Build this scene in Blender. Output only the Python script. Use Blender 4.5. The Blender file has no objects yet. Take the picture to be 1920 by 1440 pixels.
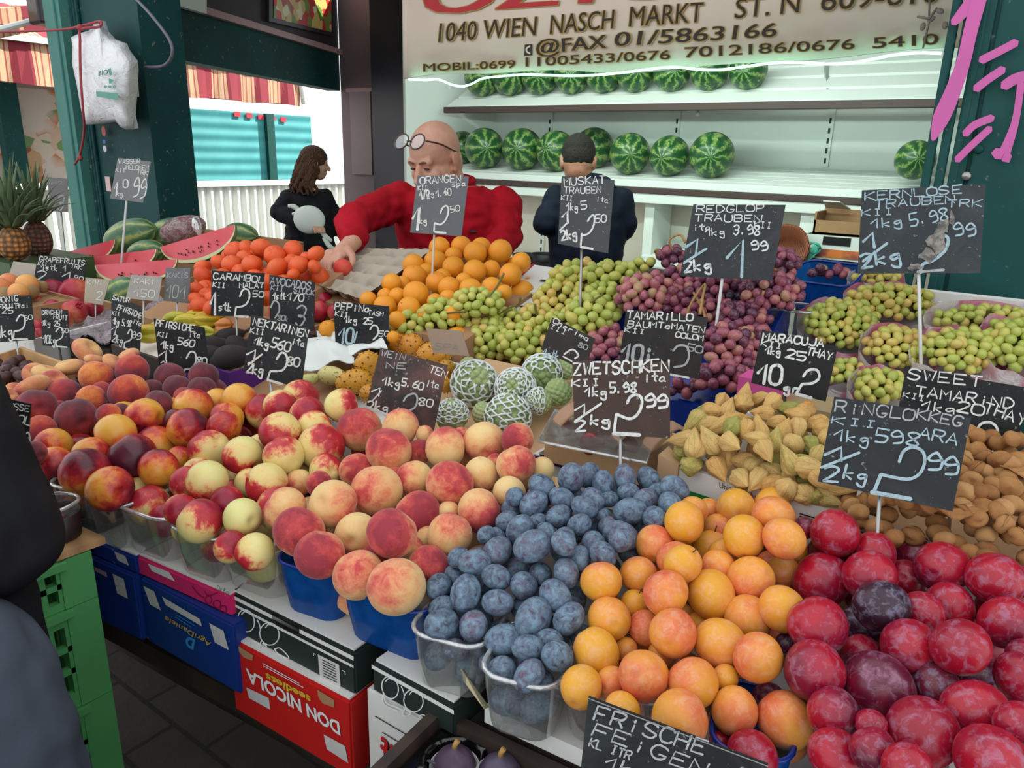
import bpy, bmesh, math, random
import numpy as np
from mathutils import Vector, Matrix, Euler, noise as mnoise

# ------------------------------------------------------------------ camera, world, light
S = bpy.context.scene
COL = S.collection
FPX = 1420.0
CAMP = np.array([0.0, 0.0, 1.65])

def _n(v):
    return v / np.linalg.norm(v)

_up = -_n(np.array([(838 - 960) / FPX, -(5387 - 720) / FPX, -1.0]))
_x = -_n(np.array([(-1094 - 960) / FPX, -(252 - 720) / FPX, -1.0]))
_x = _n(_x - _up * _x.dot(_up))
ROT = np.array([_x, np.cross(_up, _x), _up])          # world = ROT @ camera axes
cam_data = bpy.data.cameras.new('camera')
cam = bpy.data.objects.new('camera', cam_data)
COL.objects.link(cam)
_m = np.eye(4); _m[:3, :3] = ROT; _m[:3, 3] = CAMP
cam.matrix_world = Matrix(_m.tolist())
cam_data.sensor_width = 36.0
cam_data.lens = FPX / 1920 * 36.0
cam_data.clip_start = 0.05
S.camera = cam

S.view_settings.view_transform = 'Standard'
S.view_settings.look = 'None'
S.view_settings.gamma = 1.0
S.view_settings.use_curve_mapping = False
S.view_settings.exposure = 0.55
try:
    S.cycles.use_denoising = True
    S.cycles.max_bounces = 7
    S.cycles.diffuse_bounces = 3
    S.cycles.glossy_bounces = 3
    S.cycles.transmission_bounces = 4
    S.cycles.transparent_max_bounces = 14
    S.cycles.caustics_reflective = False
    S.cycles.caustics_refractive = False
    S.cycles.sample_clamp_indirect = 6.0
except Exception:
    pass

W = bpy.data.worlds.new('daylight')
S.world = W
W.use_nodes = True
_bg = W.node_tree.nodes['Background']
_bg.inputs[0].default_value = (0.92, 0.96, 1.0, 1)
_bg.inputs[1].default_value = 1.0

sun_data = bpy.data.lights.new('sun', 'SUN')
sun_data.energy = 7.0
sun_data.angle = 0.01
sun_data.color = (1.0, 0.95, 0.87)
sun = bpy.data.objects.new('sun', sun_data)
COL.objects.link(sun)
sun.rotation_euler = Vector((-0.34, -0.60, -0.64)).to_track_quat('-Z', 'Y').to_euler()

# ------------------------------------------------------------------ helpers
RNG = random.Random(7)

def ray(px, py):
    return ROT @ np.array([(px - 960) / FPX, -(py - 720) / FPX, -1.0])

def at(px, py, y=None, z=None, d=None, x=None):
    """the point of the place seen at a spot of the photograph, on a plane of the place"""
    r = ray(px, py)
    if y is not None: t = (y - CAMP[1]) / r[1]
    elif z is not None: t = (z - CAMP[2]) / r[2]
    elif x is not None: t = (x - CAMP[0]) / r[0]
    else: t = d
    return CAMP + r * t

def proj(p):
    c = ROT.T @ (np.array(p, float) - CAMP)
    return (960 + FPX * c[0] / -c[2], 720 - FPX * c[1] / -c[2], -c[2])

def onplane(px, py, p0, nrm):
    r = ray(px, py)
    return CAMP + r * (np.dot(p0 - CAMP, nrm) / np.dot(r, nrm))

def link(name, me, parent=None, loc=(0, 0, 0), rot=None, scale=None):
    o = bpy.data.objects.new(name, me)
    COL.objects.link(o)
    o.parent = parent
    o.location = loc
    if rot is not None: o.rotation_euler = rot
    if scale is not None: o.scale = scale if hasattr(scale, '__len__') else (scale,) * 3
    return o

def tag(o, label, cat=None, group=None, kind=None):
    if label: o['label'] = label
    if cat: o['category'] = cat
    if group: o['group'] = group
    if kind: o['kind'] = kind
    return o

def thing(name, label, cat, loc, rot=None, group=None):
    o = link(name, None, None, tuple(loc), rot)
    o.empty_display_size = 0.05
    return tag(o, label, cat, group)

def mesh(name, V, Fc, mats, smooth=True, midx=None):
    me = bpy.data.meshes.new(name)
    me.from_pydata([tuple(map(float, v)) for v in V], [], [tuple(map(int, q)) for q in Fc])
    for m in (mats if isinstance(mats, (list, tuple)) else [mats]):
        me.materials.append(m)
    if smooth:
        me.polygons.foreach_set('use_smooth', [True] * len(me.polygons))
    if midx is not None:
        me.polygons.foreach_set('material_index', [int(i) for i in midx])
    me.update()
    return me

def part(name, geo, mat, parent=None, smooth=False, world=True, label=None, midx=None):
    """link geometry as one mesh object; with world=True the points are of the place and are shifted into the parent"""
    V, Fc = geo
    V = np.array(V, float)
    if parent is not None and world:
        p, off = parent, np.zeros(3)
        while p is not None:
            off = off + np.array(p.location); p = p.parent
        V = V - off
        loc = (0, 0, 0)
    elif parent is None:
        b = np.array([(V[:, 0].min() + V[:, 0].max()) / 2, (V[:, 1].min() + V[:, 1].max()) / 2, V[:, 2].min()])
        V = V - b; loc = tuple(b)
    else:
        loc = (0, 0, 0)
    o = link(name, mesh(name, V, Fc, mat, smooth, midx), parent, loc)
    if label: o['label'] = label
    return o

def struct(name, geo, mat, smooth=False):
    return tag(part(name, geo, mat, None, smooth), None, None, None, 'structure')

def join(*gs):
    V, Fc = [], []
    for v, q in gs:
        b = len(V); V.extend([tuple(x) for x in v]); Fc.extend([tuple(i + b for i in t) for t in q])
    return V, Fc

def box(x0, x1, y0, y1, z0, z1):
    V = [(x, y, z) for x in (x0, x1) for y in (y0, y1) for z in (z0, z1)]
    return V, [(0, 1, 3, 2), (4, 6, 7, 5), (0, 4, 5, 1), (2, 3, 7, 6), (0, 2, 6, 4), (1, 5, 7, 3)]

def hexa(b, t):
    """solid between two quads of points"""
    return list(b) + list(t), [(3, 2, 1, 0), (4, 5, 6, 7), (0, 1, 5, 4), (1, 2, 6, 5), (2, 3, 7, 6), (3, 0, 4, 7)]

def bbox(x0, x1, y0, y1, z0, z1, bev=0.01, seg=2):
    bm = bmesh.new()
    bmesh.ops.create_cube(bm, size=1)
    for v in bm.verts:
        v.co = ((x0 + x1) / 2 + v.co.x * (x1 - x0), (y0 + y1) / 2 + v.co.y * (y1 - y0), (z0 + z1) / 2 + v.co.z * (z1 - z0))
    bmesh.ops.bevel(bm, geom=list(bm.edges), offset=bev, segments=seg, profile=0.5, affect='EDGES')
    bm.verts.index_update()
    g = ([tuple(v.co) for v in bm.verts], [tuple(v.index for v in f.verts) for f in bm.faces])
    bm.free()
    return g

def xf(g, m):
    m = np.array(m)
    return [tuple(m[:3, :3] @ np.array(v) + m[:3, 3]) for v in g[0]], g[1]

def moved(g, loc=(0, 0, 0), rz=0.0, sc=1.0, rx=0.0, ry=0.0):
    m = Matrix.Translation(Vector([float(i) for i in loc])) @ Euler((rx, ry, rz)).to_matrix().to_4x4() @ (Matrix.Scale(sc, 4) if not hasattr(sc, '__len__') else Matrix.Diagonal((*sc, 1)))
    return xf(g, m)

def sphere(nu=20, nv=12, fn=None):
    V = [(0, 0, 1)]
    for j in range(1, nv):
        th = math.pi * j / nv
        for i in range(nu):
            ph = 2 * math.pi * i / nu
            V.append((math.sin(th) * math.cos(ph), math.sin(th) * math.sin(ph), math.cos(th)))
    V.append((0, 0, -1))
    Fc = [(0, 1 + i, 1 + (i + 1) % nu) for i in range(nu)]
    for j in range(nv - 2):
        a = 1 + j * nu
        Fc += [(a + i, a + nu + i, a + nu + (i + 1) % nu, a + (i + 1) % nu) for i in range(nu)]
    a = 1 + (nv - 2) * nu
    Fc += [(a + i, a + nu, a + (i + 1) % nu) for i in range(nu)]
    if fn:
        V = [fn(*v) for v in V]
    return V, Fc

def ell(c, r, rot=None, nu=20, nv=12):
    g = sphere(nu, nv)
    m = (Euler(rot).to_matrix() if rot is not None else Matrix.Identity(3))
    return [tuple(Vector(c) + m @ Vector((v[0] * r[0], v[1] * r[1], v[2] * r[2]))) for v in g[0]], g[1]

def lathe(prof, n=24, cap=True):
    V, Fc = [], []
    for r, z in prof:
        for i in range(n):
            a = 2 * math.pi * i / n
            V.append((r * math.cos(a), r * math.sin(a), z))
    for j in range(len(prof) - 1):
        Fc += [(j * n + i, j * n + (i + 1) % n, (j + 1) * n + (i + 1) % n, (j + 1) * n + i) for i in range(n)]
    if cap:
        Fc.append(tuple(range(n - 1, -1, -1))); Fc.append(tuple((len(prof) - 1) * n + i for i in range(n)))
    return V, Fc

def smoothpath(P, k=4, closed=False):
    P = [np.array(p, float) for p in P]
    n = len(P); out = []
    rng_ = range(n) if closed else range(n - 1)
    for i in rng_:
        if closed: a, b, c, d = P[(i - 1) % n], P[i], P[(i + 1) % n], P[(i + 2) % n]
        else: a, b, c, d = P[max(i - 1, 0)], P[i], P[i + 1], P[min(i + 2, n - 1)]
        for s in range(k):
            t = s / k
            out.append(0.5 * (2 * b + (c - a) * t + (2 * a - 5 * b + 4 * c - d) * t * t + (3 * b - a - 3 * c + d) * t ** 3))
    if not closed: out.append(P[-1])
    return out

def tube(P, r, n=8, sub=0, cap=True, flat=1.0):
    """tube along points; r a number or one radius per point"""
    P = [np.array(p, float) for p in P]
    rs = list(r) if hasattr(r, '__len__') else [r] * len(P)
    if sub:
        Q = smoothpath([np.append(p, q) for p, q in zip(P, rs)], sub)
        P = [q[:3] for q in Q]; rs = [max(1e-4, q[3]) for q in Q]
    V, Fc = [], []
    up = np.array([0.03, 0.05, 1.0])
    pn = None
    for i, p in enumerate(P):
        t = P[min(i + 1, len(P) - 1)] - P[max(i - 1, 0)]
        t = t / (np.linalg.norm(t) + 1e-9)
        if pn is None:
            a = np.cross(t, up)
            if np.linalg.norm(a) < 1e-3: a = np.cross(t, np.array([1.0, 0, 0]))
        else:
            a = pn - t * pn.dot(t)
        a = a / (np.linalg.norm(a) + 1e-9); pn = a
        b = np.cross(t, a)
        for k in range(n):
            w = 2 * math.pi * k / n
            V.append(tuple(p + rs[i] * (a * math.cos(w) + b * flat * math.sin(w))))
    for j in range(len(P) - 1):
        Fc += [(j * n + i, j * n + (i + 1) % n, (j + 1) * n + (i + 1) % n, (j + 1) * n + i) for i in range(n)]
    if cap:
        Fc.append(tuple(range(n - 1, -1, -1))); Fc.append(tuple((len(P) - 1) * n + i for i in range(n)))
    return V, Fc

def capsule(a, b, ra, rb, n=14):
    """closed tapered limb with round ends"""
    a, b = np.array(a, float), np.array(b, float)
    d = b - a; L = np.linalg.norm(d); d = d / L
    P, rs = [], []
    for k in range(5):
        w = math.pi / 2 * (1 - k / 5); P.append(a - d * ra * math.sin(w)); rs.append(max(1e-4, ra * math.cos(w)))
    for k in range(5):
        P.append(a + d * L * k / 4); rs.append(ra + (rb - ra) * k / 4)
    for k in range(1, 6):
        w = math.pi / 2 * k / 5; P.append(b + d * rb * math.sin(w)); rs.append(max(1e-4, rb * math.cos(w)))
    return tube(P, rs, n)

def chain(P, rs, n=14):
    return join(*[capsule(P[i], P[i + 1], rs[i], rs[i + 1], n) for i in range(len(P) - 1)])

def loft(rings):
    """closed skin over rings of equal point counts"""
    n = len(rings[0]); V = [p for r in rings for p in r]; Fc = []
    for j in range(len(rings) - 1):
        Fc += [(j * n + i, j * n + (i + 1) % n, (j + 1) * n + (i + 1) % n, (j + 1) * n + i) for i in range(n)]
    Fc.append(tuple(range(n - 1, -1, -1))); Fc.append(tuple((len(rings) - 1) * n + i for i in range(n)))
    return V, Fc

def oval(c, rx, ry, n=24, ang=0.0, tilt=None, p=2.0):
    out = []
    for i in range(n):
        a = 2 * math.pi * i / n
        ca, sa = math.cos(a), math.sin(a)
        x = rx * math.copysign(abs(ca) ** (2 / p), ca); y = ry * math.copysign(abs(sa) ** (2 / p), sa)
        v = Vector((x * math.cos(ang) - y * math.sin(ang), x * math.sin(ang) + y * math.cos(ang), 0))
        if tilt is not None: v = Euler(tilt).to_matrix() @ v
        out.append(tuple(Vector([float(q) for q in c]) + v))
    return out

def remesh(geo, voxel=0.006, smooth=4, wrinkle=0.0, wscale=14.0):
    """fuse overlapping closed pieces into one continuous surface"""
    me = bpy.data.meshes.new('tmp')
    me.from_pydata([tuple(map(float, v)) for v in geo[0]], [], geo[1])
    o = bpy.data.objects.new('tmp', me); COL.objects.link(o)
    r = o.modifiers.new('r', 'REMESH'); r.mode = 'VOXEL'; r.voxel_size = voxel
    if smooth:
        s = o.modifiers.new('s', 'SMOOTH'); s.factor = 0.5; s.iterations = smooth
    dg = bpy.context.evaluated_depsgraph_get(); dg.update()
    ev = o.evaluated_get(dg); m2 = ev.to_mesh()
    V = np.array([tuple(v.co) for v in m2.vertices]); Fc = [tuple(p.vertices) for p in m2.polygons]
    if wrinkle:
        N = np.array([tuple(v.normal) for v in m2.vertices])
        for i, v in enumerate(V):
            q = Vector(v) * wscale
            q.x += 1.2 * mnoise.noise(q * 0.5)
            w = mnoise.noise(Vector((q.x, q.y, q.z * 2.2))) + 0.5 * mnoise.noise(q * 2.3)
            V[i] = v + N[i] * wrinkle * w
    ev.to_mesh_clear(); bpy.data.objects.remove(o); bpy.data.meshes.remove(me)
    return V, Fc

ORD = ('zeroth first second third fourth fifth sixth seventh eighth ninth tenth eleventh twelfth thirteenth fourteenth fifteenth sixteenth '
       'seventeenth eighteenth nineteenth twentieth').split()
def ordw(n):
    if n < len(ORD): return ORD[n]
    t = {2: 'twenty', 3: 'thirty', 4: 'forty', 5: 'fifty'}[n // 10]
    return (t[:-1] + 'ieth') if n % 10 == 0 else t + '-' + ORD[n % 10]

def row_labels(pts, rowh):
    """reading order of things seen in rows: returns [(row from the front, place from the left)] for photo points"""
    idx = sorted(range(len(pts)), key=lambda i: -pts[i][1])
    rows, cur, y0 = [], [], None
    for i in idx:
        if y0 is None or y0 - pts[i][1] <= rowh:
            if y0 is None: y0 = pts[i][1]
            cur.append(i)
        else:
            rows.append(cur); cur = [i]; y0 = pts[i][1]
    rows.append(cur)
    out = [None] * len(pts)
    for r, c in enumerate(rows):
        for k, i in enumerate(sorted(c, key=lambda i: pts[i][0])):
            out[i] = (r + 1, k + 1)
    return out

# ------------------------------------------------------------------ materials
def lin(h):
    h = h.lstrip('#')
    c = [int(h[i:i + 2], 16) / 255 for i in (0, 2, 4)]
    return tuple((x / 12.92 if x <= 0.04045 else ((x + 0.055) / 1.055) ** 2.4) for x in c) + (1.0,)

class M:
    """small node-graph writer"""
    def __init__(s, name):
        s.m = bpy.data.materials.new(name); s.m.use_nodes = True
        s.t = s.m.node_tree; s.b = s.t.nodes['Principled BSDF']; s.o = s.t.nodes['Material Output']
    def n(s, typ, out=0, **kw):
        nd = s.t.nodes.new('ShaderNode' + typ)
        for k, v in kw.items():
            k2 = int(k[1:]) if k[0] == 'i' and k[1:].isdigit() else k.replace('_', ' ')
            if isinstance(k2, str) and k2 not in nd.inputs:
                setattr(nd, k, v); continue
            s.put(nd.inputs[k2], v)
        return nd.outputs[out]
    def put(s, inp, v):
        if isinstance(v, bpy.types.NodeSocket): s.t.links.new(v, inp)
        elif isinstance(v, str): inp.default_value = lin(v)
        else:
            if hasattr(v, '__len__') and len(inp.default_value) == 4 and len(v) == 3: v = tuple(v) + (1,)
            inp.default_value = v
    def math(s, op, a, b=0.0, clamp=False):
        nd = s.t.nodes.new('ShaderNodeMath'); nd.operation = op; nd.use_clamp = clamp
        s.put(nd.inputs[0], a); s.put(nd.inputs[1], b)
        return nd.outputs[0]
    def coord(s, what='Object'):
        return s.n('TexCoord', {'Generated': 0, 'Normal': 1, 'UV': 2, 'Object': 3}[what])
    def rnd(s):
        return s.n('ObjectInfo', 5)
    def shift(s, v, k=37.0):
        r = s.rnd()
        c = s.n('CombineXYZ', X=s.math('MULTIPLY', r, k), Y=s.math('MULTIPLY', r, k * 1.7), Z=s.math('MULTIPLY', r, k * 0.6))
        nd = s.t.nodes.new('ShaderNodeVectorMath'); nd.operation = 'ADD'
        s.put(nd.inputs[0], v); s.put(nd.inputs[1], c)
        return nd.outputs[0]
    def noise(s, v, scale, detail=3.0, rough=0.55, dist=0.0):
        return s.n('TexNoise', 0, Vector=v, Scale=scale, Detail=detail, Roughness=rough, Distortion=dist)
    def ramp(s, f, stops, interp='LINEAR'):
        nd = s.t.nodes.new('ShaderNodeValToRGB'); cr = nd.color_ramp; cr.interpolation = interp
        while len(cr.elements) > 1: cr.elements.remove(cr.elements[-1])
        for i, (p, c) in enumerate(stops):
            e = cr.elements[0] if i == 0 else cr.elements.new(p)
            e.position = p; e.color = lin(c) if isinstance(c, str) else (c, c, c, 1)
        s.put(nd.inputs[0], f)
        return nd.outputs[0]
    def mix(s, f, a, b, mode='MIX'):
        nd = s.t.nodes.new('ShaderNodeMix'); nd.data_type = 'RGBA'; nd.blend_type = mode
        s.put(nd.inputs[0], f); s.put(nd.inputs[6], a); s.put(nd.inputs[7], b)
        return nd.outputs[2]
    def bump(s, h, strength=0.3, dist=0.01):
        s.put(s.b.inputs['Normal'], s.n('Bump', 0, Height=h, Strength=strength, Distance=dist))
    def done(s, color=None, rough=0.5, spec=0.5, **kw):
        if color is not None: s.put(s.b.inputs['Base Color'], color)
        s.put(s.b.inputs['Roughness'], rough)
        s.b.inputs['Specular IOR Level'].default_value = spec
        for k, v in kw.items(): s.put(s.b.inputs[k.replace('_', ' ')], v)
        return s.m

_plain = {}
def plain(col, rough=0.55, spec=0.4, var=0.08, scale=6.0, name=None, bump=0.0, **kw):
    """a single-colour surface with slight wear"""
    key = (col, rough, spec, var, scale, bump, tuple(sorted(kw.items())))
    if key in _plain: return _plain[key]
    m = M(name or 'paint_' + col.lstrip('#'))
    v = m.coord(); nz = m.noise(v, scale, 5)
    c = m.mix(m.ramp(nz, [(0.3, 0.0), (0.75, 1.0)]), col, m.mix(var, col, '#000000'))
    if bump: m.bump(m.noise(v, scale * 6, 4), bump, 0.004)
    _plain[key] = m.done(c, rough, spec, **kw)
    return _plain[key]

def clear_plastic(name, tint='#ffffff', gloss=0.12, haze=0.06, rough=0.08):
    """thin plastic that lets most light straight through"""
    m = M(name)
    tr = m.n('BsdfTransparent', 0, Color=tint)
    gl = m.n('BsdfGlossy', 0, Color='#ffffff', Roughness=rough)
    df = m.n('BsdfTranslucent', 0, Color='#ffffff')
    d2 = m.n('BsdfDiffuse', 0, Color='#ffffff')
    fr = m.n('LayerWeight', 1, Blend=0.25)
    v = m.coord()
    st = m.noise(v, 60, 3)
    hz = m.math('MULTIPLY', m.math('ADD', m.math('MULTIPLY', fr, 1.6), m.ramp(st, [(0.45, 0.3), (0.8, 1.6)])), haze)
    a = m.n('MixShader', 0, i0=hz, i1=tr, i2=m.n('MixShader', 0, i0=0.5, i1=df, i2=d2))
    g = m.math('ADD', m.math('MULTIPLY', fr, 0.5), gloss * 0.35, True)
    b = m.n('MixShader', 0, i0=g, i1=a, i2=gl)
    m.put(m.o.inputs[0], b)
    return m.m
# ------------------------------------------------------------------ lettering
def font_geo(s, offset=0.0, shear=0.0, space=1.0):
    cu = bpy.data.curves.new('t', 'FONT'); cu.body = s; cu.size = 1; cu.offset = offset; cu.shear = shear; cu.space_character = space
    cu.resolution_u = 3
    o = bpy.data.objects.new('t', cu); COL.objects.link(o)
    dg = bpy.context.evaluated_depsgraph_get(); dg.update()
    ev = o.evaluated_get(dg); me = ev.to_mesh()
    V = [tuple(v.co) for v in me.vertices]; Fc = [tuple(p.vertices) for p in me.polygons]
    ev.to_mesh_clear(); bpy.data.objects.remove(o); bpy.data.curves.remove(cu)
    return V, Fc

def print_text(s, p0, p1, hvec, p, nrm, lift=0.001, offset=0.0, shear=0.0, space=1.0, cap=0.7):
    """printed words whose baseline runs from p0 to p1 (spots of the photograph) on the surface through p with normal nrm"""
    V, Fc = font_geo(s, offset, shear, space)
    V = np.array(V); x0, x1 = V[:, 0].min(), V[:, 0].max()
    p0, p1, h = np.array(p0, float), np.array(p1, float), np.array(hvec, float)
    out = []
    for v in V:
        q = p0 + (v[0] - x0) / (x1 - x0) * (p1 - p0) + v[1] / cap * h
        out.append(tuple(onplane(q[0], q[1], p, nrm) + nrm * lift))
    return out, Fc

def lift_for(nrm, p):
    return nrm if np.dot(nrm, CAMP - p) > 0 else -nrm

# ------------------------------------------------------------------ materials of the setting
def wood_paint(name, c1, c2, plank=0.0, axis='X'):
    m = M(name); v = m.coord()
    n1 = m.noise(v, 3.0, 5); n2 = m.noise(v, 40, 4)
    c = m.mix(m.ramp(n1, [(0.35, 0.0), (0.7, 1.0)]), c1, c2)
    c = m.mix(m.ramp(n2, [(0.66, 0.0), (0.72, 0.5)]), c, '#9a958a')
    m.bump(n2, 0.15, 0.003)
    return m.done(c, 0.6, 0.25)

MT_TEAL = wood_paint('dark_teal_paint', '#0c4343', '#093434')
MT_TEAL2 = wood_paint('green_paint', '#1c5450', '#154542')
MT_LTEAL = wood_paint('pale_green_paint', '#4b8377', '#3c7268')
MT_BROWN = plain('#392f35', 0.5, 0.4, 0.25, 2.0)
MT_MAUVE = plain('#7a676a', 0.4, 0.4, 0.2, 2.0)
MT_DARK = plain('#2a262c', 0.35, 0.5, 0.3, 2.0)
MT_PINKTRIM = plain('#b08a8c', 0.4)
MT_WHITE = plain('#e2e6df', 0.55, 0.3, 0.06, 3.0)
MT_CREAM = plain('#e6ddd0', 0.6, 0.3, 0.08, 2.0)
MT_SHELFBROWN = plain('#4a3833', 0.5)
MT_BLACK = plain('#0c0c0d', 0.5)
MT_STEEL = plain('#a9a9a6', 0.3, 0.6, 0.1, 30.0, Metallic=0.7)

mfl = M('dark_paving'); v = mfl.coord()
br = mfl.n('TexBrick', 0, Vector=v, Color1='#3b332f', Color2='#453b36', Mortar='#1c1816', Scale=1.6, Mortar_Size=0.012)
mfl.bump(mfl.noise(v, 30, 5), 0.3, 0.01)
MT_FLOOR = mfl.done(mfl.mix(mfl.ramp(mfl.noise(v, 4, 6), [(0.3, 0.0), (0.8, 0.6)]), br, '#241f1c'), 0.7)
struct('floor', box(-14, 4, -4, 14, -0.1, 0), MT_FLOOR)

# ------------------------------------------------------------------ stall shell
struct('roof', box(-4.75, 3.0, 1.95, 5.1, 2.95, 3.05), MT_BROWN)  # unseen stall roof; its reach is set to shade the fruit
struct('wall_back', box(-4.5, 3.0, 5.0, 5.1, 0, 2.95), MT_CREAM)
struct('wall_right', box(2.0, 2.1, 2.1, 5.0, 0, 2.95), MT_TEAL2)

def prism(a, b, z0, z1, th):
    """upright slab from a to b (ground points), thickness away from the stall"""
    a, b = np.array(a, float), np.array(b, float)
    d = (b - a) / np.linalg.norm(b - a); nn = np.array([-d[1], d[0]]) * th
    q = [a, b, b + nn, a + nn]
    return hexa([(p[0], p[1], z0) for p in q], [(p[0], p[1], z1) for p in q])

A2, B2 = np.array([-4.16, 2.36]), np.array([-5.15, 4.62])
SW_P = np.array([A2[0], A2[1], 2.0]); SW_D = np.append((B2 - A2) / np.linalg.norm(B2 - A2), 0)
SW_N = lift_for(np.array([SW_D[1], -SW_D[0], 0.0]), SW_P)
struct('lintel', prism(A2, B2, 2.115, 2.40, 0.12), MT_TEAL)
struct('trim_1', prism(A2 + SW_N[:2] * 0.04, B2 + SW_N[:2] * 0.04, 2.39, 2.43, 0.05), MT_PINKTRIM)
struct('wall_left_fascia', prism(A2, B2, 2.43, 2.95, 0.12), MT_BROWN)
struct('column_1', box(at(644, 300, y=4.62)[0], at(705, 300, y=4.62)[0], 4.62, 4.85, 0, 2.95), MT_MAUVE)
c2 = (at(700, 300, y=4.3)[0], at(783, 300, y=4.3)[0])
struct('column_2', box(c2[0], c2[1], 4.3, 4.98, 0, 2.95), MT_DARK)
struct('trim_2', box(at(660, 300, y=4.6)[0], at(698, 300, y=4.6)[0], 4.595, 4.62, 1.45, 2.1), plain('#8a7677', 0.4))
struct('trim_3', box(at(655, 300, y=4.6)[0], at(706, 300, y=4.6)[0], 4.59, 4.62, 2.1, 2.13), MT_PINKTRIM)

# left and right corner posts of the stall front
def molded(x0, x1, y0, z0, z1, side, n=3):
    g = []
    for k in range(n):
        xa = x0 + 0.028 * k if side < 0 else x1 - 0.028 * (k + 1)
        g.append(bbox(xa, xa + 0.02, y0 - 0.018, y0, z0, z1, 0.006, 2))
    return join(*g)
xl0, xl1 = -4.47, -3.70
struct('column_3', join(box(xl0, xl1, 2.1, 2.32, 0, 2.95), molded(xl0 + 0.16, xl1, 2.1, 0, 2.95, -1)), MT_TEAL)
struct('column_4', join(box(xl0 - 0.02, xl0 + 0.15, 2.04, 2.099, 0, 2.95), bbox(xl0 + 0.02, xl0 + 0.11, 2.03, 2.045, 0, 2.95, 0.006)), MT_LTEAL)
xr = at(1760, 200, y=2.1)[0]
seam = at(1843, 170, y=2.1)[0]
struct('column_5', join(bbox(xr + 0.06, seam - 0.004, 2.1, 2.3, 0, 2.95, 0.004), bbox(seam + 0.004, 0.14, 2.1, 2.3, 0, 2.95, 0.004), box(seam - 0.005, seam + 0.005, 2.11, 2.3, 0, 2.95),
       molded(xr - 0.01, xr, 2.115, 0, 2.95, -1)), MT_TEAL2)
struct('wall_right_front', join(bbox(0.15, 1.2, 2.13, 2.3, 0, 2.95, 0.004), bbox(0.2, 0.25, 2.11, 2.14, 0, 2.95, 0.006), bbox(0.30, 0.34, 2.11, 2.14, 0, 2.95, 0.006)), MT_TEAL2)
for q in ((1835, 280), (1812, 330)):
    p = at(*q, y=2.1)
    o = part('screw_head', moved(lathe([(0.001, 0), (0.011, 0), (0.009, 0.004), (0.001, 0.006)], 12), p, rx=math.pi / 2), MT_TEAL2 if q[0] > 1820 else MT_STEEL, None, True)
    tag(o, 'dark round bolt head in the green boards of the graffiti post' if q[0] > 1820 else 'pale ring screw at the seam of the graffiti post', 'screw')

# pink spray strokes on the right post
MT_PINK = plain('#d468ac', 0.5, 0.3, 0.15, 5.0, name='pink_spray_paint')
def ribbon2(P, w, taper=False):
    P = [np.array(p, float) for p in P]; n = len(P); L, Rr = [], []
    ws = w if hasattr(w, '__len__') else [w] * n
    for i in range(n):
        t = P[min(i + 1, n - 1)] - P[max(i - 1, 0)]; t = t / (np.linalg.norm(t) + 1e-9)
        q = np.array([-t[1], t[0]]) * ws[i] / 2
        L.append(P[i] + q); Rr.append(P[i] - q)
    # round ends
    t0 = P[0] - P[1]; t0 = t0 / (np.linalg.norm(t0) + 1e-9); t1 = P[-1] - P[-2]; t1 = t1 / (np.linalg.norm(t1) + 1e-9)
    V = [P[0] + t0 * ws[0] * 0.4] + [x for a, b in zip(L, Rr) for x in (a, b)] + [P[-1] + t1 * ws[-1] * 0.4]
    Fc = [(0, 1, 2)] + [(1 + 2 * i, 3 + 2 * i, 4 + 2 * i, 2 + 2 * i) for i in range(n - 1)] + [(2 * n - 1, 2 * n + 1, 2 * n)]
    return V, Fc
def to_plane(g, p, nrm, lift):
    return [tuple(onplane(v[0], v[1], p, nrm) + nrm * lift) for v in g[0]], g[1]
NF = np.array([0.0, -1.0, 0.0])
pr = np.array([0.0, 2.1, 1.8])
spray = [([(1826, 0), (1806, 28), (1790, 45)], [22, 20, 14]), ([(1838, 0), (1822, 60), (1808, 120), (1786, 180), (1766, 225), (1752, 262)], [28, 26, 26, 30, 30, 8]),
         ([(1842, 115), (1876, 98), (1906, 82)], 15), ([(1832, 168), (1855, 150), (1882, 132)], 15), ([(1884, 163), (1905, 150), (1935, 142)], [18, 20, 20]),
         ([(1812, 252), (1830, 235), (1862, 222)], 14), ([(1797, 300), (1825, 272), (1858, 242)], 13), ([(1916, 158), (1905, 230), (1884, 290)], [14, 14, 22]), ([(1868, 288), (1884, 290), (1890, 298)], 20)]
g = join(*[to_plane(ribbon2(smoothpath(P, 4), w if not hasattr(w, '__len__') else [x[0] for x in smoothpath([(q,) for q in w], 4)]), pr, NF, 0.0205 + 0.0006 * k) for k, (P, w) in enumerate(spray)])
tag(part('graffiti', g, MT_PINK), 'pink spray-paint strokes on the green post of the stall', 'graffiti', None, 'structure')

# ------------------------------------------------------------------ banner with the light string
YB = 2.8
MB = M('banner_cloth'); v = MB.coord()
MB.bump(MB.noise(v, 6, 3), 0.25, 0.02)
MT_BANNER = MB.done(MB.mix(MB.ramp(MB.noise(v, 2.5, 4), [(0.3, 0.0), (0.8, 1.0)]), '#e8d8c5', '#dac7b3'), 0.6)
bn = thing('banner', 'cream cloth banner with printed address and phone numbers above the shelves', 'banner', (-1.5, YB, 2.0))
bw = []
nx = 40
for j, zf in enumerate((0.0, 0.34, 0.7, 1.0)):
    for i in range(nx + 1):
        u = i / nx
        bx = -2.68 + u * 2.5
        z0 = 1.975 + 0.012 * math.sin(u * 9) + 0.006 * math.sin(u * 23)
        bw.append((bx, YB + 0.004 * math.sin(u * 17) * (1 - zf), z0 + zf * (2.75 - z0)))
bf = [(j * (nx + 1) + i, j * (nx + 1) + i + 1, (j + 1) * (nx + 1) + i + 1, (j + 1) * (nx + 1) + i) for j in range(3) for i in range(nx)]
nb = len(bw)
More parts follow.
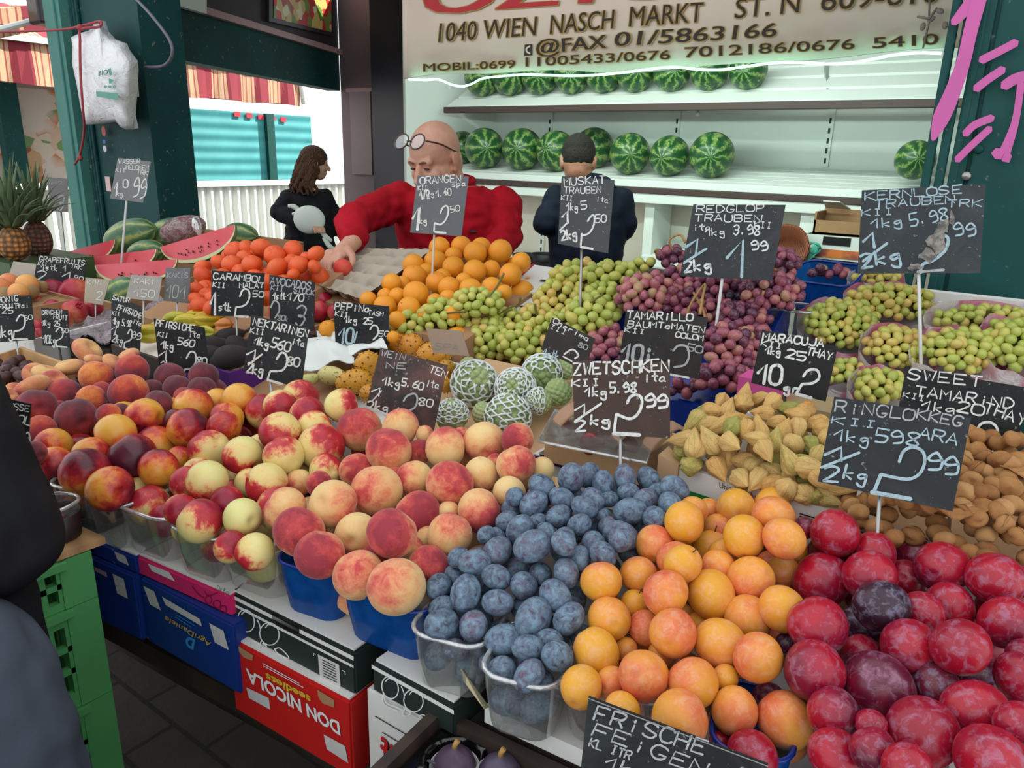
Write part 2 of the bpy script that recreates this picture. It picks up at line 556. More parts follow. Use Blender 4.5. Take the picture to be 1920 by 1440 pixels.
bw2 = bw + [(a, b + 0.012, c) for a, b, c in bw]
edge = list(range(nx + 1))
bf2 = bf + [tuple(nb + i for i in reversed(q)) for q in bf] + [(nb + i, nb + i + 1, i + 1, i) for i in range(nx)] + [(3 * (nx + 1) + i, 3 * (nx + 1) + i + 1, nb + 3 * (nx + 1) + i + 1, nb + 3 * (nx + 1) + i) for i in range(nx)]
part('cloth', (bw2, bf2), MT_BANNER, bn, True)
pb = np.array([-1.5, YB, 2.0])
MT_INK = plain('#2a2620', 0.6); MT_GOLD = plain('#b08a35', 0.5); MT_RED = plain('#c2202b', 0.5)
def btext(s, p0, p1, h, off, shear=0.0, halo=0.02, mat=None, space=1.0):
    w = off * abs(h[1]) * 1.3
    def lay(sh, lift):
        return [print_text(s, (p0[0] + dx, p0[1] + dy), (p1[0] + dx, p1[1] + dy), h, pb, NF, lift + 0.00008 * k, 0.0, shear, space) for k, (dx, dy) in enumerate(sh)]
    hw = 1.1 + 0.01 * abs(h[1])
    part('lettering_outline', join(*lay([(-w - hw, hw), (w + hw, hw), (w + hw, -hw * 0.6), (-w - hw, -hw * 0.6)], 0.0072)), MT_GOLD, bn)
    part('lettering', join(*lay([(-w, 0), (0, 0), (w, 0)], 0.0082)), mat or MT_INK, bn)
btext('1040 WIEN', (824, 79), (1009, 66), (0, -35), 0.0, 0.12)
btext('NASCH', (1033, 64), (1154, 53), (0, -35), 0.0, 0.12)
btext('MARKT', (1181, 50), (1321, 41), (0, -37), 0.0, 0.12)
btext('ST. N', (1379, 35), (1503, 23), (0, -37), 0.0, 0.12)
btext('609-610', (1541, 21), (1762, 4), (0, -40), 0.0, 0.12)
btext('@FAX', (1008, 101), (1138, 90), (0, -25), 0.03)
btext('01/5863166', (1155, 87), (1457, 69), (0, -26), 0.02, 0.1)
btext('MOBIL:0699', (796, 134), (968, 127), (0, -14), 0.012, 0, 0.015)
btext('11005433/0676', (988, 125), (1258, 111), (0, -17), 0.012, 0, 0.015)
btext('7012186/0676', (1286, 108), (1603, 92), (0, -19), 0.012, 0, 0.015)
btext('5410', (1638, 91), (1760, 83), (0, -20), 0.012, 0, 0.015)
btext('OZTURK', (800, 28), (1500, -24), (0, -62), 0.06, 0.1, 0.03, MT_RED)
ph = to_plane(([(986, 84), (1000, 83), (1000, 104), (985, 105)], [(0, 1, 2, 3)]), pb, NF, 0.008)
part('telephone_mark', ph, MT_INK, bn)
part('telephone_mark', to_plane(ribbon2(smoothpath([(996, 87), (990, 91), (990, 97), (996, 101)], 3), 3), pb, NF, 0.0095), MT_BANNER, bn)
ML = M('led_light'); ML.done('#d8fff0', 0.4); ML.put(ML.b.inputs['Emission Color'], '#9dffe2'); ML.b.inputs['Emission Strength'].default_value = 3.5
ledpx = [(766, 149), (800, 150), (822, 149), (845, 158), (866, 162), (885, 157), (905, 147), (940, 143), (975, 140), (1010, 140), (1060, 142), (1110, 141), (1170, 136), (1215, 130), (1260, 126), (1300, 129), (1345, 131), (1390, 126), (1450, 118), (1500, 117), (1555, 120), (1610, 116), (1670, 104), (1720, 99), (1765, 100)]
LP = [at(x, y, y=YB - 0.02) for x, y in ledpx]
o = part('light_string', tube(LP, 0.0042, 8, 4), ML.m, None, True)
tag(o, 'glowing pale green light string along the lower edge of the banner', 'light string')
la = bpy.data.lights.new('shelf_fill_light', 'AREA'); la.shape = 'RECTANGLE'; la.size = 3.0; la.size_y = 0.12; la.energy = 26; la.color = (0.83, 1.0, 0.92)  # added fill light to brighten the shelves, no such lamp in view
lo = link('shelf_fill_light', la, None, (-1.9, 3.2, 2.72)); lo.rotation_euler = Vector((0, 0.75, -0.85)).to_track_quat('-Z', 'Y').to_euler()
lb = bpy.data.lights.new('light_string_glow', 'AREA'); lb.shape = 'RECTANGLE'; lb.size = 2.3; lb.size_y = 0.03; lb.energy = 11; lb.color = (0.72, 1.0, 0.9)
lbo = link('light_string_glow', lb, None, (-1.5, YB + 0.03, 1.985)); lbo.rotation_euler = Vector((0, 1.0, -0.1)).to_track_quat('-Z', 'Z').to_euler()
tb = tag(part('fill_light_housing', join(box(-3.4, -0.4, 3.17, 3.23, 2.735, 2.78)), MT_WHITE), 'added white housing for the shelf fill light, out of view behind the banner', 'lamp', None)
tw = part('twig', join(tube([(-0.475, YB - 0.03, 2.13), (-0.465, YB - 0.035, 2.06), (-0.47, YB - 0.03, 1.99)], 0.003, 6), tube([(-0.50, YB - 0.03, 2.08), (-0.465, YB - 0.04, 2.07), (-0.45, YB - 0.03, 2.1)], 0.004, 6), *[ell((-0.48 + 0.02 * k, YB - 0.035, 2.05 + 0.02 * (k % 3)), (0.008, 0.004, 0.012), (0, k, 0)) for k in range(4)]), plain('#8d8378'), None, True)
tag(tw, 'dry grey twig hanging at the right end of the banner', 'twig')

# ------------------------------------------------------------------ white produce shelves
sh = thing('produce_shelf', 'white slatted produce shelving with brown edges behind the sellers', 'shelf unit', (-2.0, 4.2, 0))
XS0, XS1 = -3.63, 0.6
part('back_panel', box(XS0, XS1, 4.78, 4.82, 0, 2.9), MT_WHITE, sh)
part('side_panel', hexa([(-3.93, 4.12, 0), (-3.63, 4.78, 0), (-3.67, 4.8, 0), (-3.97, 4.14, 0)], [(-3.93, 4.12, 2.9), (-3.63, 4.78, 2.9), (-3.67, 4.8, 2.9), (-3.97, 4.14, 2.9)]), MT_WHITE, sh)
part('lower_panel', box(-3.93, XS1, 4.52, 4.56, 0, 1.5), MT_CREAM, sh)
def slat(x0, x1, y0, z0, y1, z1, th=0.018):
    return hexa([(x0, y0, z0), (x1, y0, z0), (x1, y1, z1), (x0, y1, z1)], [(x0, y0, z0 + th), (x1, y0, z0 + th), (x1, y1, z1 + th), (x0, y1, z1 + th)])
for k in range(4):
    a, b = k / 4, (k + 0.78) / 4
    part('reflected_slat', slat(XS0 - 0.02, XS1, 4.24 + 0.5 * a, 1.935 + 0.28 * a, 4.24 + 0.5 * b, 1.935 + 0.28 * b), MT_WHITE, sh)  # solid slats added in place of a tilted mirror's reflection
for k in range(6):
    a, b = k / 6, (k + 0.86) / 6
    part('lower_slat', slat(XS0 - 0.2 + 0.15 * a, XS1, 4.2 + 0.55 * a, 1.495 + 0.10 * a, 4.2 + 0.55 * b, 1.495 + 0.10 * b), MT_WHITE, sh)
part('upper_edge', bbox(XS0 - 0.02, XS1, 4.2, 4.24, 1.905, 1.945, 0.004), MT_SHELFBROWN, sh)
part('lower_edge', bbox(-3.9, XS1, 4.17, 4.2, 1.48, 1.52, 0.004), MT_WHITE, sh)
part('lower_edge', bbox(-3.9, XS1, 4.172, 4.2, 1.445, 1.479, 0.004), MT_SHELFBROWN, sh)
part('lower_edge', bbox(-3.9, XS1, 4.18, 4.4, 1.39, 1.444, 0.004), MT_WHITE, sh)
def upright(px, z0, z1, yy):
    x = at(px, 300, y=yy)[0]
    part('slotted_upright', box(x - 0.02, x + 0.02, yy - 0.012, yy, z0, z1), MT_WHITE, sh)
    nsl = int((z1 - z0) / 0.055)
    part('slot_row', join(*[box(x - 0.006, x + 0.006, yy - 0.0135, yy - 0.0119, z0 + 0.02 + 0.055 * k, z0 + 0.05 + 0.055 * k) for k in range(nsl)]), MT_BLACK, sh)
for px in (836, 1030, 1265, 1548): upright(px, 1.62, 1.95, 4.78)
for px in (1022, 1248): upright(px, 0.75, 1.39, 4.52)
for px, y0, y1 in ((1308, 140, 215), (1553, 120, 200)):  # joints between the panels of the tilted mirror
    a = at(px, y1, y=4.235); b = at(px - 4, y0, y=4.6)
    part('mirror_joint', tube([a, b], 0.012, 6), MT_STEEL, sh)
xp = at(1520, 400, y=4.25)[0]
part('cabinet_post', box(xp - 0.04, xp + 0.04, 4.22, 4.5, 0, 1.39), MT_WHITE, sh)
xq = at(1222, 430, y=4.3)[0]
part('cabinet_post', box(xq - 0.03, xq + 0.03, 4.25, 4.5, 0, 1.39), MT_WHITE, sh)
for k in range(4):
    part('bottom_slat', slat(xq - 0.02, xp - 0.05, 4.1 + 0.12 * k, 1.02 + 0.035 * k, 4.19 + 0.12 * k, 1.045 + 0.035 * k), MT_WHITE, sh)
part('bottom_edge', bbox(xq - 0.05, xp, 4.06, 4.09, 0.975, 1.03, 0.003), MT_SHELFBROWN, sh)
part('bottom_panel', box(-3.9, XS1, 4.1, 4.5, 0.0, 0.97), MT_CREAM, sh)

# things on the lower right of the shelves
pc = at(1570, 470, y=4.0)
cb = thing('carton', 'white carton with printed orange fruit band on the low shelf behind the grapes', 'carton', (pc[0], 4.0, 1.06))
w, z0, z1 = 0.17, at(1570, 492, y=3.98)[2], at(1570, 443, y=3.98)[2]
part('carton_body', join(box(pc[0] - w, pc[0] + w, 3.98, 3.99, z0, z1), box(pc[0] - w, pc[0] + w, 4.2, 4.21, z0, z1), box(pc[0] - w, pc[0] - w + 0.01, 3.98, 4.21, z0, z1), box(pc[0] + w - 0.01, pc[0] + w, 3.98, 4.21, z0, z1), box(pc[0] - w, pc[0] + w, 3.98, 4.21, z0, z0 + 0.01)), MT_WHITE, cb)
part('hand_hole', box(pc[0] - 0.07, pc[0] + 0.06, 3.977, 3.98, z1 - 0.045, z1 - 0.005), MT_BLACK, cb)
mfp = M('fruit_print'); v = mfp.coord(); vo = mfp.n('TexVoronoi', 1, Vector=v, Scale=28)
part('printed_band', box(pc[0] - 0.13, pc[0] + 0.14, 3.976, 3.98, z0 + 0.02, z0 + 0.06), mfp.done(mfp.mix(mfp.ramp(mfp.noise(v, 9), [(0.4, 0.0), (0.62, 1.0)]), '#d9742e', '#6b2f3f'), 0.6), cb)
cf = thing('carton', 'open brown cardboard box stacked on top of the white carton', 'carton', (pc[0] + 0.04, 4.05, z1))
MT_CARD = plain('#a9825f', 0.8, 0.2, 0.15, 8.0, name='cardboard')
MT_CARD2 = plain('#c9a47c', 0.8, 0.2, 0.12, 8.0, name='pale_cardboard')
part('carton_body', join(box(pc[0] - 0.13, pc[0] + 0.2, 4.0, 4.01, z1, z1 + 0.07), box(pc[0] - 0.13, pc[0] + 0.2, 4.17, 4.18, z1, z1 + 0.12), box(pc[0] - 0.13, pc[0] - 0.12, 4.0, 4.18, z1, z1 + 0.11), box(pc[0] - 0.13, pc[0] + 0.2, 4.0, 4.18, z1 + 0.001, z1 + 0.012)), MT_CARD, cf)
part('flap', hexa([(pc[0] - 0.12, 4.15, z1 + 0.12), (pc[0], 4.15, z1 + 0.12), (pc[0] - 0.02, 4.0, z1 + 0.16), (pc[0] - 0.1, 4.0, z1 + 0.16)], [(pc[0] - 0.12, 4.15, z1 + 0.125), (pc[0], 4.15, z1 + 0.125), (pc[0] - 0.02, 4.0, z1 + 0.165), (pc[0] - 0.1, 4.0, z1 + 0.165)]), MT_WHITE, cf)
pk = at(1480, 470, y=3.95)
part_b = part('basket', moved(join(lathe([(0.05, 0), (0.06, 0.0), (0.12, 0.07), (0.125, 0.075), (0.115, 0.07), (0.05, 0.01)], 24, False), moved(tube([(0.03 * math.cos(a), 0, 0.03 * math.sin(a)) for a in np.linspace(0, 6.28, 16)], 0.006, 6), (0.11, 0, 0.1))), pk + np.array([0.02, 0, -0.06]), rx=0.5), plain('#4fb7a0', 0.4), None, True)
tag(part_b, 'turquoise plastic basket standing behind the red grapes', 'basket')
mw = M('wicker'); v = mw.coord(); wv = mw.n('TexWave', 1, Vector=v, Scale=40, Distortion=2.0); mw.bump(wv, 0.6, 0.01)
o = part('basket', moved(lathe([(0.02, 0), (0.1, 0.0), (0.12, 0.05), (0.125, 0.1), (0.11, 0.1), (0.09, 0.02), (0.02, 0.012)], 24), pk + np.array([0.0, -0.03, -0.02]), rx=1.1), mw.done('#8a4a30', 0.6), None, True)
tag(o, 'brown wicker basket tilted inside the turquoise one', 'basket')
for q, nm in ((985, 'round black tub on the low ledge beside the oranges'), (1020, 'small black tub on the low ledge left of the second seller')):
    p = at(q, 500, y=3.9)
    o = part('tub', moved(lathe([(0.07, 0), (0.085, 0.09), (0.08, 0.09), (0.066, 0.01)], 20), p - np.array([0, 0, 0.01])), MT_BLACK, None, True)
    tag(o, nm, 'tub')
struct('trim_4', box(-3.9, -1.0, 3.75, 4.1, 0.0, at(985, 500, y=3.9)[2] - 0.012), MT_CREAM)

# framed fruit picture and pale panel on the left fascia
def quad_on(pxs, p, nrm, th):
    a = [onplane(x, y, p, nrm) for x, y in pxs]
    return hexa([tuple(q) for q in a], [tuple(q + nrm * th) for q in a])
fp = thing('picture', 'framed picture of tomatoes and vegetables on the brown fascia', 'picture', onplane(555, 40, SW_P, SW_N))
part('picture_frame', quad_on([(497, -60), (620, -30), (620, 68), (497, 40)], SW_P, SW_N, 0.03), MT_DARK, fp)
mp = M('vegetable_picture'); v = mp.coord()
vo = mp.n('TexVoronoi', 1, Vector=v, Scale=14); sc_ = mp.n('SeparateColor', 0, Color=vo)
part('picture_print', quad_on([(505, -50), (614, -22), (614, 60), (505, 34)], SW_P, SW_N, 0.034), mp.done(mp.ramp(sc_, [(0.0, '#d9b56a'), (0.3, '#c73028'), (0.55, '#e8d9b5'), (0.7, '#b4382c'), (0.85, '#6f8a3c')], 'CONSTANT'), 0.35), fp)
tag(part('panel', quad_on([(262, -90), (376, -60), (376, 26), (262, -6)], SW_P + SW_N * 0.06, SW_N, 0.04), MT_WHITE), 'pale blank panel at the upper end of the brown fascia', 'panel')
cab = part('cable', tube([at(252, -5, y=2.05), at(285, 30, y=2.03), at(318, 75, y=2.03), at(322, 105, y=2.03), at(305, 124, y=2.05), at(272, 126, y=2.09)], 0.007, 8, 4), plain('#6a6670', 0.4), None, True)
tag(cab, 'grey cable looping off the top of the left green post', 'cable')

# stickers and wooden bits on the left post
for k, (x, y, w, h, c, nm) in enumerate(((195, 246, 7, 9, '#b8564a', 'orange sticker'), (196, 266, 5, 4, '#3f6cb0', 'small blue sticker'), (197, 279, 6, 6, '#c9ccd0', 'round white sticker'), (203, 345, 8, 13, '#d9b9b4', 'pale torn sticker'))):
    p = at(x, y, y=2.08)
    s_ = 4.1 / FPX
    o = part('sticker', moved(lathe([(1, 0), (1, 1), (0.9, 1.2)], 14), p, rx=math.pi / 2, sc=(w * s_, h * s_, 0.002)) if k != 3 else box(p[0] - w * s_, p[0] + w * s_, 2.078, 2.081, p[2] - h * s_, p[2] + h * s_), plain(c), None)
    tag(o, nm + ' on the left green post ' + ('below the hanging bag', 'under the orange one', 'under the blue one', 'beside the grey melon sign')[k], 'sticker')
o = part('hook', tube([at(247, 153, y=2.08), at(257, 154, y=2.06), at(259, 180, y=2.06), at(247, 181, y=2.08)], 0.005, 6), MT_WHITE, None, True)
tag(o, 'white wire hook on the left green post beside the bag', 'hook')

# bundle of white carrier bags and the red cord
out = [(176, 40), (186, 38), (192, 58), (205, 72), (226, 80), (232, 94), (246, 112), (248, 130), (246, 165), (244, 200), (243, 215), (248, 240), (236, 243), (226, 238), (217, 228), (190, 232), (160, 233), (155, 222), (150, 195), (144, 160), (135, 118), (136, 88), (133, 70), (150, 62), (165, 58), (174, 52)]
cen = np.array([192.0, 150.0])
bagV, bagF, nO = [], [], len(out)
for lay, (sc, dy) in enumerate(((1.0, 0.0), (0.93, -0.035), (0.72, -0.06), (0.4, -0.075), (0.12, -0.08))):
    for i, p in enumerate(out):
        q = cen + (np.array(p, float) - cen) * sc
        nz_ = mnoise.noise(Vector((q[0] * 0.045, q[1] * 0.045, 0.3))) * 0.022 + mnoise.noise(Vector((q[0] * 0.11, q[1] * 0.09, 2.3))) * 0.01
        bagV.append(tuple(at(q[0], q[1], y=2.0 + dy + nz_ * (1 - 0.2 * lay))))
bk = len(bagV)
bagV += [tuple(np.array(v) + np.array([0, 0.03, 0])) for v in bagV[:nO]]
for lay in range(4):
    bagF += [(lay * nO + i, lay * nO + (i + 1) % nO, (lay + 1) * nO + (i + 1) % nO, (lay + 1) * nO + i) for i in range(nO)]
bagF.append(tuple(4 * nO + i for i in range(nO)))
bagF += [(bk + i, bk + (i + 1) % nO, (i + 1) % nO, i) for i in range(nO)] + [tuple(bk + i for i in reversed(range(nO)))]
MBg = M('carrier_bag'); v = MBg.coord(); MBg.bump(MBg.noise(v, 14, 4, 0.6, 1.0), 0.5, 0.03)
MT_BAG = MBg.done('#e4e4e4', 0.4)
bg = thing('carrier_bag', 'bundle of white carrier bags with green print hanging on the left post', 'carrier bag', at(192, 240, y=2.0))
part('bag_bundle', (bagV, bagF), MT_BAG, bg, True)
pbag = at(200, 150, y=1.905)
MT_GP = plain('#1d6a50')
part('bag_print', print_text('BIO', (185, 142), (203, 139), (0, -9), pbag, NF, 0.001, 0.02), MT_GP, bg)
part('bag_print', join(to_plane(([(203, 130), (208, 127), (211, 140), (206, 143)], [(0, 1, 2, 3)]), pbag, NF, 0.001), to_plane(([(204, 147), (214, 150), (209, 155), (214, 156), (205, 157)], [(0, 1, 2, 3, 4)]), pbag, NF, 0.001), *[to_plane(ribbon2([(197 + 8 * k, 163), (200 + 8 * k, 162)], 5), pbag, NF, 0.001) for k in range(3)], to_plane(([(180, 171), (222, 175), (222, 188), (181, 181)], [(0, 1, 2, 3)]), pbag, NF, 0.0005)), plain('#5d9a86'), bg)
cd = part('cord', join(tube([at(-10, 60, y=1.95), at(60, 58, y=1.96), at(120, 55, y=1.97), at(160, 47, y=1.97), at(188, 40, y=1.97), at(186, 50, y=1.96), at(152, 55, y=1.95), at(150, 75, y=1.93), at(151, 140, y=1.91), at(156, 210, y=1.92), at(158, 245, y=1.95), at(150, 290, y=1.97), at(140, 308, y=1.98)], 0.006, 7, 5), ell(at(150, 52, y=1.95), (0.016, 0.014, 0.016)), ell(at(150, 296, y=1.97), (0.016, 0.012, 0.014))), plain('#a24048', 0.7), None, True)
tag(cd, 'red knotted cord tied round the carrier bags and trailing down', 'cord')
# ------------------------------------------------------------------ the sunlit alley behind the left openings
XA, XV, XW = -7.5, -7.5, -9.0
MT_TURQ = M('turquoise_boards'); v = MT_TURQ.coord(); wv = MT_TURQ.n('TexWave', 1, Vector=v, bands_direction='Z', Scale=2.2, Distortion=0.2)
MT_TURQ.bump(wv, 0.5, 0.02)
MT_TURQ = MT_TURQ.done(MT_TURQ.mix(MT_TURQ.ramp(MT_TURQ.noise(v, 3), [(0.3, 0.0), (0.8, 1.0)]), '#4ba6a8', '#3a9297'), 0.6)
struct('wall_alley', box(XW - 0.1, XW, 4.4, 7.5, 0, 2.08), MT_TURQ)
struct('wall_alley_far', box(-9.8, -6.0, 9.2, 9.3, 0, 3.2), MT_WHITE)
pw = at(512, 300, x=XW + 0.06)
struct('column_6', box(XW, XW + 0.06, pw[1] - 0.06, pw[1] + 0.06, 0, 2.08), MT_TEAL2)
struct('trim_5', box(XW, XW + 0.02, 4.45, 4.55, 0.9, 2.1), MT_TEAL2)
o = part('barrier_tape', join(*[hexa([(XW + 0.012, y0, z) for y0, z in ((a, za), (b, zb), (b, zb + 0.06), (a, za + 0.06))], [(XW + 0.02, y0, z) for y0, z in ((a, za), (b, zb), (b, zb + 0.06), (a, za + 0.06))])
     for k in range(0, 10, 2) for a, b, za, zb in [(6.25 + 0.09 * k, 6.34 + 0.09 * k, 2.02 - 0.004 * k, 2.016 - 0.004 * k)]]), plain('#d93a48'), None)
tag(o, 'red dashed tape along the turquoise wall across the alley', 'tape')
MS = M('striped_awning'); v = MS.coord(); sp = MS.n('SeparateXYZ', 1, Vector=v)
fr = MS.math('FRACT', MS.math('MULTIPLY', sp, 2.9))
MT_AWN = MS.done(MS.ramp(fr, [(0.0, '#8a2434'), (0.40, '#c09a78'), (0.46, '#9c4a44'), (0.50, '#c09a78'), (0.60, '#a86454'), (0.64, '#c8a684'), (0.78, '#9c4a44'), (0.82, '#c09a78'), (0.9, '#8a2434')], 'CONSTANT'), 0.7)
aw = thing('awning', 'red and cream striped awning with valance on the stall across the alley', 'awning', (XV, 4.5, 2.1))
def wavy(y0, y1, z0, z1):
    n = 40; V = []
    for k in range(n + 1):
        y = y0 + (y1 - y0) * k / n; dx = 0.025 * math.sin(y * 16)
        for x, z in ((XV + dx, z0 + 0.01 * math.sin(y * 9)), (XV - 0.0, z1), (XV - 0.015, z1), (XV + dx - 0.012, z0)):
            V.append((x, y, z))
    Fc = [(4 * k + j, 4 * k + 4 + j, 4 * k + 4 + (j + 1) % 4, 4 * k + (j + 1) % 4) for k in range(n) for j in range(4)]
    return V, Fc + [(3, 2, 1, 0), tuple(4 * n + j for j in range(4))]
part('valance', wavy(2.4, 6.12, 2.12, 2.46), MT_AWN, aw)
part('awning_roof', hexa([(XV - 0.03, 2.4, 2.46), (XV - 0.03, 6.12, 2.46), (XW, 6.3, 3.0), (XW, 2.2, 3.0)], [(XV - 0.03, 2.4, 2.49), (XV - 0.03, 6.12, 2.49), (XW, 6.3, 3.03), (XW, 2.2, 3.03)]), MT_AWN, aw)
part('front_rail', box(XV - 0.03, XV + 0.04, 2.35, 6.15, 2.455, 2.505), MT_WHITE, aw)
part('awning_arm', tube([(XV + 0.02, 6.1, 2.46), (XV + 0.02, 6.14, 2.2), (XV, 6.16, 2.15)], 0.03, 8), MT_WHITE, aw)
part('awning_arm', tube([(XV - 0.05, 3.2, 2.5), (XW + 0.1, 2.6, 2.85)], 0.03, 8), MT_WHITE, aw)
# a second, higher awning end with its dark folding joint at the upper left
aw2 = thing('awning', 'raised awning with orange red stripes and dark folding joint at the upper left', 'awning', at(50, 30, x=-6.6))
q = [at(-60, 20, x=-6.6), at(66, 10, x=-6.6), at(105, 50, x=-6.6), at(-60, 85, x=-6.6)]
part('awning_roof', hexa([tuple(p) for p in q], [tuple(p + np.array([-0.4, 0, 0.03])) for p in q]), MT_AWN, aw2)
part('awning_arm', tube([at(-20, 60, x=-6.5), at(96, 30, x=-6.5)], 0.022, 8), MT_WHITE, aw2)
part('folding_joint', join(moved(bbox(-0.09, 0.09, -0.09, 0.09, -0.12, 0.1, 0.02), at(84, 15, x=-6.4)), moved(bbox(-0.04, 0.04, -0.05, 0.05, -0.1, 0.1, 0.02), at(100, 34, x=-6.4))), MT_DARK, aw2)
# corrugated white fence
FV, FF = [], []
ny = 230
for k in range(ny + 1):
    y = 2.2 + (8.4 - 2.2) * k / ny
    x = XA + (0.025 if (k // 2) % 2 else -0.02)
    FV += [(x, y, 0.0), (x, y, 1.235), (x - 0.02, y, 1.235), (x - 0.02, y, 0.0)]
FF = [(4 * k + j, 4 * k + 4 + j, 4 * k + 4 + (j + 1) % 4, 4 * k + (j + 1) % 4) for k in range(ny) for j in range(4)] + [(3, 2, 1, 0), tuple(4 * ny + j for j in range(4))]
fe = thing('fence', 'low white corrugated metal fence across the sunlit alley', 'fence', (XA, 5.0, 0))
part('corrugated_sheet', (FV, FF), MT_WHITE, fe)
part('top_rail', box(XA - 0.05, XA + 0.05, 2.2, 8.4, 1.235, 1.29), MT_WHITE, fe)
struct('column_7', box(XW + 0.5, XW + 0.62, at(28, 250, x=XW + 0.62)[1] - 0.10, at(28, 250, x=XW + 0.62)[1] + 0.08, 0, 2.4), MT_TEAL2)
mpo = M('food_poster'); v = mpo.coord(); vo = mpo.n('TexVoronoi', 1, Vector=v, Scale=9); sc_ = mpo.n('SeparateColor', 0, Color=vo)
mkc = mpo.ramp(sc_, [(0.0, '#e3b27c'), (0.25, '#d98a55'), (0.45, '#f0d9c0'), (0.7, '#b5523c'), (0.8, '#e9c7a5'), (0.93, '#7aa05a')], 'CONSTANT')
MT_POST = mpo.done(mpo.mix(mpo.ramp(mpo.noise(v, 2.0, 2), [(0.42, 0.0), (0.5, 1.0)]), mkc, '#f0dfd0'), 0.4)
for a, b, nm in ((44, 134, 'tall poster printed with fruit and nuts right of the green alley post'), (-40, 14, 'peach coloured food poster cut off at the left edge behind the pineapples')):
    y0, y1 = at(a, 250, x=XW + 0.4)[1], at(b, 250, x=XW + 0.4)[1]
    tag(part('poster', box(XW + 0.36, XW + 0.4, y0, y1, 0.9, 2.15), MT_POST), nm, 'poster')
struct('wall_alley_left', box(XW - 0.1, XW + 0.35, 1.0, 4.4, 0, 3.0), MT_CREAM)

# ------------------------------------------------------------------ people
def skinmat(name, c1, c2):
    m = M(name); v = m.coord()
    c = m.mix(m.ramp(m.noise(v, 18, 4), [(0.35, 0.0), (0.75, 1.0)]), c1, c2)
    m.bump(m.noise(v, 220, 3), 0.12, 0.002)
    m.b.inputs['Subsurface Weight'].default_value = 0.0
    return m.done(c, 0.5, 0.35)
MT_SKIN = skinmat('skin_fair', '#d0a088', '#bd866d')
MT_SKIN2 = skinmat('skin_tan', '#a8765e', '#96624c')
def cloth(name, c, var=0.15, rough=0.85):
    m = M(name); v = m.coord()
    m.bump(m.noise(v, 350, 2), 0.15, 0.002)
    cc = m.mix(m.ramp(m.noise(v, 9, 4), [(0.35, 0.0), (0.75, 1.0)]), c, m.mix(var, c, '#000000'))
    return m.done(cc, rough, 0.12)

def frame(fwd, pitch=0.0, roll=0.0):
    """head axes: -Y local looks along fwd (ground direction), pitch > 0 looks down"""
    yaw = math.atan2(fwd[0], -fwd[1])
    return Euler((0, 0, yaw)).to_matrix() @ Euler((pitch, 0, 0)).to_matrix() @ Euler((0, roll, 0)).to_matrix()

def head_geo(c, Rm, face=True, sc=1.0):
    c = Vector([float(x) for x in c])
    def pt(x, y, z): return tuple(c + Rm @ (Vector((x, y, z)) * sc))
    def el(p, r, rot=(0, 0, 0)):
        g = sphere(20, 14); m = Euler(rot).to_matrix()
        return [tuple(c + Rm @ ((Vector(p) + m @ Vector((v[0] * r[0], v[1] * r[1], v[2] * r[2]))) * sc)) for v in g[0]], g[1]
    g = [el((0, 0.012, 0.032), (0.077, 0.097, 0.088)), el((0, -0.012, -0.035), (0.066, 0.078, 0.085)), el((0, -0.035, -0.085), (0.045, 0.05, 0.04)), el((0, 0.03, -0.02), (0.07, 0.07, 0.08))]
    if face:
        g += [capsule(pt(-0.04, -0.072, 0.022), pt(0.04, -0.072, 0.022), 0.014 * sc, 0.014 * sc), capsule(pt(0, -0.086, 0.005), pt(0, -0.108, -0.035), 0.010 * sc, 0.015 * sc), el((-0.014, -0.094, -0.037), (0.011, 0.012, 0.009)), el((0.014, -0.094, -0.037), (0.011, 0.012, 0.009)),
              el((-0.038, -0.062, -0.03), (0.024, 0.02, 0.026)), el((0.038, -0.062, -0.03), (0.024, 0.02, 0.026)), el((-0.031, -0.074, 0.004), (0.016, 0.011, 0.010)), el((0.031, -0.074, 0.004), (0.016, 0.011, 0.010)),
              capsule(pt(-0.02, -0.082, -0.063), pt(0.02, -0.082, -0.063), 0.008 * sc, 0.008 * sc), capsule(pt(-0.016, -0.08, -0.074), pt(0.016, -0.08, -0.074), 0.009 * sc, 0.009 * sc)]
    for s in (-1, 1):
        g += [el((s * 0.079, 0.012, -0.01), (0.008, 0.02, 0.032), (0.2, 0, s * 0.35)), el((s * 0.083, 0.022, 0.0), (0.006, 0.012, 0.026), (0.2, 0, s * 0.5)), el((s * 0.076, 0.004, -0.034), (0.008, 0.012, 0.012))]
    return g, pt, el

def hand_geo(wrist, palm, knuckles, tips, thumb, r=0.0085):
    """one palm, four separate jointed fingers and a thumb from the side of the palm"""
    g = [capsule(wrist, palm, 0.026, 0.03)]
    K = [np.array(k, float) for k in knuckles]
    for k in K: g.append(capsule(palm, k, 0.02, 0.0115))
    for i, t in enumerate(tips): g.append(chain([K[i]] + [np.array(q, float) for q in t], [r * 1.2, r * 1.05, r, r * 0.85][:len(t) + 1]))
    g.append(chain([np.array(q, float) for q in thumb], [r * 1.9, r * 1.3, r * 1.1, r * 0.9][:len(thumb)]))
    return g

def D(px, py, d): return at(px, py, d=d)
V3 = lambda *a: np.array(a, float)

